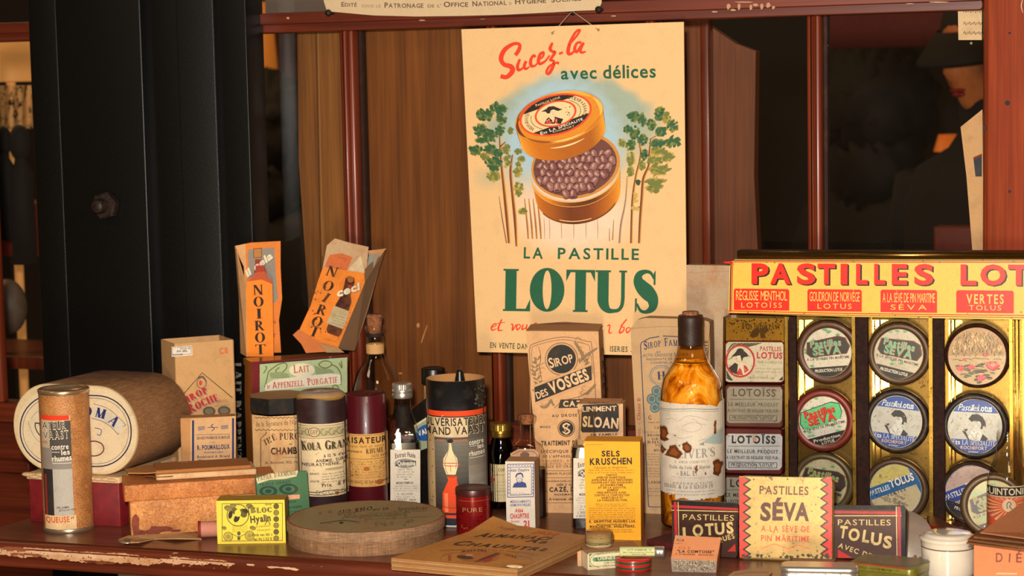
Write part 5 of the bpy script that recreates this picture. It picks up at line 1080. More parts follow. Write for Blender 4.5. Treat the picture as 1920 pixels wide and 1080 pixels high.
p.ell(448, 1000, 3.5, 4, D2, 12); p.ell(448, 1009, 3, 4, D2, 12); p.line([(434, 1000), (448, 1006), (462, 1000)], 1, D2, True)
p.micro(436, 464, [987, 990.5, 994, 997.5], 2.2, '#5a4a20', 0, 2)
for i, y in enumerate((949, 961, 973, 985, 997, 1009)): p.ell(518, y, 5, 5.2, '#8a7a34' if i % 2 else D2, 12); p.ring(518, y, 5.4, 5.4, 1, D2, n=14)
p.text('DÉPOSÉ', 497, 947, 509, 947, 2.4, INK); p.text('BLOC', 470, 962, 510, 960, 12, '#4a4220', 'heavy', .06, small=.8); p.text('BLOC', 471, 961.5, 509, 959.5, 11, '#8a7a30', 'slab', .1, small=.8); p.line([(468, 966), (466, 952), (472, 948)], 1.6, '#4a4220', True)
p.text('Hyalin', 470, 980, 508, 976, 12, '#4a4220', 'black', .06); p.line([(497, 984), (502, 976), (507, 984)], 1.4, '#4a4220', True); p.text('Extrêmement', 480, 989, 507, 987, 4, '#7a6a28', 'thin', shear=.2); p.text('Détergent', 482, 996, 507, 994, 4, '#7a6a28', 'thin', shear=.2)
p.text('Poids net 100 g', 473, 1005, 511, 1004, 4.6, '#3a3218', 'bold'); p.text('Net Wt 3 OZ ½'.replace('½', '%'), 475, 1013, 510, 1012, 4.6, '#3a3218', 'bold')
mb.build('carton_body', CLEAN, t)
# pink roll
a, d = ground(372, 1012), ground(414, 1010); u_ = (d-a).normalized(); r = (zat(378, 980, a))/2; cc_ = a-u_.cross(Z_).normalized()*(-r) if False else a+hdir(a)*r
t = thing('pink_paper_roll', 'pink paper-wrapped roll lying behind the yellow soap carton', 'roll', (cc_.x, cc_.y, 0))
M = Matrix.Translation((cc_.x, cc_.y, r)) @ u_.to_track_quat('Z', 'Y').to_matrix().to_4x4(); mb = MB()
mb.lathe(0, 0, [(0, .002), (r*.75, .001), (r*.75, 0), (r, 0), (r, .003), (r*.93, .0035), (r*.93, .04), (r*.5, .041), (0, .041)], cols=['#3a1410', '#3a1410', '#8a2a22', '#8a2a22', '#7a241c', '#d08a74', '#d08a74', '#c47a68', '#c47a68'], M=M, seg=32); mb.build('roll_body', PAPER, t)
# paper bag edge with the metal ring
mb = MB(); pts = [(222, 1013), (240, 1006), (262, 1005), (300, 1004), (340, 1001), (368, 1003), (378, 1012), (330, 1011), (290, 1012), (262, 1018), (236, 1019)]
mb.plate([ground(x, y, .0015+.0015*math.sin(x*.08)) for x, y in pts], Z_*.0012, '#b58a5c'); p = P(lambda x, y, o: ground(x, y, .0045+o), mb, 0); p.ell(238, 1011, 7, 2.6, '#9a7044', 14)
t = thing('flattened_paper_packet', 'flattened kraft packet with a shiny metal rim, lying before the marbled brown box', 'packet', ground(300, 1010)); mb.build('packet_sheet', STAIN, t)
mb = MB(); mb.tube([ground(x, y, .0025) for x, y in ((222, 1015), (230, 1018), (240, 1018.5), (248, 1016.5), (250, 1013))], .0009, '#d8d0c0', seg=8); mb.build('metal_rim', ALU, t)
# oval kraft box
f0, f1 = ground(540, 1022), ground(832, 1000); cc = (f0+f1)/2; ax = (f1-f0).normalized(); rx = (f1-f0).length/2; pz = ground(690, 1044); ry = abs((cc-pz).dot(V((ax.y, -ax.x, 0)))); rot = math.atan2(ax.y, ax.x)
ov_c = cc; t = thing('oval_kraft_box', 'flat oval box covered in ribbed kraft paper with faded lid printing, front centre', 'box', (cc.x, cc.y, 0))
zA = zat(700, 1004, pz)-.0; zT = zat(700, 985, pz)
hT = zat(640, 996, ground(640, 1041)); hS = hT*.56
mb = MB(); mb.lathe(cc.x, cc.y, [(rx*.985, 0), (rx*.985, hS)], c='#e8dccc', sx=1, sy=ry/rx, rot=rot, seg=72); mb.disc(cc.x, cc.y, rx*.985, .0005, '#ffffff', sx=1, sy=ry/rx, rot=rot, seg=72); mb.build('box_base', KRAFTL, t)
mb = MB(); mb.lathe(cc.x, cc.y, [(rx, hS), (rx*1.003, hS+.001), (rx*1.003, hT-.0012), (rx*.995, hT)], c='#ffffff', sx=1, sy=ry/rx, rot=rot, seg=72); mb.lathe(cc.x, cc.y, [(rx*.995, hT), (rx*.985, hT+.0004), (rx*.96, hT)], c='#ffc080', m=0, sx=1, sy=ry/rx, rot=rot, seg=72)
mb.disc(cc.x, cc.y, rx*.965, hT+.0001, '#9c8a60', 1, sx=1, sy=ry/rx, rot=rot, seg=72)
p = P(lambda x, y, o: ground(x, y, hT+.0002+o), mb, 1)
for i, (ch, x) in enumerate(zip('URINO', (636, 650, 664, 675, 688))): p.text(ch, x, 964-i*1.6, x+10, 962-i*1.8, 6.5, '#2c261c', 'slab', shear=.2)
p.text('DU DR', 700, 958, 730, 955, 4, '#3a3226', 'slab'); p.text('Specialités', 745, 957, 800, 955, 6, '#5a4e38', 'thin', shear=.3); p.micro(650, 760, [968, 971], 2.4, '#4a4230', -.04, 5); p.line([(600, 981), (640, 976), (670, 978)], 1.2, '#4a4230', True); p.ell(640, 980, 4, 2, '#2c261c', 8); p.micro(690, 800, [963, 974], 2.2, '#6a5e44', -.04, 7)
p.specks(lambda r: (r.uniform(600, 780), r.uniform(956, 985)), 40, '#847450', 1, 5, 3)
mb.build('lid', [KRAFTL, STAIN], t)
# ------------------------------------------------------------------ middle group
def bottle_lathe(c, pts, mat, t, name='glass_bottle', seg=48):
    mb = MB(); pr = c.prof(pts); z = pr[0][1]; c.lathe(mb, [(0, .0006), (pr[0][0]*.9, .0004)]+[(pr[0][0], .003)]+pr[1:], seg=seg); return mb.build(name, mat, t)
def sq_bottle(t, c, u, n, hw, hd, r, pts, glass, liq, level, liqmat, name='glass_bottle'):
    """pts: (half width px, y, squareness 0..1)"""
    h = (c.xr-c.xl)/2; k = c.R/h; S = []
    for w_, y, q in pts: a = w_*k; b = a*(1-q)+hd*k*(w_/hw)*q if q else a; S.append((a, b, a*(1-q)+r*k*q if q < 1 else r*k, max(c.z(y), .0005)))
    mb = MB(); mb.loft(c.c, u, n, S, seg=6, cap=False); vs = mb.v[:28]; mb.add(vs, [list(range(28))[::-1]]); o = mb.build(name, glass, t)
    if liq:
        zl_ = c.z(level); I = []
        for i, (a, b, r_, z) in enumerate(S):
            if z < zl_: I.append((a*.93, b*.9, r_*.9, z+(.0015 if i == 0 else 0)))
            else:
                a0, b0, r0_, z0_ = S[i-1]; f = (zl_-z0_)/(z-z0_); I.append(((a0+(a-a0)*f)*.93, (b0+(b-b0)*f)*.9, (r0_+(r_-r0_)*f)*.9, zl_)); break
        mb = MB(); mb.loft(c.c, u, n, I, seg=6); mb.build('liquid', liqmat, t)
    return o
def bsurf(c, n, hd): pt = V((c.c.x, c.c.y, 0))+n*(hd*c.R/((c.xr-c.xl)/2)); return flat(pt, n)
def face(c): n = -hdir(c.c); u = V((-n.y, n.x, 0)); return u, n
def quinlabel(p, x0, x1, y0, y1, k=1):
    w_ = x1-x0; X = lambda f: x0+w_*f; Y = lambda f: y0+(y1-y0)*f
    p.poly([(x0, y0), (x1, y0), (x1, y1), (x0, y1)], '#d4c8b4'); p.text('Extrait Fluide', X(.16), Y(.16), X(.84), Y(.155), 8.5, '#3a342e', 'bold', .1, sag=3)
    p.ell(X(.5), Y(.25), w_*.36, 9, '#8c897e', 20); p.poly([(X(.14), Y(.30)), (X(.3), Y(.2)), (X(.86), Y(.2)), (X(.86), Y(.29)), (X(.3), Y(.3))], '#4c4a46'); p.text('Quinquina', X(.24), Y(.285), X(.84), Y(.28), 8, '#d8d0c0', 'black', .08)
    p.micro(X(.2), X(.8), [Y(.37), Y(.415), Y(.46), Y(.505)], 3.6, '#5a544c', 0, 4, .15); p.rect(X(.45), Y(.53), X(.58), Y(.54), '#3a342e'); p.text('MODE D\'EMPLOI', X(.2), Y(.62), X(.76), Y(.615), 3.8, '#3a342e', 'black')
    p.micro(X(.08), X(.92), [Y(.67), Y(.71), Y(.75)], 3, '#7a746a', 0, 6, .1); p.text('G. OLLIVIER', X(.24), Y(.82), X(.76), Y(.815), 4, '#4a443c', 'slab'); p.micro(X(.2), X(.8), [Y(.86)], 3, '#6a645a', 0, 9); p.text('J. DOUCET, Succr', X(.14), Y(.925), X(.86), Y(.92), 4.6, '#3a342e', 'slab'); p.text('A MAISONS-LAFFITTE', X(.1), Y(.975), X(.9), Y(.97), 3.6, '#3a342e', 'slab')
# aluminium-capped Quinquina bottle
c = CY(729, 791, 957); u_, n_ = face(c); t = thing('square_tonic_bottle', 'small square bottle with an aluminium cap and white label, beside the dark red tube', 'bottle', c.c)
sq_bottle(t, c, u_, n_, 31, 20, 8, [(30, 953, 1), (31, 948, 1), (31, 835, 1), (29, 818, .9), (24, 795, .5), (17, 775, 0), (15.5, 762, 0), (15.5, 752, 0)], GLASS, 1, 833, DARKLIQ)
mb = MB(); p = P(bsurf(c, n_, 20.2), mb, 0); quinlabel(p, 732, 788, 843, 947); mb.build('paper_label', PAPER, t)
mb = MB(); pr = c.prof([(18.5, 750), (19.5, 747), (19.5, 742), (18.5, 740.5), (19.5, 738.5), (19.5, 735), (18.3, 733)]); cols = ['#c8c0b4']*len(pr); kn = 36
pr2 = c.prof([(18.3, 733), (18.6, 724), (17, 721.5), (0, 720.5)]); c.lathe(mb, pr, c='#d0c8bc', seg=48)
vs = []
for r, z in pr2:
    for k in range(72): a = k*math.pi/36; rr = r*(1+(.018 if k % 2 else 0)*(1 if r > c.R*.57 else 0)); vs.append(V((c.c.x+rr*math.cos(a), c.c.y+rr*math.sin(a), z)))
mb.add(vs, [[i*72+k, i*72+(k+1) % 72, (i+1)*72+(k+1) % 72, (i+1)*72+k] for i in range(3) for k in range(72)], '#d4ccc0'); mb.build('screw_cap', ALU, t)
mb = MB(); c.lathe(mb, c.prof([(14, 805), (14, 772), (14, 765), (0, 764)]), c='#140a06', seg=24); mb.build('dark_stopper', PAPER, t)
# black capped dark bottle behind the spray tube
c = CY(786, 850, 938); t = thing('black_capped_bottle', 'dark bottle with a wide black cap, mostly hidden behind the open spray tube', 'bottle', c.c)
bottle_lathe(c, [(32, 938), (32, 935), (32, 800), (30, 780), (24, 762), (18, 752), (17, 722)], BROWNG, t)
mb = MB(); c.lathe(mb, c.prof([(19, 752), (18.5, 726)]), c='#b98a54', seg=32); mb.build('neck_band', PAPER, t)
mb = MB(); c.lathe(mb, c.prof([(22, 724), (22.5, 722), (22.5, 696), (21.5, 694), (18, 693), (17, 694), (0, 694)]), c='#ffffff', seg=40); mb.build('screw_cap', BLACKPLA, t)
mb = MB(); p = c.P(mb); p.rect(787, 845, 840, 908, '#cbb48a'); p.rect(793, 857, 801, 858.5, INK); p.rect(796, 853, 798, 870, INK); p.rect(791, 861, 804, 863, INK); p.rect(793, 866, 801, 867, INK); p.text('ET', 796, 897, 806, 897, 7, INK, 'serif'); mb.build('paper_label', PAPER, t)
mb = MB(); c.lathe(mb, c.prof([(30, 936), (30, 802), (0, 801)])[:], c='#1a0c06', seg=32); mb.build('liquid', DARKLIQ, t)
b = BX((766, 946), (806, 944), 905, .006); 
t = thing('tilted_blue_label_tin', 'tilted dark tin with a blue oval label, half hidden behind the open spray tube', 'tin', b.c)
pV = onplane(790, 800, ground(790, 945), N_); q = lambda pts: [onplane(x, y, pV, N_) for x, y in pts]
mb = MB(); mb.plate(q([(766, 790), (772, 768), (800, 745), (816, 750), (828, 800), (826, 940), (790, 945), (776, 860)]), -N_*.008, '#16100c'); p = P(flat(pV, N_), mb, 0)
p.poly([(776, 798), (803, 781), (812, 836), (788, 845)], '#8f987c'); p.poly([(777, 797), (803, 780), (803, 784), (778, 801)], '#c8c0a0'); p.ell(800, 811, 21, 15, '#24508c', 24, -22); p.text('VALDA', 785, 818, 818, 806, 9, '#dcd8c8', 'black', .08)
mb.build('tin_body', GLOSS, t)
# open spray tube
c = CY(803, 917, 990); t = thing('open_spray_tube', 'black-topped open tube with a grey and red spray bottle picture, mid table', 'tube', c.c)
zt = c.z(716); mb = MB(); R = c.R*.985; c.lathe(mb, [(R*.97, zt+.0003), (R*.955, zt+.0003), (R*.955, .003), (0, .003)], c='#bf8a54', seg=64); mb.build('inner_lining', PAPER, t); mb = MB(); c.lathe(mb, [(R*.98, .0005), (R, .003), (R, zt), (R*.97, zt+.0003)], cols=['#c8c0b0', '#1a1a22', '#121110', '#8a6040'], seg=64)
mb.build('tube_body', printed('black_tube_paper', .42, .25, '#5a4a40', 70, coat=.15), t)
mb = MB(); p = c.P(mb, R=R); p.L = 3
p.rect(790, 771, 930, 781, '#dc4418'); p.rect(790, 783, 930, 962, '#6e685c'); p.rect(790, 783, 880, 820, '#d0b78e'); p.rect(790, 783, 817, 985, '#b2946a'); p.rect(817, 822, 880, 962, '#3c3a34'); p.rect(819, 824, 878, 870, '#5a564c')
for i in range(13): p.quads([[(817, 826+i*10), (880, 826+i*10), (880, 836+i*10), (817, 836+i*10)]], mixc('#6e6a5e', '#2a2826', i/12), lift=i == 0)
for i in range(10): p.quads([[(880, 790+i*17), (914, 790+i*17), (914, 807+i*17), (880, 807+i*17)]], mixc('#4c463e', '#a8a090', i/9), lift=i == 0)
p.rect(880, 790, 914, 800, '#4c463e')
p.text('PULVÉRISATEUR', 790, 800, 912, 798, 15, '#c8b48e', 'black', .1); p.text('ARMAND VAAST', 776, 817, 912, 814.6, 15, '#c8b48e', 'black', .1); p.text('PULVÉRISATEUR', 791, 799.5, 911, 797.5, 14, INK, 'bold', .16); p.text('ARMAND VAAST', 777, 816.5, 911, 814, 14, INK, 'bold', .16)
p.text('AVEC', 821, 828, 837, 828, 4, '#c86a40', 'bold'); p.text('BOUCHON', 853, 828, 879, 827.5, 4, '#c86a40', 'bold')
p.text('contre', 882, 836, 909, 835, 9.5, '#ded4be'); p.text('les', 898, 845, 909, 844, 9, '#ded4be'); p.text('rhumes', 882, 857, 911, 855.5, 9.5, '#ded4be'); p.rect(882, 838, 896, 838.8, '#ded4be'); p.rect(882, 860, 911, 860.8, '#ded4be')
p.quads([[(844, 829), (848, 829), (850, 845), (842, 845)], [(842, 845), (850, 845), (859, 860), (833, 860)], [(833, 860), (859, 860), (860, 873), (832, 873)], [(832, 873), (860, 873), (855, 890), (838, 890)]], '#dccb9e')
p.line([(845, 832), (841, 850), (836, 864), (837, 880), (841, 889)], 1, '#8a6a4a', True); p.line([(852, 848), (857, 864), (856, 878)], 1, '#8a6a4a', True); p.line([(846, 872), (846, 884)], 1, '#c8442c')
p.poly([(840, 826), (848, 823), (853, 827), (848, 831), (842, 830)], '#241c18')
p.ring(847, 871, 18, 3.4, 1.4, '#b8382a', n=20)
p.quads([[(839, 892), (858, 892), (857, 901), (841, 901)], [(841, 901), (857, 901), (865, 925), (830, 925)], [(830, 925), (865, 925), (866, 962), (829, 962)]], '#d8461c'); p.quads([[(833, 925), (840, 925), (840, 960), (834, 960)]], '#f07a4c'); p.line([(829, 950), (847, 953), (866, 950)], 1, '#6a1c0c'); p.line([(840, 893), (848, 895), (858, 893)], 1.2, '#7a2a14')
p.rect(790, 962, 930, 966, '#20222e'); p.rect(790, 966, 930, 972, '#dc4418'); p.rect(790, 972, 930, 984, '#1c2030'); p.rect(790, 985.5, 930, 987, '#d8d0c0')
p.specks(lambda r: (r.uniform(895, 914), r.uniform(725, 768)), 26, '#4c4844', .8, 3, 6); p.specks(lambda r: (r.uniform(807, 816), r.uniform(790, 980)), 20, '#7a5a38', .6, 1.8, 7)
mb.build('paper_label', PAPER, t)
c2 = V((c.c.x, c.c.y, 0))+rt.cross(Z_).normalized()*0; cn = onplane(862, 705, V((c.c.x, c.c.y, 0)), hdir(c.c)); mb = MB(); k = c.R/57
mb.lathe(cn.x, cn.y, [(12*k, .004), (12*k, zt-.02), (9.5*k, zat(862, 712, cn)), (6.5*k, zat(862, 697, cn)), (6*k, zat(862, 694, cn)), (0, zat(862, 693.5, cn))], c='#ffffff', seg=24)
to = thing('spray_nozzle', 'black conical spray nozzle with a glass tip sticking out of the open spray tube', 'nozzle', (cn.x, cn.y, .0035)); mb.build('nozzle_body', BLACKPLA, to)
mb = MB(); mb.lathe(cn.x, cn.y, [(4.2*k, zat(862, 694, cn)), (3.6*k, zat(862, 687, cn)), (0, zat(862, 686, cn))], seg=16); mb.build('glass_tip', GLASS, to)
# red tin
c = CY(855, 922, 1004); t = thing('round_red_tin', 'small dark red glossy round tin with faded lettering, before the open spray tube', 'tin', c.c)
mb = MB(); z1, z2 = c.z(932), c.z(919.5); c.lathe(mb, [(c.R*.97, 0), (c.R*.975, .001), (c.R*.975, z1)], c='#8a1414', seg=56); p = c.P(mb, R=c.R*.975)
p.L = 2; p.text('PURE', 866, 961.5, 904, 961, 8.5, '#5a2a20', 'bold', .2); p.text('PURE', 867, 961, 904, 960.4, 8, '#c48a60', 'thin', .24); p.rect(860, 939.5, 918, 940.4, '#a06848'); p.specks(lambda r: (r.uniform(858, 920), r.uniform(945, 1000)), 50, '#5e1014', .6, 2.2, 5); p.specks(lambda r: (r.uniform(865, 880), r.uniform(985, 992)), 4, '#b87a50', 1, 2, 5)
for i in range(4): p.micro(872, 905, [972+i*6], 3, '#5a1a18', 0, i+2)
mb.build('tin_body', printed('red_tin_lacquer', .22, .3, '#3a0a0c', 90, .6, .35, .04), t)
mb = MB(); c.lathe(mb, [(c.R*.99, z1-.0005), (c.R, z1+.0003), (c.R, z2-.001), (c.R*.975, z2), (c.R*.94, z2-.0006), (0, z2-.0006)], cols=['#4a1c1a']*4+['#5c3020', '#5c3020'], seg=56); mb.build('lid', printed('brown_red_lid', .35, .3, '#3a1a14', 70, .6, .3), t)
# gold capped brown bottle
c = CY(919, 965, 959); t = thing('gold_capped_bottle', 'small brown glass bottle with a gold screw cap and cream label', 'bottle', c.c)
bottle_lathe(c, [(23, 959), (23, 955), (23, 852), (21, 838), (17, 826), (16.5, 815)], BROWNG, t)
mb = MB(); c.lathe(mb, c.prof([(21, 952), (21, 854), (0, 853)]), seg=32); mb.build('contents', DARKLIQ, t)
mb = MB(); c.lathe(mb, c.prof([(19.5, 822), (20.5, 819), (20, 815), (20.8, 813), (20, 811), (20.3, 809)]), c='#a8823a', seg=48); pr = c.prof([(20.3, 809), (20.3, 799), (19, 796), (0, 795)]); vs = []
for r, z in pr:
    for k in range(72): a = k*math.pi/36; rr = r*(1+(.02 if k % 2 else 0)*(1 if r > c.R*.5 else 0)); vs.append(V((c.c.x+rr*math.cos(a), c.c.y+rr*math.sin(a), z)))
mb.add(vs, [[i*72+k, i*72+(k+1) % 72, (i+1)*72+(k+1) % 72, (i+1)*72+k] for i in range(3) for k in range(72)], '#b08a3c'); mb.build('screw_cap', printed('gold_cap', .28, .2, '#6a4a1c', 90, .6, .9, .05), t)
mb = MB(); p = c.P(mb); p.rect(910, 871, 975, 941, '#cdb98c'); p.text('LE COFFRET', 922, 884, 966, 884, 6, '#5a4a38', 'serif'); p.micro(924, 962, [892], 3.4, '#6a5a44'); p.ell(923, 900, 4, 6, '#8a3a2c', 12); p.micro(930, 962, [905, 911, 917, 923, 929], 2.6, '#8a7c60', 0, 4); p.rect(912, 920, 970, 920.6, '#8a7c60'); mb.build('paper_label', PAPER, t)
# clear medicine bottle with dark syrup
c = CY(956, 1027, 976); u_, n_ = face(c); t = thing('clear_syrup_bottle', 'clear flat medicine bottle half filled with dark syrup, left of the tall black-banded carton', 'bottle', c.c)
sq_bottle(t, c, u_, n_, 35.5, 20, 9, [(34, 976, 1), (35.5, 972, 1), (35.5, 868, 1), (33, 852, .9), (26, 840, .5), (16, 832, 0), (13.5, 825, 0), (13, 800, 0), (16, 796, 0), (17.5, 792, 0), (17.5, 785, 0), (14, 783, 0)], GLASS, 1, 884, DARKLIQ)
mb = MB(); p = P(bsurf(c, n_, 20.3), mb, 0); p.poly([(957, 850), (972, 842), (1002, 842), (1010, 850), (1012, 972), (962, 972)], '#c9a884'); p.line([(961, 852), (974, 846), (1001, 846), (1007, 853), (1009, 970)], 1.6, '#a8503c'); p.ell(984, 853, 9, 6, '#6a5a4c', 14); mb.build('paper_label', STAIN, t)
mb = MB(); c.lathe(mb, c.prof([(12, 800), (12.6, 786), (13, 783), (0, 782.5)]), seg=24); mb.build('cork', CORK, t)
# Chaupitre box
b = BX((950, 994), (1004, 995), 865, .03, push=0); t = thing('white_drops_box', 'slim white box with a blue portrait and red numerals, before the clear syrup bottle', 'box', b.c)
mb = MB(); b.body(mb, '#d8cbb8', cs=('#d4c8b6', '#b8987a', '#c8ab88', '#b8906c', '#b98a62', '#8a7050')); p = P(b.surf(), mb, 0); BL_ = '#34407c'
p.frame(951, 870, 1001, 933, 1.4, BL_, -1); p.frame(956, 876, 997, 929, 1, BL_, -1)
for i in range(9): p.rect(953, 875+i*6, 955, 878+i*6, '#6a74a0'); p.rect(998, 875+i*6, 1000, 878+i*6, '#6a74a0')
for i in range(8): p.rect(956+i*5.4, 872, 958.5+i*5.4, 874, '#6a74a0')
p.text('Abbé Chaupitre', 957, 884.5, 992, 883, 5.2, BL_, 'bold', shear=.1); p.poly([(961, 914), (964, 907), (971, 903), (980, 903), (986, 906), (988, 914)], BL_); p.ell(974, 897, 5.5, 7.5, '#c8bcb4', 14); p.line([(968.5, 897), (970, 903), (974, 905), (978, 903), (979.5, 897)], 1, BL_, True); p.brush([(967, 895, 2), (970, 889, 3), (978, 888, 3), (981, 895, 2)], BL_); p.rect(971, 896, 973, 897, BL_); p.rect(976, 896, 978, 897, BL_); p.line([(973, 902), (976, 902)], .8, BL_)
p.text('Curé d\'Alsace', 958, 927.5, 992, 926.5, 3, '#6a74a0', 'thin'); p.text('MÉDICAMENTS', 957, 943, 995, 942, 4.4, '#4a5488', 'bold', .2); p.text('HOMEOPATHIQUES', 957, 949.5, 995, 948.5, 4.6, '#4a5488', 'bold'); p.text('Abbé', 966, 960.5, 981, 960, 7, '#c03a34', 'black'); p.text('CHAUPITRE', 957, 972, 992, 971, 8.5, '#c03a34', 'black', .1); p.text('Gouttes', 958, 979.5, 974, 979, 4.4, '#c03a34'); p.text('N', 963, 986, 967, 986, 3.4, BL_); p.text('21', 982, 987.5, 993, 987, 11, '#c03a34', 'black', .14)
mb.build('box_body', CLEAN, t)
# tall Vosges carton
b = BX((1014, 961), (1136, 963), 621, .035); t = thing('black_banded_syrup_carton', 'tall tan syrup carton with a black disc and diagonal black band, below the poster', 'carton', b.c)
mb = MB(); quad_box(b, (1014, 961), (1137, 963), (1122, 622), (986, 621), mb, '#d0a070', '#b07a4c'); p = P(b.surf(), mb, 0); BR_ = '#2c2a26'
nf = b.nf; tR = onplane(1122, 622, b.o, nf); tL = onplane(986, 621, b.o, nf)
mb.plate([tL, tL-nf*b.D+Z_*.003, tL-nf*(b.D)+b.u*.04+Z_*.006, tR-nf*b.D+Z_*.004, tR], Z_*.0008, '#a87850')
def lx(y): return 986+(y-621)*.0824
p.brush([(995, 960, 1.6), (994, 700, 1.6), (993, 655, 1.6), (1005, 643, 1.6), (1055, 632, 1.6), (1100, 640, 1.6), (1110, 652, 1.6), (1118, 760, 1.6)], '#8a6a4c'); p.brush([(999, 700, .9), (997, 657, .9), (1007, 647, .9), (1055, 637, .9), (1098, 645, .9), (1106, 655, .9), (1112, 700, .9)], '#6a503c', 6)
LV = lambda cx, cy, s, a: p.brush([(cx, cy, .6), (cx+s*math.cos(a)*.5, cy-s*math.sin(a)*.5, s*.45), (cx+s*math.cos(a), cy-s*math.sin(a), .6)], '#8a7050', 4, False)
p.L += 1
for k, (x, y) in enumerate([(1006+3*math.sin(i*.9), 735-i*7.5) for i in range(9)]): LV(x, y, 11, 1.2+.7*math.sin(k*2)); LV(x, y, 10, 2.6)
for k in range(9): LV(1098-k*2, 690-k*5, 12, .4+k*.2); LV(1088+k*3, 682-k*3, 11, 1.8-k*.15)
for k in range(8): LV(1012+k*4, 760+3*math.sin(k), 11, -.6+k*.4)
for k in range(6): LV(1095+k*4, 738-k*2, 11, .3*k)
for (x0, y0, s_) in ((1008, 716, 1), (1020, 752, 1), (1096, 668, -1), (1090, 742, 1)):
    for k in range(5): p.ring(x0+s_*k*3, y0-k*9+4, 5, 4, .9, '#7a6046', 0, 40*k, 40*k+230, 10)
p.brush([(1016, 712, 1), (1012, 690, 1.4), (1014, 668, 1.2), (1010, 650, .8)], '#6a503c'); p.brush([(1088, 696, 1), (1100, 680, 1.4), (1106, 664, 1)], '#6a503c'); p.brush([(1040, 765, 1), (1056, 752, 1.2), (1090, 742, 1), (1108, 728, .8)], '#6a503c')
p.ell(1053, 673, 31, 31, '#c89a6c', 30); p.ring(1053, 673, 31, 31, 1.2, '#6a503c'); p.ell(1053, 673, 27, 27, BR_, 30); p.text('SIROP', 1032, 690, 1076, 678, 18, '#dcb488', 'bold', .1, small=.82)
p.quads([[(1001, 722), (1109, 680), (1110, 717), (1004, 760)]], '#c89a6c'); p.quads([[(1002, 726), (1109, 685), (1110, 712), (1004, 754)]], BR_); p.text('DES', 1008, 748, 1029, 740, 12.5, '#dcb488', 'bold', .1); p.text('VOSGES', 1034, 738, 1106, 710, 20, '#dcb488', 'black', .1)
p.poly([(1051, 749), (1098, 748), (1094, 764), (1047, 765)], BR_); p.text('CAZÉ', 1056, 762, 1100, 761, 10, '#dcb488', 'black', .14); p.text('AU DROSERA', 1035, 782, 1096, 780, 5, BR_, 'bold', .3); p.text('MARQUE', 1013, 802, 1032, 802, 3.4, BR_, 'bold', .2)
p.ring(1062, 803, 16, 16, 1.2, BR_); p.ell(1062, 803, 13.5, 13.5, BR_, 24); p.brush([(1069, 797, 2), (1062, 794, 3), (1056, 799, 3), (1062, 803, 3), (1068, 808, 3), (1062, 813, 3), (1055, 809, 2)], '#dcb488'); p.line([(1056, 795), (1060, 810), (1066, 796)], 1.6, '#dcb488')
p.text('TRAITEMENT DE LA TOUX', 1015, 835, 1128, 833, 8, BR_, 'black', .2); p.text('SPÉCIFIQUE DES VOIES', 1014, 849, 1120, 848, 5.2, '#4a3c2c', 'bold', .25); p.text("DE L'APPAREIL RESPIRATOIRE", 1018, 858, 1126, 857, 4.8, '#4a3c2c', 'bold', .25)
p.text('RHUMES, BRONCHITES', 1016, 866, 1126, 865, 4.2, '#a07a54', 'bold', .25); p.text('GRIPPES, ENROUEMENTS', 1016, 871.5, 1126, 871, 3.8, '#a07a54', 'bold', .25); p.text('TOUX ET CRACHATS', 1016, 877, 1100, 876, 4, '#6a5036', 'bold', .25)
for y in (882, 895, 902, 942): p.rect(1008+(y-880)*.03, y, 1132, y+.8, '#6a5036')
p.text('GERMAIN FLACON A TOUTES', 1018, 890, 1110, 889, 4, '#6a5036', 'bold', .2); p.text('PHARMACIE TOUTES LES', 1018, 903.5, 1110, 903, 3.4, '#8a6a48', 'bold', .2); p.text('DÉPÔT GÉNÉRAL', 1044, 911, 1100, 910, 4, BR_, 'bold'); p.text('A. CAZÉ, DE PARIS', 1014, 922, 1120, 920, 8, BR_, 'black', .14); p.text('PHARMACIEN', 1040, 929, 1084, 928, 3.6, BR_, 'bold', .2); p.text('19, Avenue de Villiers', 1016, 938, 1110, 937, 5, '#4a3c2c', 'slab')
mb.build('carton_body', PAPER, t)
mb = MB(); sp = flat(onplane(1122, 700, b.o, nf), (b.u+b.nf*.0).normalized()); D_ = b.D
for i, ch in enumerate('CAZÉSIROP'):
    y0 = 655+i*22; a_ = onplane(1123+(y0-622)*.044, y0, b.o, nf)
    g = glyph(ch, 'bold'); vs = [a_+b.u*.0011-nf*(D_*.25+y_*D_*.5)-Z_*(x_*.010) for x_, y_ in g[0]]; mb.add(vs, g[1], '#2c2622')
mb.build('side_lettering', PAPER, t)
# Liniment carton
b = BX((1092, 979), (1166, 980), 758, .028); t = thing('liniment_carton', 'tan liniment carton with a rounded black panel and white lettering, behind the yellow salts box', 'carton', b.c)
mb = MB(); quad_box(b, (1090, 979), (1170, 980), (1168, 757), (1083, 757), mb, '#cfa478', '#b8885c'); p = P(b.surf(), mb, 0)
p.text('FLACON 75 ml', 1103, 757+.5, 1141, 757, 4, '#4a3a2c', 'bold', .1); pts = stad(1088, 759, 1159, 810, 7, 4); p.poly([(1091, 762), (1094, 759), (1156, 757), (1160, 761), (1161, 806), (1158, 810), (1092, 811), (1089, 807)], BR_); p.text('LINIMENT', 1092, 772, 1156, 770, 9, '#dcb890', 'bold', .12)
p.text('SLOAN', 1092, 799, 1159, 803, 18, '#dcb890', 'black', .1); p.text('DE FAMILLE', 1108, 818, 1158, 816, 4.4, BR_, 'bold', .1); mb.build('carton_body', PAPER, t)
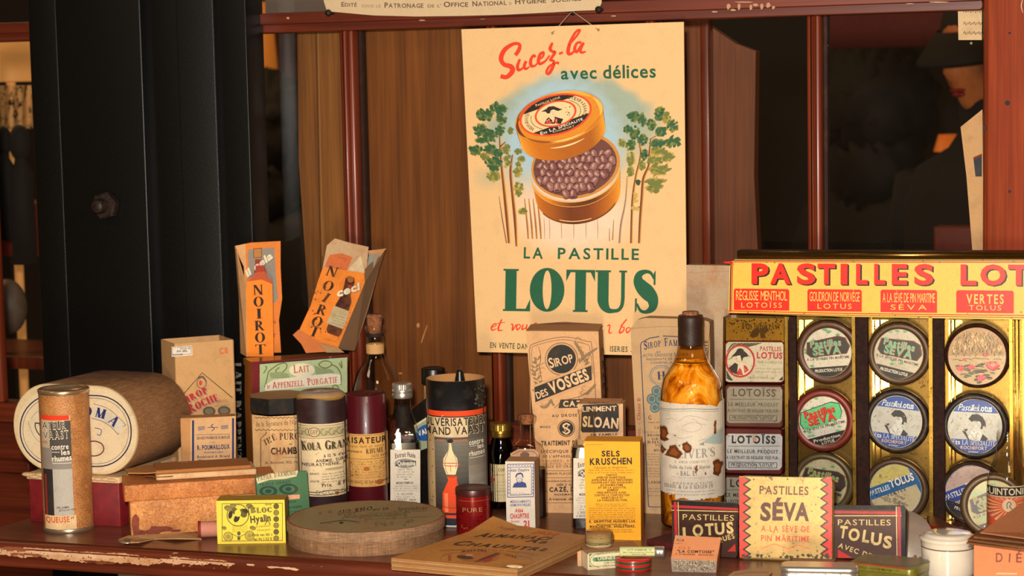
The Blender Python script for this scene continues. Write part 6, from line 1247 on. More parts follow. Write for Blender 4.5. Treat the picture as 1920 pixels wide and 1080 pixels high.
mb = MB(); mb.plate([b.o+Z_*(b.H), b.o+Z_*b.H+b.u*b.W*1.0, b.o+Z_*(b.H+.0015)+b.u*b.W-b.n*b.D, b.o+Z_*(b.H+.002)-b.n*b.D], Z_*.0008, '#c08c60'); mb.build('top_flap', PAPER, t)
# second Quinquina bottle
c = CY(1072, 1134, 996); u_, n_ = face(c); t = thing('uncapped_tonic_bottle', 'capless dark square bottle half hidden behind the yellow salts box', 'bottle', c.c)
sq_bottle(t, c, u_, n_, 31, 18, 8, [(30, 996, 1), (31, 992, 1), (31, 862, 1), (30, 845, .9), (24, 832, .5), (16, 826, 0), (15, 815, 0), (14.5, 782, 0), (16.5, 779, 0), (16.5, 773, 0), (13, 772, 0)], GLASS, 1, 842, DARKLIQ)
mb = MB(); p = P(bsurf(c, n_, 18.2), mb, 0); quinlabel(p, 1075, 1131, 859, 972); mb.build('paper_label', PAPER, t)
# yellow salts box
b = BX((1098, 1011), (1202, 1013), 830, .026); t = thing('yellow_salts_box', 'bright yellow salts carton densely printed in black, standing at the front centre', 'carton', b.c)
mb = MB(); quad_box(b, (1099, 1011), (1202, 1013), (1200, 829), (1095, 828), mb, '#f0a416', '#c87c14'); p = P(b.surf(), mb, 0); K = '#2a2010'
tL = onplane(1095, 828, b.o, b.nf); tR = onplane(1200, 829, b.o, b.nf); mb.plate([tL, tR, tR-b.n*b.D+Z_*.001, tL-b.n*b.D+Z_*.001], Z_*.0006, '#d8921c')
p.line([(1096, 834), (1130, 833.5)], .8, '#9a6410')
p.text('SELS', 1128, 855.5, 1162, 855.5, 10, K, 'black', .16); p.text('KRUSCHEN', 1106, 871.5, 1185, 870, 11.5, K, 'black', .14); p.text('Fabriqués en Angleterre.', 1115, 879, 1176, 878, 4, K, 'thin'); p.micro(1103, 1188, [883, 887.5], 3, K, -.005, 3)
for i, (tx, a, b2) in enumerate((('PARFAIT', 1137, 1157), ('APÉRITIF DIURÉTIQUE,', 1118, 1174), ('APPROPRIÉ AUX PERSONNES', 1109, 1186), ('SOUFFRANT DES DOULEURS', 1109, 1186), ('DU RHUMATISME', 1126, 1168), ('ET DE LA GOUTTE;', 1122, 1174), ('REMÈDE', 1139, 1159), ('TRÈS EFFICACE AUSSI', 1119, 1174), ('CONTRE LA CONSTIPATION', 1115, 1180), ('HABITUELLE ET', 1128, 1168), ('LA PARESSE DU FOIE.', 1120, 1177))):
    p.text(tx, a, 892.5+i*4.72, b2, 892+i*4.72, 3.4, K, 'black', .16)
p.micro(1112, 1180, [946, 949.5], 2.6, K, 0, 5, .1); p.micro(1104, 1191, [954, 958, 962, 966, 970, 974], 2.6, K, 0, 6)
p.text('E. GRIFFITHS HUGHES Ltd.', 1105, 980, 1192, 979, 4.6, K, 'black', .16); p.text('MAISON FONDÉE EN 1756', 1119, 984.5, 1176, 984, 2.4, K); p.text('MANCHESTER, ANGLETERRE.', 1106, 989.5, 1191, 988.5, 4.4, K, 'black', .16); p.micro(1112, 1188, [994, 998], 2.4, K, 0, 8, .1)
mb.build('carton_body', CLEAN, t)
# Famel packet
b = BX((1200, 962), (1336, 968), 612, .022); t = thing('tall_syrup_packet', 'tall grey-tan syrup packet printed in blue with red side lettering, behind the amber bottle', 'packet', b.c)
mb = MB(); mb.plate([onplane(x, y, b.o, b.nf) for x, y in ((1200, 962), (1336, 968), (1331, 640), (1330, 604), (1316, 599), (1210, 596), (1194, 600), (1182, 616))], -b.nf*b.D, '#b9966c', 0, '#a07c54'); p = P(b.surf(), mb, 0); BU = '#2c3a58'
p.line([(1182, 616), (1240, 612), (1330, 614)], .8, '#8a6a48'); p.line([(1216, 950), (1201, 648), (1203, 642), (1218, 634), (1236, 631)], 1.7, BU); p.line([(1243, 630), (1290, 632), (1326, 640)], 1.7, BU); p.line([(1216, 950), (1330, 954)], 1.4, BU)
p.text('SIROP FAMEL', 1208, 656, 1284, 650, 15, BU, 'slab', .1, small=.75, sag=4); p.text('au', 1231, 661, 1238, 661, 3, BU); p.text('LACTO CREOSOTE SOLUBLE', 1202, 669, 1290, 667, 6, '#5a5a58', 'bold', .14, small=.85); p.text('PHOSPHATE DE CHAUX', 1212, 676, 1288, 674, 4, '#5a5a58', 'bold', .2); p.text('CODÉINE, ACONIT', 1220, 682, 1284, 681, 3.6, '#5a5a58', 'bold', .2)
p.ring(1240, 704, 23, 20, 1.6, '#6a7480', 0, 0, 360, 10); p.ring(1240, 704, 19, 16, 1, '#6a7480', n=14); p.text('H', 1233, 712, 1248, 711, 15, BU, 'serif')
for x, y in ((1231, 733), (1222, 748), (1238, 748), (1228, 764), (1243, 762)): p.ell(x, y, 9.5, 10, '#4c6468', 18); p.ell(x, y, 7.5, 8, '#7a8a80', 16); p.ell(x, y, 5, 5.4, '#54686a', 12)
p.text('G', 1216, 787, 1222, 787, 8, BU, 'slab'); p.micro(1216, 1240, [793], 3, BU, 0, 3)
for tx, a, b2, y in (('CATARRHES', 1227, 1270, 804), ('BRONCHITES', 1214, 1266, 818), ('GRIPPES', 1222, 1262, 825), ('RHUMES', 1214, 1264, 831), ('TOUX', 1228, 1250, 837), ('MODE D\'EMPLOI', 1226, 1280, 846)): p.text(tx, a, y, b2, y+.6, 4.4, '#3c3a3c', 'slab', .14)
p.micro(1206, 1238, [811], 2.8, '#6a6050', 0, 3); p.micro(1208, 1300, [852, 857, 862, 867, 872], 3, '#6a6458', .01, 4); p.micro(1209, 1300, [879, 884, 889, 894], 3, '#6a6458', .01, 7); p.text('LABORATOIRES', 1216, 906, 1270, 907, 4.6, '#3c3a3c', 'slab'); p.micro(1216, 1290, [917, 922, 930], 3, '#6a6458', .01, 9)
q_ = "Ass. Soc. - Classe B"; g, W = layout(q_, 'bold', .14); qs = []
for vs, fs in g:
    pts = [(1196+6*b_-(a/W)*2-1, 846-(846-746)*(a/W)) for a, b_ in vs]; pts = [(1200-(6-(x-1195))+2, y) for x, y in pts]
    pts = [(1198-6*b_+3, 846-100*(a/W)) for a, b_ in vs]
    for f in fs: qs.append([pts[i] for i in f])
p.quads(qs, '#b0523c'); mb.build('packet_body', PAPER, t)
mb = MB(); b2 = BX((1318, 972), (1332, 973), 608, .004); mb.plate([onplane(x, y, b2.o, b2.nf) for x, y in ((1318, 972), (1332, 973), (1325, 700), (1331, 608), (1319, 614))], -b2.nf*.001, '#a98560'); p = P(b2.surf(), mb, 0); g, W = layout('NDITE', 'bold', .14); qs = []
for vs, fs in g:
    pts = [(1326-6*b_+1, 672-34*(a/W)) for a, b_ in vs]
    for f in fs: qs.append([pts[i] for i in f])
p.quads(qs, '#3a3430'); mb.build('side_flap', PAPER, t)
# amber oil bottle
c = CY(1238, 1361, 998); t = thing('amber_oil_bottle', 'large amber oil bottle with sealed dark neck and a torn white label', 'bottle', c.c)
pts = [(59, 994), (61, 988), (61.5, 900), (60, 790), (59.5, 755), (58, 738), (53, 716), (42, 700), (33, 685), (27, 668), (23.5, 650), (23, 622)]
bottle_lathe(c, pts, AMBERG, t, seg=72)
mb = MB(); c.lathe(mb, c.prof([(24, 655), (24.5, 640), (24, 620), (24.5, 617), (24.5, 604), (23, 598), (21, 597), (16, 597)]), c='#2c1a12', seg=40); mb.build('sealed_neck', printed('dark_seal', .45, .4, '#4a2c1c', 120, bmp=.5), t)
mb = MB(); c.lathe(mb, c.prof([(15.5, 598), (16, 592), (14.5, 590.5), (0, 590)]), seg=24); mb.build('cork', CORK, t)
OIL, nt, pb, _ = nodes('amber_oil'); n1 = noise(nt, coords(nt, (1, 1, .6)), 38, 5, .6, 2.2)
nt.links.new(ramp(nt, n1, [(.32, '#8a4a0a'), (.44, '#cc8416'), (.54, '#f0ae2c'), (.66, '#ffe090')]), pb.inputs['Base Color']); pb.inputs['Roughness'].default_value = .25; bump(nt, pb, n1, .8, .003)  # pale and dark swirls in the colour imitate refracted highlights in the oil
mb = MB(); inner = [(a*.94, y) for a, y in pts]; pr = c.prof(inner); pr = [(0, .004)]+[(pr[0][0], .004)]+pr[2:9]+[c.prof([(33, 688)])[0], (0, c.z(688))]; c.lathe(mb, pr, seg=48); mb.build('oil', OIL, t)
mb = MB(); p = c.P(mb, R=c.R*1.0); p.off += .0003; y_t = [(1238, 759), (1262, 757), (1300, 758), (1335, 761), (1346, 766), (1352, 757), (1362, 754)]
sh = [(1230, 757), (1262, 757), (1300, 758), (1335, 761), (1346, 766), (1352, 757), (1370, 754), (1370, 934), (1335, 936), (1322, 940), (1300, 936), (1268, 935), (1255, 928), (1248, 932), (1230, 925)]
p.quads([sh], '#cfc2ae') if False else None
for a_, b_ in zip(range(1230, 1370, 4), range(1234, 1374, 4)):
    def top(x):
        for (x0, y0), (x1, y1) in zip(sh[:7], sh[1:7]):
            if x0 <= x <= x1: return y0+(y1-y0)*(x-x0)/(x1-x0)
        return 755
    rr = random.Random(a_); yb = 936+rr.uniform(-2, 2) if a_ > 1262 else 931+rr.uniform(-3, 3)
    p.quads([[(a_, top(a_)+rr.uniform(-.8, .8)), (b_, top(b_)), (b_, yb), (a_, yb)]], '#cfc2ae', lift=a_ == 1230)
p.line([(1240, 771), (1270, 768), (1300, 766), (1330, 769), (1350, 771)], 1.5, '#7a8480'); p.line([(1240, 774), (1300, 770), (1350, 775)], .8, '#7a8480')
for s_ in ([(1275, 790), (1290, 780), (1310, 782), (1330, 790)], [(1280, 800), (1300, 792), (1325, 798)], [(1300, 785), (1318, 800), (1300, 810), (1280, 806)], [(1310, 828), (1330, 820), (1345, 812), (1356, 806)], [(1312, 832), (1335, 830), (1356, 835)], [(1318, 826), (1340, 822), (1356, 820)], [(1262, 815), (1275, 822), (1300, 818)], [(1250, 790), (1262, 786), (1272, 792)]): p.line(s_, .9, '#a09c90', True)
p.poly([(1318, 830), (1338, 818), (1356, 808), (1356, 838), (1335, 834)], '#9aa8a4'); p.poly([(1312, 834), (1320, 829), (1322, 836)], '#7a8c88')
p.text("OLIVER'S", 1258, 860, 1342, 858, 17, '#8c8c88', 'serif', .08); p.text('E. ANCD COGNTYO C', 1266, 869, 1330, 868, 4.4, '#7a7a76', 'slab'); p.text('Huile de Foie de Morue', 1256, 880, 1332, 879, 6.4, '#7c7c78', 'slab'); p.text('· BAL. ET '.replace('·', '-'), 1270, 892, 1312, 891, 8, '#7c7c78', 'black', .3); p.micro(1258, 1335, [897], 3, '#9a968c', 0, 3)
p.text('PRÉPARATION', 1262, 909, 1336, 908, 3.8, '#8a867c', 'slab'); p.text('ISDAHL & Co A BERGEN (N', 1246, 917, 1337, 916, 7, '#6a6a68', 'slab', .12); p.micro(1250, 1340, [923, 929], 3.6, '#7c7a74', 0, 6)
HO = '#5a2a0c'
for pt in ([(1239, 806), (1250, 802), (1255, 815), (1249, 822), (1256, 826), (1245, 832), (1239, 828)], [(1257, 838), (1268, 834), (1274, 843), (1280, 852), (1272, 862), (1258, 858), (1248, 858)], [(1240, 838), (1250, 846), (1244, 856), (1240, 852)], [(1281, 832), (1290, 828), (1298, 838), (1296, 848), (1288, 850), (1281, 842)], [(1341, 792), (1345, 790), (1344, 815), (1341, 819), (1340, 805)], [(1337, 868), (1344, 864), (1350, 868), (1357, 874), (1352, 884), (1353, 890), (1347, 897), (1337, 890), (1339, 878)], [(1303, 878), (1307, 871), (1309, 882), (1305, 888)], [(1322, 888), (1324, 884), (1324, 892)], [(1265, 817), (1269, 816), (1268, 820)], [(1274, 836), (1277, 834), (1276, 840)]):
    rg = random.Random(int(pt[0][0])); q_ = []
    for (xa, ya), (xb, yb) in zip(pt, pt[1:]+pt[:1]):
        nseg = max(1, int(math.hypot(xb-xa, yb-ya)/2.2))
        for k in range(nseg): q_.append((xa+(xb-xa)*k/nseg+rg.uniform(-1.1, 1.1), ya+(yb-ya)*k/nseg+rg.uniform(-1.1, 1.1)))
    cx = sum(a for a, b in q_)/len(q_); cy = sum(b for a, b in q_)/len(q_)
    p.poly([(cx+(a-cx)*1.1+.5, cy+(b-cy)*1.1-.6) for a, b in q_], '#b8a890'); p.poly(q_, HO); p.poly([(cx+(a-cx)*.55, cy+(b-cy)*.55) for a, b in q_], '#84440e')
mb.build('torn_label', PAPER, t)
# plain grey-cream carton behind
b = BX((1292, 951), (1384, 956), 497, .014); t = thing('plain_pale_carton', 'plain pale cardboard carton standing behind the amber bottle, left of the pastille display', 'carton', b.c)
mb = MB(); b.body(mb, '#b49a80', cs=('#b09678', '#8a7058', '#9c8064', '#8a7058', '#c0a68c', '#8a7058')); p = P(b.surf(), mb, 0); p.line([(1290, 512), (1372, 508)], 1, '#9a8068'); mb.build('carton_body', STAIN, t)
# almanac
hz = .0125; K4 = [(733, 1046), (925, 981), (1106, 1004), (970, 1067)]
pts = [ground(x, y, hz) for x, y in K4]; t = thing('almanac_booklet', 'worn orange-tan almanac lying flat with curled corners at the front edge of the table', 'booklet', (pts[0]+pts[2])/2-Z_*hz)
mb = MB(); NI, NJ = 16, 16; vs = []
for j in range(NJ+1):
    for i in range(NI+1):
        a_ = pts[0].lerp(pts[3], i/NI); b_ = pts[1].lerp(pts[2], i/NI); v = a_.lerp(b_, j/NJ); ii, jj = i/NI, j/NJ
        lift = .010*max(0, jj-.75)*4*max(0, .25-ii)*4+.003*max(0, .15-jj)*6*max(0, ii-.85)*6+.0012*math.sin(ii*5)*jj
        vs.append(v+Z_*(lift*.8))
Q = lambda i, j: j*(NI+1)+i
mb.add(vs, [[Q(i, j), Q(i+1, j), Q(i+1, j+1), Q(i, j+1)] for i in range(NI) for j in range(NJ)], '#cc8c44', smooth=True)
mb.add([v-Z_*.0008 for v in vs], [[Q(i, j), Q(i, j+1), Q(i+1, j+1), Q(i+1, j)] for i in range(NI) for j in range(NJ)], '#b08050')
cov = list(vs)
def asurf(x, y, o):
    g_ = ground(x, y, hz); A0 = pts[0]; e1 = pts[3]-A0; e2 = pts[1]-A0; d = g_-A0
    # bilinear inverse, two Newton steps
    s_, t_ = .5, .5
    for _ in range(6):
        f = A0.lerp(pts[3], s_).lerp(pts[1].lerp(pts[2], s_), t_)-g_; ds = (pts[3]-A0).lerp(pts[2]-pts[1], t_); dt = pts[1].lerp(pts[2], s_)-A0.lerp(pts[3], s_)
        det = ds.x*dt.y-ds.y*dt.x; s_ -= (f.x*dt.y-f.y*dt.x)/det; t_ -= (ds.x*f.y-ds.y*f.x)/det
    s2, t2 = max(0, min(1, s_)), max(0, min(1, t_)); lift = .010*max(0, t2-.75)*4*max(0, .25-s2)*4+.003*max(0, .15-t2)*6*max(0, s2-.85)*6+.0012*math.sin(s2*5)*t2
    fi, fj = s2*NI, t2*NJ; i0, j0 = min(int(fi), NI-1), min(int(fj), NJ-1); a_, b_ = fi-i0, fj-j0
    z_ = cov[Q(i0, j0)].z*(1-a_)*(1-b_)+cov[Q(i0+1, j0)].z*a_*(1-b_)+cov[Q(i0, j0+1)].z*(1-a_)*b_+cov[Q(i0+1, j0+1)].z*a_*b_
    return V((g_.x, g_.y, z_+.0002+o))
p = P(asurf, mb, 0)
AK = '#3c3024'
p.text('ALMANACH', 888, 1007.5, 1036, 1012.5, 7, AK, 'black', .14, shear=2.4, small=.8); p.text('ABBÉ', 984, 1015.5, 1050, 1022.5, 6, AK, 'black', .25, shear=2.2, small=.8); p.text('CHAUPITRE', 844, 1022.5, 1022, 1033, 8, AK, 'black', .16, shear=2.3, small=.72)
p.text('1934', 998, 1001, 1040, 1005, 5.5, '#c05a34', 'black', .2, shear=2.2); p.text('Année', 932, 993, 962, 996, 4, '#b86a3c', 'bold', shear=2)
p.text('CONTENANT LES RECETTES ET PRÉDICTIONS', 824, 1035, 1000, 1040, 3, '#a8642c', 'bold', .2, sag=4); p.text('MALADES', 866, 1037, 912, 1036, 3.4, AK, 'bold', .2, sag=2); p.text('VIVEZ', 946, 1042, 968, 1047, 3.4, AK, 'bold', .2)
p.ell(896, 1045, 40, 9, '#c07840', 20, 2); p.ell(872, 1046, 16, 3.5, '#5a3c28', 14, 5); p.brush([(890, 1054, 2), (915, 1047, 6), (938, 1038, 3)], '#8a4a34'); p.brush([(898, 1051, 2), (918, 1044, 4), (934, 1037, 2)], '#6a3a28'); p.ell(915, 1051, 10, 3, '#b8402c', 10, -15); p.rect(840, 1042, 846, 1052, '#b8603c'); p.ell(880, 1042, 8, 2, '#d8a078', 10)
p.line([(826, 1052), (830, 1043), (860, 1037), (930, 1037), (990, 1046), (1000, 1054)], .7, '#b07038', True)
mb.build('front_cover', STAIN, t)
mb = MB(); lay = 7
for k in range(lay):
    r_ = random.Random(k); z0_ = hz*k/lay; z1_ = hz*(k+1)/lay-.0002; inset = .0008*r_.random()
    c0 = (pts[0]+pts[1]+pts[2]+pts[3])/4; qd = [c0+(v-c0)*(1-inset*6)-Z_*hz for v in pts]; mb.plate([v+Z_*z1_ for v in qd], -Z_*(z1_-z0_-.0001), '#b98a58', 0, ('#a67848', '#94683c', '#b08452')[k % 3])
mb.build('page_block', STAIN, t)
mb = MB(); cc_ = ground(965, 1062, hz+.0012); mb.ball(cc_, .009, .004, .0016, '#d8bc90', seg=16, rings=8); mb.build('dog_eared_corner', PAPER, t)
# burgundy book lying flat
b = BX((1212, 1022), (1290, 1036), 1011, .045); t = thing('burgundy_book', 'flat dark burgundy book before the amber oil bottle', 'book', b.c); mb = MB(); b.body(mb, '#4c1214', r=.001); mb.build('book_body', PAPER, t); zbk = b.H
# kraft packet, Usines box, jar, tube, round tin
b0 = BX((1104, 1047), (1205, 1040), 1036, .04); b0.H = .006; t = thing('flat_kraft_packet', 'flat kraft cardboard packet beneath the small labelled jar', 'packet', b0.c); mb = MB(); b0.body(mb, '#a87c54', r=.0008); mb.build('packet_body', STAIN, t)
b = BX((1102, 1069), (1172, 1063), 1039, .019); t = thing('small_pale_box', 'small pale box with a green label and an open white end', 'box', b.c)
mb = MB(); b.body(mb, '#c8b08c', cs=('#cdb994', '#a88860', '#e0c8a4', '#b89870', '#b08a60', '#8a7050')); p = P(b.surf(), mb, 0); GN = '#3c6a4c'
p.poly([(1104, 1037), (1160, 1034), (1160, 1063), (1104, 1065)], '#cfc29a'); p.frame(1105, 1038, 1172, 1063, .8, GN, -3); p.poly([(1105, 1038), (1111, 1038), (1105, 1044)], GN); p.poly([(1105, 1063), (1111, 1063), (1105, 1058)], GN); p.ring(1124, 1051, 18, 13, 1, GN, n=24, a0=90, a1=270); p.text('LABORATOIRES', 1121, 1041, 1165, 1036, 4.2, '#6a6a50', 'bold', sag=1); p.poly([(1112, 1046), (1118, 1045), (1172, 1041), (1172, 1050), (1117, 1053), (1112, 1051)], GN); p.text('USINES', 1121, 1050.5, 1154, 1048, 5, '#d8d0a8', 'bold', .16); p.text('CHIM. RHÔNE'.replace('Ô', 'O'), 1132, 1057, 1160, 1055, 3, '#6a6a50', 'bold'); p.micro(1130, 1160, [1061], 2.2, '#6a6a50', -.05); p.ell(1114, 1049, 3, 4, '#5c8a64', 8)
mb.build('box_body', PAPER, t)
mb = MB(); e = b.o-b.u*.0006+b.n*.0; mb.plate([e-b.n*b.D, e-b.n*(b.D+.001)-b.u*.004, e-b.n*(b.D+.001)-b.u*.004+Z_*b.H*.9, e-b.n*b.D+Z_*b.H], b.n*.0006, '#b89068'); mb.build('end_flap', PAPER, t)
c = CY(1097, 1150, 1029, b0.H+.0002); t = thing('small_labelled_jar', 'tiny glass jar with a cream-green paper band on the kraft packet', 'jar', c.c)
mb = MB(); c.lathe(mb, [(0, c.z0+.0002), (c.R*.93, c.z0), (c.R*.97, c.z0+.002), (c.R*.97, c.z(1006)), (c.R*.9, c.z(1003)), (0, c.z(1002))], c='#b8946c', seg=40); mb.build('jar_body', PAPER, t)
mb = MB(); p = c.P(mb, R=c.R*.975); p.rect(1090, 1007.5, 1160, 1026, '#c2b98a'); p.micro(1101, 1146, [1011], 3, '#4a5a3c'); p.rect(1090, 1019, 1160, 1020, '#5a6a48'); p.rect(1090, 1021.5, 1160, 1022.2, '#5a6a48'); p.line([(1098, 1022), (1110, 1024), (1124, 1021), (1140, 1023)], 1, '#4a5a3c', True); mb.build('paper_band', PAPER, t)
mb = MB(); c.lathe(mb, [(c.R*1.0, c.z(1024)), (c.R*1.0, c.z(1004)), (c.R*.94, c.z(1000.5)), (0, c.z(1000))], seg=40); mb.build('glass_cover', glassy('thin_jar_glass', '#f0e4d4', gain=1), t)
c = CY(1153, 1222, 1073); rdt = c; t = thing('striped_round_tin', 'low round tin striped red and green at the front, under the small green tube', 'tin', c.c)
zt = c.z(1052); mb = MB(); RD, GR = '#b81c1c', '#1e4a34'; st_ = [0, .06, .06, .24, .24, .45, .45, .58, .58, .62, .62, .80, .80, .93, 1.0]; cl = [RD, RD, RD, RD, GR, GR, RD, RD, RD, RD, GR, GR, RD, RD, RD]
cl = [RD, RD, GR, GR, RD, RD, RD, RD, GR, GR, GR, GR, RD, RD, RD]; st_ = [0, .16, .165, .36, .365, .5, .505, .6, .605, .7, .705, .82, .825, .96, 1.0]
c.lathe(mb, [(c.R*(.97 if i in (0, 14) else 1.0)*(1.012 if .35 < s_ < .62 else 1), zt*s_) for i, s_ in enumerate(st_)]+[(0, zt*.99)], cols=cl+['#8a1414'], seg=56); mb.build('tin_body', GLOSS, t)
a_, d_ = ground(1162, 1046, zt+.0001), ground(1232, 1046, zt+.0001); u_ = (d_-a_).normalized(); r = 10.2*c.R/34.5; M = Matrix.Translation(a_+Z_*r+hdir(a_)*r*.7) @ u_.to_track_quat('Z', 'Y').to_matrix().to_4x4(); L_ = (d_-a_).length
t = thing('small_green_tube', 'tiny tube with a yellow-green label and aluminium cap resting on the striped round tin', 'tube', a_)
mb = MB(); mb.lathe(0, 0, [(0, 0), (r*.8, 0), (r*.95, .001), (r*.95, L_-.002)], c='#c4c48a', M=M, seg=36)
def tsurf(x, y, o):
    n_ = -hdir(a_); s_ = (y-1035)/10.2; s_ = max(-.9, min(.9, s_)); ax = a_+Z_*r+hdir(a_)*r*.7+u_*(L_*(x-1162)/70); return ax+(Z_*(-s_)+(-hdir(a_))*math.sqrt(1-s_*s_))*(r*.95+o+.0001)
p = P(tsurf, mb, 0); p.text('VITAMINE C', 1176, 1031, 1222, 1031, 2.6, '#5a6a3c', 'bold'); p.text('des Laboratoires Roche', 1168, 1035, 1226, 1035, 2.6, '#4a5a34'); p.text('POSOLOGIE', 1185, 1039, 1212, 1039, 2.2, '#4a5a34'); p.rect(1166, 1041.5, 1230, 1042.8, '#3c5a34'); mb.build('tube_body', CLEAN, t)
mb = MB(); mb.lathe(0, 0, [(r*.98, L_-.0022), (r*1.03, L_-.002), (r*1.03, L_+.003), (r*.99, L_+.0034), (r*1.02, L_+.004), (r*1.02, L_+.0065), (r*.9, L_+.0075), (0, L_+.0076)], c='#cfc8c0', M=M, seg=36); mb.build('cap', ALU, t)
# ------------------------------------------------------------------ pastille display on the right
b = BX((1358, 965), (1960, 994), 593, .045); st = thing('pastille_display_stand', 'brass display stand with a long yellow pastille header and dark dividers holding round tins', 'display stand', b.c); sb = b
Bp = b.o; Bn = b.n; Bu = b.u; dep = .030
def Q_(pts, k=0):
    q = [onplane(x, y, Bp-Bn*k, Bn) for x, y in pts]
    for v in q: v.z = max(v.z, .0004)
    return q
mb = MB(); mb.plate(Q_([(1356, 968), (1362, 590), (1366, 488), (1965, 488), (1965, 996)], dep), -Bn*.0015, '#94743a')
mb.build('brass_back', BRASS, st)
# header
mb = MB(); mb.plate(Q_([(1366, 587), (1368, 500), (1371, 491), (1378, 486), (1965, 487), (1965, 600), (1600, 594)], -.002), -Bn*.0025, '#e2bb4e', 0, '#3a1410'); p = P(flat(Bp+Bn*.002, Bn), mb, 0)
HR = '#dc2414'
p.brush([(1369, 585, 2.4), (1370.5, 502, 2.4), (1373, 493, 2.4), (1380, 488, 2), (1700, 488.5, 1.8), (1965, 489, 1.8)], '#5a1210'); p.brush([(1372, 583, 1.8), (1373.5, 503, 1.8), (1376, 495, 1.8), (1382, 491, 1.8), (1700, 491.5, 1.8), (1965, 492, 1.8)], HR)
p.line([(1366, 587), (1600, 591.5), (1965, 596)], 1.2, '#7a1812'); p.line([(1366, 583), (1600, 588), (1965, 592)], 1.8, HR)
def heavy(tx, spans, y, h, sl, f='black'):
    for lay_, (c_, dx, dy) in enumerate((('#2a0c0a', 3, 2.2), ('#2a0c0a', 1.5, 1.1), (HR, 0, 0))):
        for i, (ch, (a, b_)) in enumerate(zip(tx, spans)):
            yy = y+(a-1408)*sl; g_ = glyph(ch, f); p.text(ch, a+dx, yy+dy, b_+dx, yy+dy+(b_-a)*sl, h, c_, f, lift=i == 0)
SP = [(1409, 1441), (1444, 1483), (1494, 1529), (1533, 1566), (1576, 1589), (1605, 1627), (1639, 1660), (1672, 1701), (1714, 1750), (1801, 1831), (1838, 1886), (1890, 1930), (1936, 1970)]
heavy('PASTILLESLOTU', SP, 530.5, 35, .0055)
for (x0, x1, y0, y1, a, bb, f1) in ((1376, 1480, 541, 581, 'RÉGLISSE MENTHOL', 'LOTOÏSS', 0), (1514, 1616, 542, 583, 'GOUDRON DE NORVÈGE', 'LOTUS', 0), (1651, 1757, 543, 585, 'À LA SÈVE DE PIN MARITIME'.replace('À', 'A'), 'SÉVA', 0), (1793, 1901, 544, 586, 'VERTES', 'TOLUS', 1), (1936, 1960, 545, 587, 'A', 'L', 0)):
    p.poly([(x0, y1), (x0, y0+3), (x0+3, y0), (x1-3, y0+1), (x1, y0+4), (x1, y1+1.5)], HR)
    if f1: p.text(a, x0+19, y1-17, x1-19, y1-16.5, 17, '#e8c25c', 'bold', .3)
    else: p.text(a, x0+4, y1-18.5, x1-4, y1-17.5, 17.5, '#e8c25c', 'thin', .08)
    w_ = {'LOTOÏSS': 76, 'LOTUS': 64, 'SÉVA': 68, 'TOLUS': 60}.get(bb, 15); cx = (x0+x1)/2; p.text(bb, cx-w_/2, y1-4.5, cx+w_/2, y1-4, 9.5, '#e8c25c', 'thin', .34)
p.specks(lambda r: (r.uniform(1380, 1920), r.choice((r.uniform(486, 494), r.uniform(583, 596)))), 34, '#7a5020', .6, 1.8, 3)
mb.build('yellow_header', printed('enamelled_header', .3, .12, '#8a5a20', 70, coat=.35), st)
mb = MB(); mb.tube([onplane(1383, 477, Bp+Bn*.002, Bn), onplane(1970, 479, Bp+Bn*.002, Bn)], .0042, '#6a4c20', seg=16); mb.build('top_roller', BRASS, st)
mb = MB(); mb.plate(Q_([(1382, 470), (1965, 472), (1965, 488), (1379, 487)], .006), -Bn*.02, '#2c1c10'); mb.build('top_dark_box', plain('dark_tin_box', '#1c120a', .6), st)  # plain dark box behind the roller, above the header
# brass channels and dark dividers
def ch_strip(xs, name, c, mat, k0, D_, y0=594, y1=975):
    mb = MB(); mb.plate(Q_([(xs[0], y0), (xs[1], y0), (xs[1]+xs[2], y1+(xs[0]-1358)*.047-8), (xs[0]+xs[2], y1+(xs[0]-1358)*.047-8)], k0), -Bn*D_, c); return mb.build(name, mat, st)
DV = plain('dark_brown_divider', '#30150a', .7, spec=.15, var=.5, scale=200); tri = 0
for (a, b_, dx) in ((1479, 1492, 3), (1604, 1626, 4), (1749, 1769, 3), (1888, 1890, 2)):
    if b_-a > 3: ch_strip((a, b_, dx), 'divider', '#ffffff', DV, -.001, .006)
for (a, b_, dx, kk) in ((1471, 1477, 2, 0), (1597, 1603, 3, 0), (1625, 1633, 3, 1), (1741, 1748, 2, 0), (1768, 1777, 3, 1), (1892, 1898, 3, 0), (1916, 1923, 3, 0)):
    ch_strip((a, b_, dx), 'brass_strip', '#c49a44', BRASS, .0265 if kk else -.002, .003 if kk else .006)
ch_strip((1356, 1360, -4), 'edge_strip', '#6a4418', BRASS, -.002, dep)
# bright folded half of each channel: polished brass turned a little to reflect the light added below
BRIGHT = printed('polished_brass', .14, .25, '#6a4a1c', 160, .6, .97, .04, .75, lo=.56)
n1 = (Matrix.Rotation(math.radians(7), 3, 'Z') @ Bn)
for (a, bb) in ((1494, 1528), (1636, 1668), (1779, 1802), (1899, 1915)):
    mb = MB(); P0 = Q_([(a, 600)], dep-.0022)[0]; v0 = P0-Z_*P0.z+Z_*.002; H_ = P0.z-.002; w_ = (bb-a)*.00062; uu = Z_.cross(n1).normalized()
    mb.box(v0-n1*.0, uu, n1, Z_, w_, .001, H_, '#e8b860'); mb.build('polished_fold', BRIGHT, st)
d_ = (onplane(1650, 740, Bp, Bn)-CAM).normalized(); rf = d_-n1*2*d_.dot(n1); hp = onplane(1650, 740, Bp, Bn); tgt = hp+rf*2.6
lamp('added_brass_light', 'AREA', tgt, 24, (1, .84, .55), .22, hp, .5)  # unseen area light added in the mirror direction to brighten the brass folds
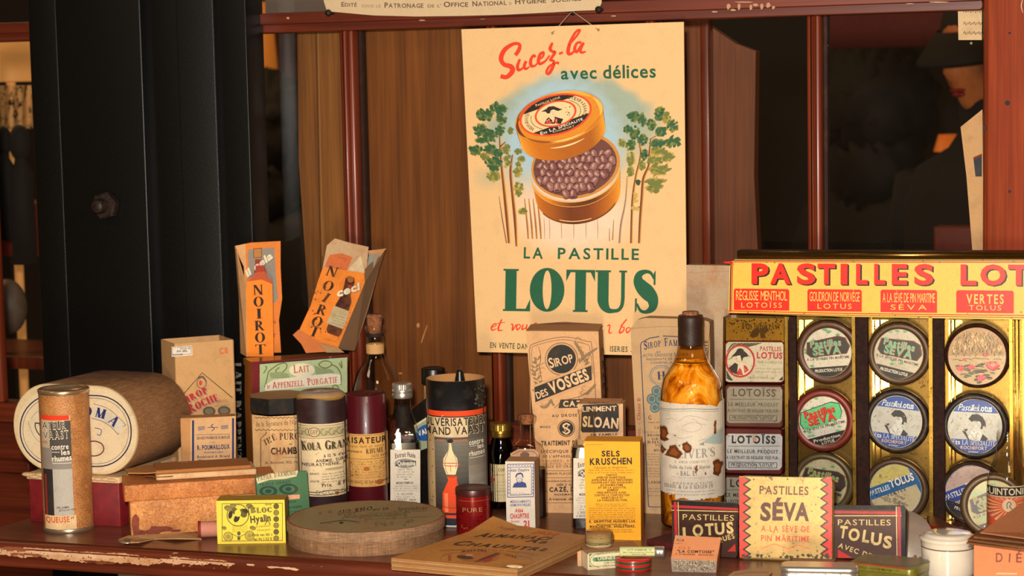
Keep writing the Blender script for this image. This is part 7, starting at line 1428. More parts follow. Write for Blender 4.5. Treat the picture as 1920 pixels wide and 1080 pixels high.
# vertical folded ridges of the brass back, between the tins
mb = MB()
for a in (1497, 1508, 1640, 1650, 1783, 1790, 1903, 1910):
    q0, q1 = Q_([(a, 600)], dep-.0015)[0], Q_([(a+2, 985)], dep-.0015)[0]; mb.tube([q0, q1], .0009, '#d8aa50', seg=8)
mb.build('folded_ridges', BRASS, st)
def round_tin(name, label, cx, cy, R, Rl, rimc, facec, draw, k=.0, tilt=0, grp=None, D=.0135, n=None, pl=None, mat=None):
    n_ = n or Bn; pl = pl or (Bp-Bn*k); c0 = onplane(cx, cy, pl, n_); ex = onplane(cx+R, cy, pl, n_); r = (ex-c0).length
    t = thing(name, label, 'tin', c0-n_*D/2, grp); M = Matrix.Translation(c0-n_*D) @ n_.to_track_quat('Z', 'Y').to_matrix().to_4x4()
    rl = r*Rl/R; mb = MB(); mb.lathe(0, 0, [(0, 0), (r*.95, 0), (r*.97, .001), (r*.97, D*.5), (r, D*.52), (r, D-.004), (r*.985, D-.0022), (r*.95, D-.0007), (r*.90, D), (rl*1.05, D), (rl*1.02, D-.0007), (rl, D-.0009), (0, D-.0009)], c=rimc, M=M, seg=64)
    mb.build('tin_body', RUSTY, t)
    def surf(x, y, o): return onplane(x, y, pl-n_*.0009, n_)+n_*o
    mb = MB(); p = P(surf, mb, 0); p.cx, p.cy, p.R = cx, cy, Rl
    ry = Rl*1.03; p.ell(cx, cy, Rl*.985, ry*.985, facec, 48); draw(p, cx, cy, Rl); mb.build('printed_face', mat or TIN, t); return t
def clipband(p, cx, cy, R, a, d0, d1, c, n=26):
    """band between two chords at signed distances d0<d1 (down), rotated by a degrees, clipped by the disc"""
    A_ = math.radians(a); e = (math.cos(A_), math.sin(A_)); f = (-math.sin(A_), math.cos(A_)); R = R*.975; qs = []
    for i in range(n):
        u0, u1 = d0+(d1-d0)*i/n, d0+(d1-d0)*(i+1)/n; w0, w1 = math.sqrt(max(R*R-u0*u0, 0)), math.sqrt(max(R*R-u1*u1, 0)); w_ = min(w0, w1)
        qs.append([(cx+e[0]*s_*v+f[0]*u, cy+(e[1]*s_*v+f[1]*u)*1.03) for s_, v, u in ((-1, w0, u0), (1, w0, u0), (1, w1, u1), (-1, w1, u1))])
    p.L += 1; off = p.off+p.step*p.L
    for q in qs: p.mb.add([p.surf(x, y, off) for x, y in q], [(0, 1, 2, 3)], c)
def rt_(p, cx, cy, a, tx, x0, x1, y, h, c, f='bold', **k):
    A_ = math.radians(a); g = lambda x, y: (cx+x*math.cos(A_)-y*math.sin(A_), cy+x*math.sin(A_)+y*math.cos(A_)); p.text(tx, *g(x0, y), *g(x1, y), h, c, f, **k)
def sprigs(p, cx, cy, R, c1='#5a8c5c', c2='#b07a74', n=13, seed=1):
    n = 26
    r = random.Random(seed); q1 = []; q2 = []
    for i in range(n*4):
        a, d = r.random()*6.28, R*.92*r.random()**.5; x, y = cx+d*math.cos(a), cy+d*math.sin(a)
        if i < n:
            for k in range(3):
                t = -1.57+(k-1)*.9; q1 += ST([(x, y, 1.2), (x+3.2*math.cos(t), y+3.2*math.sin(t), 3), (x+5.5*math.cos(t), y+5.5*math.sin(t), .6)], 2)
        else: q2 += [[(x-1, y), (x, y-1.1), (x+1, y), (x, y+1.1)]]
    p.quads(q1, c1); p.quads(q2, c2)
def seva(rot, bg='#c4bcaa', panel='#2c2820', c1='#6aa07c', c2='#6aa07c', red=False, seed=1):
    def f(p, cx, cy, R):
        sprigs(p, cx, cy, R, '#5c9468' if not red else '#7cae7c', '#b58a80', 15, seed)
        A_ = math.radians(rot); g = lambda pts: [(cx+x*math.cos(A_)-y*math.sin(A_), cy+x*math.sin(A_)+y*math.cos(A_)) for x, y in pts]
        pan = [(-38, 0), (-36, -20), (20, -28), (33, -24), (40, -8), (34, 4), (-30, 7)] if not red else [(-42, -4), (-36, -24), (22, -30), (36, -24), (38, -8), (32, 3), (-26, 10), (-38, 6)]
        pan = [(x*R/46, y*R/46) for x, y in pan]
        if not red: p.poly(g([(x*1.06, y*1.08) for x, y in pan]), '#5a2c20'); p.poly(g(pan), panel)
        else: p.poly(g([(x*1.04, y*1.05) for x, y in pan]), '#241c18'); p.poly(g(pan), '#5cc07a')
        k = R/46; sh = '#b04434' if not red else '#5a1410'
        rt_(p, cx, cy, rot, 'Pastilles', -31*k, 27*k, -11*k, 12*k, sh, 'black', gap=.1); rt_(p, cx, cy, rot, 'Pastilles', -32*k, 26*k, -12*k, 12*k, c1, 'black', gap=.1)
        rt_(p, cx, cy, rot, 'SEVA', -27*k, 26*k, 4*k, 14*k, sh, 'black', gap=.08); rt_(p, cx, cy, rot, 'SEVA', -28*k, 25*k, 3*k, 14*k, c2, 'black', gap=.08)
        rt_(p, cx, cy, rot, 'A LA SÈVE DE PIN MARITIME', -40*k, 40*k, 13*k, 4.6*k, '#3a2c20', 'bold', gap=.1)
        clipband(p, cx, cy, R, rot, R*.56, R*.97, '#1a1512'); rt_(p, cx, cy, rot, 'PRODUCTION LOTUS' if not red else 'Production', -26*k, 25*k, 36*k, 5.5*k, '#d8d0bc', 'bold', gap=.1)
        if red: rt_(p, cx, cy, rot, 'LOTUS', -12*k, 12*k, 43*k, 5*k, '#d8d0bc', 'bold')
        p.ring(cx, cy, R*.985, R*1.01, 1.0, '#8a7a54', n=48)
    return f
def lotusblue(rot):
    def f(p, cx, cy, R):
        k = R/48; clipband(p, cx, cy, R, rot, -R*.97, -R*.5, '#24448c'); clipband(p, cx, cy, R, rot, R*.46, R*.97, '#24448c')
        rt_(p, cx, cy, rot, 'Pastilles', -31*k, 4*k, -27*k, 11*k, '#c8ccc8', 'thin', shear=.3, gap=.04); rt_(p, cx, cy, rot, 'Lotus', 4*k, 28*k, -27*k, 11.5*k, '#d0d0c8', 'light', gap=.06)
        rt_(p, cx, cy, rot, 'Ets LA SPECIALITÉ', -37*k, 37*k, 32*k, 8*k, '#c8c8c0', 'light', gap=.06); rt_(p, cx, cy, rot, 'ROCHEFORT', -23*k, 23*k, 39.5*k, 5.4*k, '#c8a888', 'bold', gap=.14); rt_(p, cx, cy, rot, 's/mer', -9*k, 9*k, 45*k, 3.6*k, '#b8b8b0')
        A_ = math.radians(rot); g = lambda pts: [(cx+(x*math.cos(A_)-y*math.sin(A_))*k, cy+(x*math.sin(A_)+y*math.cos(A_))*k) for x, y in pts]
        B_ = '#1e1e24'
        p.poly(g([(-12, -13), (-6, -21), (4, -22), (12, -18), (18, -9), (19, 0), (14, -2), (13, 4), (8, 2), (10, -6), (4, -9), (-2, -10), (-6, -8)]), B_); p.ell(*g([(5, -2)])[0], 5.6*k, 8*k, '#b4b4b0', 14, 15)
        p.poly(g([(-2, 2), (4, 6), (11, 5), (12, 12), (18, 16), (14, 24), (2, 24), (-14, 22), (-8, 12)]), '#b8b8b2'); p.poly(g([(-22, 8), (-16, 8), (-9, 22), (0, 24), (-10, 24)]), B_); p.poly(g([(10, 24), (14, 12), (24, 20), (20, 24)]), B_); p.poly(g([(-20, 6), (-12, 4), (-14, 9)]), B_)
        p.line(g([(-10, 10), (-4, 16), (2, 23)]), .9, '#6a6a6c', True); p.line(g([(6, 10), (3, 16), (4, 23)]), .9, '#6a6a6c', True); p.line(g([(22, -16), (28, -10), (24, -4)]), .8, '#8a6a60', True); p.line(g([(-42, -4), (-38, -8)]), 1, B_)
        p.specks(lambda r: (cx+r.gauss(0, R*.4), cy+r.gauss(0, R*.35)), 34, '#8a8474', .4, 1.3, int(cx)); p.ring(cx, cy, R*.985, R*1.01, 1.1, '#a8a08c', n=48)
    return f
def tolus(rot, bg2, band):
    def f(p, cx, cy, R):
        k = R/48; clipband(p, cx, cy, R, rot, -R*.97, -R*.42, bg2); clipband(p, cx, cy, R, rot, -R*.40, R*.03, band); clipband(p, cx, cy, R, 18, R*.46, R*.97, '#1c1c20') if band != '#1f5f94' else None
        A_ = math.radians(rot)
        if band == '#1f5f94': clipband(p, cx, cy, R, 62, -R*.97, -R*.80, band)
        rt_(p, cx, cy, rot, 'PASTILLES', -46*k, -8*k, -6*k, 8.5*k, '#dcd8cc', 'bold', gap=.06); rt_(p, cx, cy, rot, 'TOLUS', -5*k, 40*k, -6.5*k, 13*k, '#1a1a1e', 'black', gap=.08); rt_(p, cx, cy, rot, 'TOLUS', -6*k, 39*k, -7.5*k, 13*k, '#e4e0d4', 'black', gap=.08)
        rt_(p, cx, cy, rot, 'VERTES', -18*k, 18*k, 6*k, 5.4*k, '#1c2c5a' if band == '#1f5f94' else '#9ab0cc', 'bold', gap=.3)
        for i, (tx, a, b_, y) in enumerate((('Produit', 0, 22, 10), ('de qualité', 2, 32, 18), ('"sans égale"', -16, 22, 22), ('Ne fatigue', -34, 2, 26), ('pas', 6, 20, 32), ("l'estomac", -6, 26, 40))): 
            rt_(p, cx, cy, 27, tx, a*k, b_*k, (y-2)*k, 5*k, '#2c2a2c', 'thin', shear=.25, gap=.06)
        if band != '#1f5f94': rt_(p, cx, cy, 18, 'PRODUCTION', -22*k, 20*k, 33*k, 5*k, '#d0ccc0', 'bold')
        p.specks(lambda r: (cx+r.gauss(0, R*.4), cy+r.gauss(0, R*.4)), 30, '#b06a4a', .4, 1.2, int(cx)); p.ring(cx, cy, R*.985, R*1.01, 1.0, '#7a8894', n=48)
    return f
def pond(p, cx, cy, R):
    clipband(p, cx, cy, R, 0, -R*.97, -R*.02, '#93704a'); clipband(p, cx, cy, R, 0, -R*.02, R*.97, '#a08662'); r = random.Random(3); qs = []; ins = lambda x, y: math.hypot(x-cx, (y-cy)/1.03) < R*.93
    for c_, n_, y0, y1 in (('#c08a44', 70, -52, -12), ('#2c2418', 150, -42, 2), ('#5c5a3a', 90, -40, 2), ('#d8b078', 40, -36, -6)):
        qs = []
        for i in range(n_):
            x, y = cx+r.uniform(-R, R), cy+r.uniform(y0, y1); h = r.uniform(5, 12)
            if ins(x, y) and ins(x, y-h): qs += ST([(x, y, 1.0), (x+r.uniform(-3, 3), y-h*.6, .8), (x+r.uniform(-5, 5), y-h, .3)], 2)
        p.quads(qs, c_)
    for c_ in ('#3c4434', '#2c2418'):
        for i in range(20):
            x, y = cx+r.uniform(-R, R), cy+r.uniform(14, 50)
            if ins(x+8, y) and ins(x-8, y+3): p.ell(x, y, r.uniform(4, 9), r.uniform(1.4, 3), c_, 10, r.uniform(-12, 12)); p.line([(x-6, y), (x+6, y+1)], .6, '#8a7a58')
    for i in range(26):
        x, y = cx+r.uniform(-R, R), cy+r.uniform(2, 52)
        if ins(x+9, y) and ins(x-9, y): p.line([(x-8, y), (x, y-1), (x+8, y+.6)], .7, '#3a2c1c')
    for x, y, s_ in ((-31, 22, 9), (-11, 20, 8), (30, 17, 15), (8, 40, 10), (16, -2, 5), (-24, 6, 4)):
        X, Y = cx+x, cy+y
        for k in range(7):
            a = math.radians(-150+k*20); p.brush([(X, Y+s_*.5, s_*.3), (X+s_*.6*math.cos(a)*1.1, Y+s_*.5+s_*.7*math.sin(a), s_*.42), (X+s_*1.05*math.cos(a), Y+s_*.5+s_*1.1*math.sin(a), .4)], ('#b8283c', '#dc5a68')[k % 2], 3)
        if s_ > 12: p.ell(X, Y-1, 5, 4, '#c87858', 10); p.line([(X-9, Y+4), (X, Y+9), (X+9, Y+4)], 2, '#8a1c30', True)
k1, k2 = .008, .012
round_tin('round_pastille_tin', 'brown round tin with green lettering on a black panel, top of the left column', 1552, 661, 61, 46, '#4c2c18', '#c4baa4', seva(-4, seed=2), k1)
round_tin('round_pastille_tin', 'tarnished brown round tin with tilted green lettering, top of the middle column', 1685, 664, 61, 47, '#4a3016', '#b0a690', seva(14, seed=5), k1)
round_tin('lily_pond_tin', 'round tin painted with pink water lilies on a pond, top of the right column', 1832, 668, 63, 55, '#40200f', '#93704a', pond, k1)
round_tin('red_rimmed_tin', 'red-rimmed round tin with a bright green panel and red lettering, middle of the left column', 1543, 789, 60, 46, '#6e2214', '#cfc8b6', seva(-14, c1='#dc2c1c', c2='#dc2c1c', red=True, seed=8), k2)
round_tin('blue_banded_tin', 'black-rimmed round tin with blue bands and a windswept lady, middle of the middle column', 1681, 791, 62, 49, '#2a1c18', '#a8a69e', lotusblue(7), k2)
round_tin('blue_banded_tin', 'black-rimmed round tin with blue bands and a windswept lady, middle of the right column', 1828, 800, 64, 52, '#241a1a', '#a8a69e', lotusblue(3), k2)
round_tin('olive_round_tin', 'dull olive round tin half hidden behind the red zigzag tin, bottom of the left column', 1542, 908, 60, 47, '#4c3c1c', '#b0a884', seva(16, c1='#7c9c5c', c2='#7c9c5c', seed=11), k1+.004)
round_tin('yellow_faced_tin', 'round tin with yellow face and bright blue diagonal band, bottom of the middle column', 1679, 920, 62, 50, '#4c3420', '#c0b088', tolus(-19, '#c8b868', '#1f5f94'), k2)
round_tin('navy_banded_tin', 'round tin with pinkish face and navy diagonal band, bottom of the right column', 1824, 926, 63, 54, '#3a2418', '#bfae9c', tolus(-21, '#bfa294', '#2a4290'), k2)
# column of small rectangular tins at the left of the stand
def rect_tin(name, label, pts, rim, draw, k=0, D=.02, face='#c0b8a0', mat=None):
    pl = Bp-Bn*k; o = onplane(*pts[0], pl, Bn); br = onplane(*pts[1], pl, Bn); tl = onplane(*pts[3], pl, Bn); u = (br-o).normalized(); W = (br-o).length; H = (tl-o).dot(Z_)
    t = thing(name, label, 'tin', o); mb = MB(); mb.rbox(o-Bn*0, u, Bn, Z_, W, D, H, .004, rim, 0, 4, 'n', r2=.0015); p = P(flat(pl, Bn), mb, 0); draw(p); mb.build('tin_body', mat or TIN, t); return t
mb = MB(); mb.plate(Q_([(1361, 639), (1361, 596), (1470, 597), (1470, 641)], -.001), -Bn*.001, '#b8852c'); p = P(flat(Bp+Bn*.001, Bn), mb, 0); p.text('AVIS IMPORTANT', 1390, 617, 1463, 618, 9.5, '#4a3418', 'serif', .1)
p.specks(lambda r: (r.uniform(1364, 1466), r.choice((r.uniform(598, 608), r.uniform(608, 638)))), 90, '#5a3c18', .5, 2.2, 6); p.poly([(1410, 620), (1420, 614), (1426, 620), (1421, 630), (1412, 634), (1405, 630)], '#6a4a24'); p.poly([(1424, 616), (1438, 612), (1442, 620), (1434, 626), (1436, 634), (1426, 634)], '#6a4a24')
t = mb.build('notice_plate', BRASS, st)
def d1(p):
    p.poly([(1361, 714), (1361, 646), (1366, 641), (1466, 642), (1469, 646), (1469, 713), (1464, 716), (1366, 716)], '#c0b496'); r = random.Random(2)
    for i in range(9): p.brush([(1363+i*4, 660-i, 1), (1372+i*5, 647, 2.5), (1380+i*6, 643, 1)], ('#2c3420', '#5c6438')[i % 2], 3, i < 2)
    for i in range(4): p.brush([(1362, 695+i*4, 2), (1368, 706+i*2, 2), (1374, 713, 1)], '#3c442c', 3, i == 0)
    p.ell(1388, 677, 28, 31, '#b02a24', 40); p.ell(1388, 677, 24.5, 27.5, '#c8bc9e', 36)
    p.poly([(1366, 690), (1378, 680), (1385, 684), (1385, 704), (1372, 698)], '#2a2420'); p.poly([(1382, 702), (1384, 680), (1390, 676), (1396, 682), (1402, 692), (1398, 700), (1390, 704)], '#cfc0a0'); p.poly([(1380, 702), (1388, 688), (1394, 704)], '#b8302c'); p.poly([(1394, 684), (1399, 686), (1404, 694), (1396, 700)], '#b8302c')
    p.specks(lambda r: (r.uniform(1383, 1400), r.uniform(688, 702)), 14, '#dcc8a8', .5, .9, 3); p.ell(1384, 672, 6, 8.5, '#d4c4a2', 14, 15); p.poly([(1370, 670), (1378, 662), (1384, 654), (1392, 656), (1400, 662), (1404, 668), (1394, 670), (1391, 678), (1388, 666), (1378, 668)], '#221c18'); p.ell(1388, 658, 7, 5, '#221c18', 12); p.line([(1366, 674), (1374, 670)], 1, '#221c18'); p.ell(1382, 677, 1.2, .7, '#b02a24', 6)
    p.text('PASTILLES', 1425, 657.5, 1465, 658.5, 8, '#a8342c', 'bold', .1); p.text('LOTUS', 1419, 671.5, 1467, 672.5, 11, '#b02a28', 'black', .1); p.text('BALSAMIQUES', 1421, 681, 1466, 682, 4.6, '#6a6048', 'light', .14); p.micro(1416, 1464, [692, 698], 3.6, '#8a8068', .02, 2); p.text('DALSIEURS MALOUDS', 1416, 692, 1416.1, 692, .1, '#8a8068') if False else None
    p.text('LA PÂTE BOITE 1.50'.replace('Â', 'A'), 1402, 709.5, 1452, 711, 3.8, '#6a6048', 'slab'); p.poly([(1460, 713), (1468, 705), (1468, 713)], '#221c18')
rect_tin('portrait_pastille_tin', 'small cream tin with a red-ringed lady portrait, uppermost in the stand left column', [(1359, 718), (1470, 719), (1470, 640), (1359, 639)], '#6e2420', d1, -.004)
def dl(y, fc, ic, x0=1363, bright=False):
    def f(p):
        p.poly([(x0, y+66), (x0, y+7), (x0+5, y+2), (1463, y+3), (1467, y+8), (1466, y+64), (1461, y+70), (x0+4, y+70)], fc)
        p.text('LOTOÏSS', x0+11, y+19.5, 1454, y+20.5, 13.5, ic, 'black' if bright else 'bold', .18); p.rect(x0+4, y+25, 1463, y+25.8, ic); p.text('LE MEILLEUR PRODUIT', x0+3, y+38, 1459, y+39.5, 6.4, ic, 'bold', .24)
        p.text("A L'EXTRAIT DE RÉGLISSE TRÈS PUR", x0+1, y+49, 1459, y+50.5, 5.2, ic, 'bold', .1); p.frame(x0+5, y+55, 1457, y+66, 1, ic, 1); p.text('PRODUCTION "LOTUS"', x0+10, y+63, 1451, y+64, 6, ic, 'bold', .14)
        if bright: p.ell(1415, y+12, 4, 5, '#c89878', 10)
    return f
rect_tin('grey_rectangular_tin', 'dull grey small tin, second from the top in the stand left column', [(1359, 801), (1468, 803), (1468, 723), (1359, 721)], '#5a2a22', dl(723, '#8f8672', '#4a4438'), -.002)
rect_tin('white_rectangular_tin', 'bright white small tin with bold black lettering, third in the stand left column', [(1357, 888), (1467, 891), (1467, 804), (1357, 802)], '#5a1c18', dl(811, '#bebeb8', '#2a2622', 1361, True), -.003)
rect_tin('grey_rectangular_tin', 'mostly hidden grey tin behind the red zigzag tin, lowest in the left column', [(1355, 962), (1465, 965), (1465, 893), (1355, 891)], '#5a2a22', dl(893, '#8f8a78', '#2a2622', 1358), -.002)
# three flat pastille tins leaning in front
def lean_tin(name, label, bl, br, yt, lean, D, c, draw, cs=None, z0=0, mat=None, W=None):
    b = BX(bl, br, yt, D, z0, lean); t = thing(name, label, 'tin', b.o); mb = MB(); mb.rbox(b.o, b.u, b.nf, b.w, b.W, b.D, b.H, .004, c, 0, 3, 'n', r2=.0016); draw(P(b.surf(), mb, 0)); mb.build('tin_body', mat or TIN, t); return b
TB = '#3c1e14'; TC = '#d8bc7c'; TR_ = '#b82a30'
def dlotus(p):
    p.poly([(1261, 1038), (1259, 941), (1380, 950), (1380, 1046)], TB); p.poly([(1259, 938), (1384, 944), (1384, 952), (1259, 947)], '#14100e'); p.line([(1259, 949), (1384, 955)], 4.6, TR_); p.line([(1259, 956.5), (1384, 959.5)], 1.6, TC); p.line([(1266, 941), (1269, 1040)], 5.4, TR_); p.line([(1271.5, 941), (1273.5, 1040)], 1.6, TC)
    p.text('PASTILLES', 1280, 974.5, 1376, 976.5, 10.5, TC, 'thin', .2, lift=True)
    for tx, a, b_, y in (('L', 1281, 1296, 1010), ('O', 1299, 1319, 1005), ('T', 1323, 1339, 1003), ('U', 1341, 1359, 1002), ('S', 1363, 1376, 1000)): p.text(tx, a, y, b_, y-1, 20, TC, 'black', lift=tx == 'L')
    p.text('BALSAMIQUES', 1290, 1032, 1378, 1009, 9, TC, 'bold', .24); p.poly([(1364, 1034), (1378, 1020), (1380, 1034)], '#c82a20')
def dtolus(p):
    p.poly([(1564, 1046), (1563, 950), (1694, 948), (1695, 1050)], '#4c3028'); p.poly([(1563, 948), (1696, 947), (1696, 956), (1563, 955)], '#16100e'); p.line([(1563, 960), (1696, 962)], 5, '#b0383c'); p.line([(1563, 967), (1696, 967)], 1.6, TC); p.line([(1685.5, 950), (1687, 1050)], 5.6, '#a83c44'); p.line([(1680.5, 950), (1682, 1050)], 1.6, TC); p.rect(1690, 950, 1698, 1050, '#16100e')
    p.text('PASTILLES', 1571, 984.5, 1670, 985, 10.5, TC, 'thin', .2)
    for tx, a, b_, y in (('T', 1573, 1587, 1007), ('O', 1590, 1611, 1012), ('L', 1616, 1629, 1015), ('U', 1632, 1652, 1020), ('S', 1655, 1671, 1026)): p.text(tx, a, y, b_, y+2, 21, TC, 'black', lift=tx == 'T')
    p.text('AVEC DE', 1571, 1026, 1632, 1047, 9, TC, 'bold', .24); p.poly([(1571, 1030), (1571, 1046), (1598, 1046)], '#c82a20')
def dseva(p):
    p.poly([(1388, 1045), (1386, 893), (1556, 896), (1560, 1047)], '#c09c56'); RZ, KZ = '#d23020', '#1c1210'
    for s_ in range(9):
        y = 893+s_*17.3; X = 1386; cl = lambda q: [(a, max(894, min(1046, b_))) for a, b_ in q]
        p.poly(cl([(X, y-9), (X+11, y-1), (X+23, y+7), (X+12, y+15), (X+1, y+23)]), KZ)
    for s_ in range(9): y = 893+s_*17.3; p.poly(cl([(1386, y-5.5), (1395, y+.7), (1404, y+7), (1395, y+13.3), (1387, y+19.5)]), RZ)
    for s_ in range(9): y = 893+s_*17.3; p.poly(cl([(1559, y-9), (1548, y-1), (1537, y+7), (1549, y+15), (1560, y+23)]), KZ)
    for s_ in range(9): y = 893+s_*17.3; p.poly(cl([(1559, y-5.5), (1551, y+.7), (1542, y+7), (1551, y+13.3), (1560, y+19.5)]), RZ)
    p.text('PASTILLES', 1424, 926, 1516, 928, 15, '#5a2a18', 'bold', .16); 
    for tx, a, b_ in (('S', 1425, 1445), ('É', 1448, 1468), ('V', 1468, 1492), ('A', 1490, 1517)): p.text(tx, a, 974.5 if tx != 'É' else 974, b_, 975.5 if tx != 'É' else 974.4, 31, '#4a2012', 'black', lift=tx == 'S')
    p.text('A LA SÈVE DE', 1427, 996, 1518, 997.5, 10.5, '#c84428', 'bold', .2); p.text('PIN MARITIME', 1427, 1014, 1518, 1016, 10.5, '#c84428', 'bold', .2)
    p.line([(1428, 1028), (1440, 1024), (1452, 1020), (1464, 1024), (1478, 1028), (1495, 1022), (1508, 1026), (1518, 1028)], 1.6, '#d87040', True); p.line([(1428, 1032), (1450, 1025), (1478, 1032), (1498, 1026), (1518, 1032)], 2.4, '#dc9858', True)
    p.specks(lambda r: (r.uniform(1388, 1560), r.choice((r.uniform(894, 899), r.uniform(1039, 1046), r.uniform(900, 1040)))), 70, '#6a5a30', .6, 2.6, 5); p.specks(lambda r: (r.uniform(1390, 1558), r.uniform(1040, 1046)), 40, '#3a3018', 1.5, 4, 8)
lt = lean_tin('dark_brown_tin', 'dark brown flat tin with cream lettering, leaning left of the red zigzag tin', (1260, 1040), (1385, 1048), 938, .10, .012, '#16100e', dlotus)
tt = lean_tin('dark_brown_tin', 'dark brown flat tin with cream lettering, leaning right of the red zigzag tin', (1562, 1048), (1698, 1056), 947, .10, .012, '#16100e', dtolus)
sv = lean_tin('zigzag_tin', 'cream-yellow flat tin with red zigzag sides, leaning between the two dark brown tins', (1387, 1049), (1562, 1056), 892, .10, .010, '#8a6a30', dseva)
# Comtoise nib box, wedge-shaped
b = BX((1260, 1072), (1343, 1074), 1048, .02); t = thing('nib_box', 'small speckled box with an orange sloping label, left of the zigzag tin', 'box', b.c)
mb = MB(); pf = lambda x, y, k: onplane(x, y, b.o-b.n*k, b.n)
A1, A2 = b.o, b.o+b.u*b.W; B1, B2 = pf(1258, 1047, 0), pf(1344, 1052, 0); C1, C2 = pf(1266, 1004, .026), pf(1352, 1008, .026); D1, D2 = A1-b.n*.04, A2-b.n*.04
mb.add([A1, A2, B2, B1], [(0, 1, 2, 3)], '#8a7a68'); mb.add([B1, B2, C2, C1], [(0, 1, 2, 3)], '#d48a5c'); mb.add([A2, D2, C2, B2], [(0, 1, 2, 3)], '#b4703f'); mb.add([A1, B1, C1, D1], [(0, 1, 2, 3)], '#a8734c'); mb.add([D1, C1, C2, D2], [(0, 1, 2, 3)], '#8a6a4c'); mb.add([A1, D1, D2, A2], [(0, 1, 2, 3)], '#6a5040')
nn = (B2-B1).cross(C1-B1).normalized(); nn = nn if nn.dot(CAM-B1) > 0 else -nn; p = P(flat(B1, nn), mb, 0)
p.poly([(1267, 1003.8), (1352, 1008), (1351, 1012), (1266, 1008)], '#b09a80'); p.text('PLUMES VACCINOSTYLES', 1269, 1015, 1346, 1018, 4.6, '#6a3c28', 'bold', .12); p.micro(1266, 1344, [1020], 2.6, '#8a5034', .03); p.ell(1279, 1027, 7, 2.6, '#b8683c', 12, 3); p.ell(1279, 1027, 5, 1.6, '#d48a5c', 10, 3); p.rect(1290, 1025, 1334, 1030, '#b8683c', 1.5); p.rect(1292, 1026, 1332, 1029, '#cf8658', 1.5)
p.text('"LA COMTOISE"', 1269, 1036, 1338, 1037.5, 4.6, '#3a2018', 'black', .14, shear=.2); p.text('P. G. BAUDRIER   BESANCON', 1267, 1040.5, 1337, 1042.5, 3, '#5a3020', 'bold', .14)
p = P(flat(b.o, b.n), mb, 0); p.specks(lambda r: (r.uniform(1262, 1341), r.uniform(1052, 1071)), 240, '#2c2622', .4, 1.2, 2); p.specks(lambda r: (r.uniform(1262, 1341), r.uniform(1050, 1071)), 120, '#c8b8a0', .4, 1.1, 3); mb.build('box_body', PAPER, t)
# bits of paper at the front
q = [ground(x, y, .0006) for x, y in ((1366, 1080), (1375, 1073), (1402, 1069), (1447, 1069), (1448, 1074), (1430, 1092), (1360, 1092))]; mb = MB(); mb.plate(q, Z_*.0008, '#bf9872'); p = P(lambda x, y, o: ground(x, y, .0015+o), mb, 0); p.line([(1376, 1077), (1405, 1073), (1440, 1073)], .8, '#8a6a4a'); tag(mb.build('paper_tag', PAPER), 'pale paper tag with a ruled border lying at the bottom edge before the zigzag tin', 'tag')
# rusty round lid behind the white tin
c = CY(1482, 1568, 1063); t = thing('brown_round_lid', 'low brown round tin lid between the red zigzag tin and the white tin', 'lid', c.c); mb = MB(); zt = c.z(1056); c.lathe(mb, [(c.R*.97, 0), (c.R, .001), (c.R, zt-.001), (c.R*.97, zt), (0, zt)], cols=['#5a4030']*3+['#86664a']*2, seg=48); mb.build('lid_body', STAIN, t)
# white metal tin, partly out of frame
b = BX((1464, 1100), (1609, 1103), 1063, .027); t = thing('white_metal_tin', 'whitish aluminium tin with rounded corners and four small holes at the bottom edge', 'tin', b.c)
mb = MB(); mb.rbox(b.o, b.u, b.n, Z_, b.W, b.D, b.H-.006, .008, '#c8c4bc', 0, 5); mb.build('tin_base', ALU, t)
mb = MB(); mb.rbox(b.o-b.u*.0006+b.n*.0006+Z_*(b.H-.0065), b.u, b.n, Z_, b.W+.0012, b.D+.0012, .0065, .0086, '#cfcac0', 0, 5, r2=.0025); p = P(flat(b.o+b.n*.0001, b.n), mb, 0)
mb.build('lid', ALU, t); mb = MB(); p = P(flat(b.o+b.n*.0002, b.n), mb, 0)
for x in (1492, 1520, 1548, 1576): p.ell(x, 1077+(x-1492)*.012, 1.3, 1.3, '#1c1614', 8)
mb.build('vent_holes', PAPER, t)
# olive tin
b = BX((1590, 1091), (1714, 1106), 1054, .044); t = thing('olive_hinged_tin', 'olive green ribbed tin with a scratched grey lid, before the right-hand dark brown tin', 'tin', b.c)
mb = MB(); mb.rbox(b.o, b.u, b.n, Z_, b.W, b.D, b.H-.008, .008, '#6a6420', 0, 6); p = P(b.surf(), mb, 0)
for x in range(1606, 1700, 4): p.rect(x, 1078+(x-1597)*.11, x+1.6, 1110, '#3a3810')
mb.build('tin_base', TIN, t)
mb = MB(); lo = b.o-b.u*.0006+b.n*.0006+Z_*(b.H-.009); mb.rbox(lo, b.u, b.n, Z_, b.W+.0012, b.D+.0012, .009, .0086, '#7a7428', 0, 6, r2=.0016); tp = b.H
p = P(flat(b.o+b.n*.0007, b.n), mb, 0); p.line([(1602, 1056), (1700, 1067)], 2.2, '#a83420'); p.text('PASTILLES LAXATIVES MIRATON', 1606, 1064.5, 1672, 1072, 4, '#2c2c14', 'bold'); p.line([(1602, 1068), (1700, 1079)], .8, '#3a3810')
p = P(lambda x, y, o: ground(x, y, tp+.0001+o), mb, 0); p.poly([ (1606, 1050), (1632, 1041), (1668, 1040), (1740, 1049), (1744, 1053), (1708, 1062), (1694, 1062), (1612, 1053)], '#707056'); p.specks(lambda r: (r.uniform(1630, 1720), r.uniform(1043, 1058)), 30, '#8a5c30', 1, 4, 4); mb.build('lid', TIN, t)
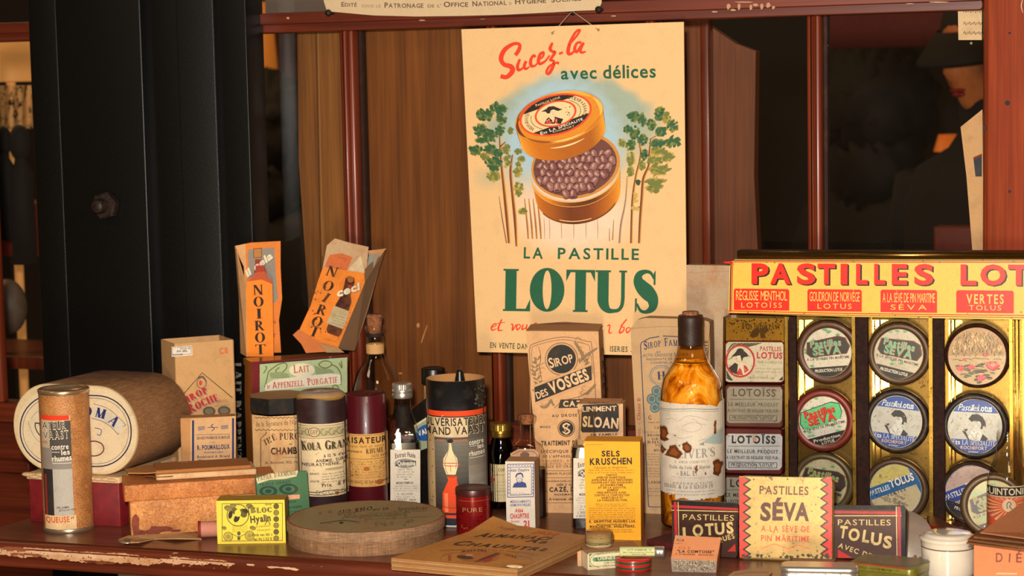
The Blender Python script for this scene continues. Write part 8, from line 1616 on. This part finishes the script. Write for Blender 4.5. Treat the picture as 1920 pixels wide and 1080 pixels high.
# tilted grey metal tin behind the dark tolus tin
nT = (-hdir(ground(1690, 1040))*math.cos(.85)+Z_*math.sin(.85)).normalized(); pT = onplane(1692, 1002, ground(1692, 1035)-Z_*0, V((0, -1, 0))); pT = ground(1692, 1040)+Z_*.024+hdir(ground(1692, 1040))*.012
t = thing('grey_round_tin', 'brushed grey round tin tilted behind the right-hand dark brown tin', 'tin', (pT.x, pT.y, 0)); M = Matrix.Translation(onplane(1688, 1003, pT, nT)-nT*.018) @ nT.to_track_quat('Z', 'Y').to_matrix().to_4x4(); mb = MB(); r = 58*(pT-CAM).length/F
mb.lathe(0, 0, [(0, 0), (r*.97, 0), (r*.97, .010), (r, .0105), (r, .0165), (r*.985, .018), (0, .018)], cols=['#b4b4b4']*4+['#b8a898']*2+['#a08c76'], M=M, seg=56); mb.build('tin_body', printed('brushed_grey_tin', .4, .2, '#806a50', 60, .5, .25, .05), t)
# red lid leaning between the stand and the white jar
mb = MB(); q = [ground(x, y, z) for x, y, z in ((1738, 967, .012), (1752, 968, .012), (1803, 992, .010), (1790, 996, .008), (1744, 985, .008))]; mb.plate(q, -Z_*.006, '#6a3a24', 0, '#9c1c14'); tag(mb.build('red_tin_lid', TIN), 'small red lid edge lying behind the white jar at the foot of the stand', 'lid')
# white ceramic jar
c = CY(1727, 1828, 1089); t = thing('white_ceramic_jar', 'white glazed round ceramic jar with a domed lid at the lower right', 'jar', c.c); POR = plain('white_glaze', '#d8ccb8', .12, coat=.6, var=.08, scale=25)
mb = MB(); c.lathe(mb, c.prof([(45, 1089), (49, 1086), (50, 1080), (50, 1045), (50, 1034)]), seg=64); mb.build('jar_body', POR, t)
mb = MB(); pr = c.prof([(50, 1033), (51, 1031), (51, 1024), (52.5, 1022), (54, 1019), (53.5, 1017), (48, 1014.5), (45, 1013), (44, 1010.5), (38, 1008.5), (20, 1008), (0, 1008)]); c.lathe(mb, pr, seg=64); mb.build('lid', POR, t)
mb = MB(); c.lathe(mb, c.prof([(50.2, 1035), (50.4, 1034.2), (50.2, 1033.4)]), c='#5a4838', seg=64); mb.build('seam_line', PAPER, t)
# leaning Seva tin beside the bottle
cpl = ground(1850, 1000)+Z_*.002; nL = (-hdir(cpl)*math.cos(.12)+Z_*math.sin(.12)).normalized()
round_tin('leaning_round_tin', 'tarnished green round tin leaning at the far right, half hidden behind the soda bottle', 1862, 948, 63, 48, '#5c4424', '#8c8650', seva(-16, c1='#6c7a3c', c2='#6c7a3c', seed=21), n=nL, pl=cpl)
# soda bottle
c = CY(1850, 1926, 1009); t = thing('tonic_bottle', 'small clear glass bottle with an orange sunburst label at the far right', 'bottle', c.c)
bottle_lathe(c, [(36, 1004), (38, 1000), (38, 925), (37, 905), (32, 886), (24, 868), (20, 850), (18.5, 836), (19.5, 832), (20.5, 828), (19.5, 822), (20.5, 819), (18, 815)], GLASSR, t)
mb = MB(); p = c.P(mb); p.rect(1850, 912, 1930, 1004, '#c8502c'); p.rect(1850, 912, 1930, 914, '#d0b890'); p.rect(1850, 914, 1930, 931, '#28201c'); p.rect(1850, 931, 1930, 933, '#d0b890'); p.text('QUINTONINE', 1841, 929, 1938, 928, 12, '#d8c8a4', 'bold', .12)
qs = []
for k in range(26):
    a = math.radians(k*360/26); w_ = .06; qs.append([(1892+8*math.cos(a), 948+8*math.sin(a)), (1892+46*math.cos(a-w_), 948+34*math.sin(a-w_)), (1892+46*math.cos(a+w_), 948+34*math.sin(a+w_))])
qs = [[(x, max(934, min(1002, y))) for x, y in q] for q in qs]; p.quads(qs, '#dca878'); p.ell(1892, 948, 13, 12, '#d8b488', 20); p.ell(1892, 948, 9, 8.5, '#d0b898', 16); p.line([(1889, 954), (1888, 946), (1892, 941), (1896, 945), (1893, 950), (1898, 955)], 1.4, '#3a3428', True)
p.micro(1856, 1890, [962, 966, 970], 2.6, '#a86a44'); mb.build('paper_label', PAPER, t)
# orange box with loose brown papers on top
b = BX((1826, 1112), (1975, 1122), 1020, .09); t = thing('orange_dietetic_box', 'orange cardboard box with brown capital letters, carrying brown papers at the lower right corner', 'box', b.c)
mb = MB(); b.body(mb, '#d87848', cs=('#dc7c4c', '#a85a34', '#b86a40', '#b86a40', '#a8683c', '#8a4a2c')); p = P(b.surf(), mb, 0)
for ch, a, b_ in (('D', 1867, 1880), ('I', 1891, 1894), ('É', 1905, 1916), ('T', 1927, 1940)): p.text(ch, a, 1053.5+(a-1867)*.02, b_, 1053.7+(a-1867)*.02, 16.5, '#7a3c30', 'bold', lift=ch == 'D')
p.rect(1868, 1074, 1907, 1076.5, '#e8b088', .6); mb.build('box_body', CLEAN, t)
H = b.H
for i, (pts, z, c_) in enumerate((([(1812, 1020), (1930, 1034), (2010, 1010), (1960, 985), (1835, 1002)], 0, '#8a5630'), ([(1814, 1014), (1930, 1030), (2010, 1000), (1940, 975), (1838, 996)], .0022, '#96602f'), ([(1826, 1009), (1940, 1022), (2010, 985), (1930, 962), (1862, 984)], .0044, '#a86c40'))):
    mb = MB(); q = [ground(x, y, H+.0003+z) for x, y in pts]; n_ = 10; mb.plate(q, Z_*.0016, c_, 0, '#6e4426'); p = P(lambda x, y, o: ground(x, y, H+.0019+z+o), mb, 0)
    if i == 2: p.line([(1870, 990), (1920, 996)], 1, '#7a4a2a'); p.rect(1905, 985, 1930, 992, '#8a5a34')
    tag(mb.build('brown_envelope', STAIN), '%s of the three brown papers stacked on the orange box' % ('lowest', 'middle', 'topmost')[i], 'envelope', 'brown papers on the orange box')
q = [ground(1838, 1000, H+.008), ground(1872, 985, H+.008), onplane(1925, 938, ground(1925, 985, H), N_), onplane(1990, 945, ground(1990, 990, H), N_), ground(2000, 1000, H+.008), ground(1930, 1012, H+.008)]
mb = MB(); mb.plate(q, Z_*.001, '#b07048'); tag(mb.build('creased_paper_bag', STAIN), 'creased brown paper bag rising behind the brown papers at the right edge', 'bag')
# things under the table
mb = MB(); mb.ball(ground(2, 1096, 0)-Z_*.12+tn*-.06, .06, .05, .05, '#a8784c'); tag(mb.build('tan_pouch', STAIN), 'tan rounded pouch in the dark below the left end of the table', 'pouch')
for i, (x0, x1, c_, g_) in enumerate(((195, 340, '#8a8478', 'pale grey card box under the table, left'), (360, 520, '#6a6a64', 'dim grey card box under the table, right of the pale one'))):
    z_ = -.16; a_, d_ = ground(x0, 1095, -.075), ground(x1, 1100, -.075); a_ -= tn*.03; d_ -= tn*.03; mb = MB(); mb.rbox(V((a_.x, a_.y, -.9)), (d_-a_).normalized(), tn, Z_, (d_-a_).length, .06, .83-.0, .002, c_); tag(mb.build('card_box', STAIN), g_, 'box')

for o in sc.objects:
    if 'base' in o: del o['base']
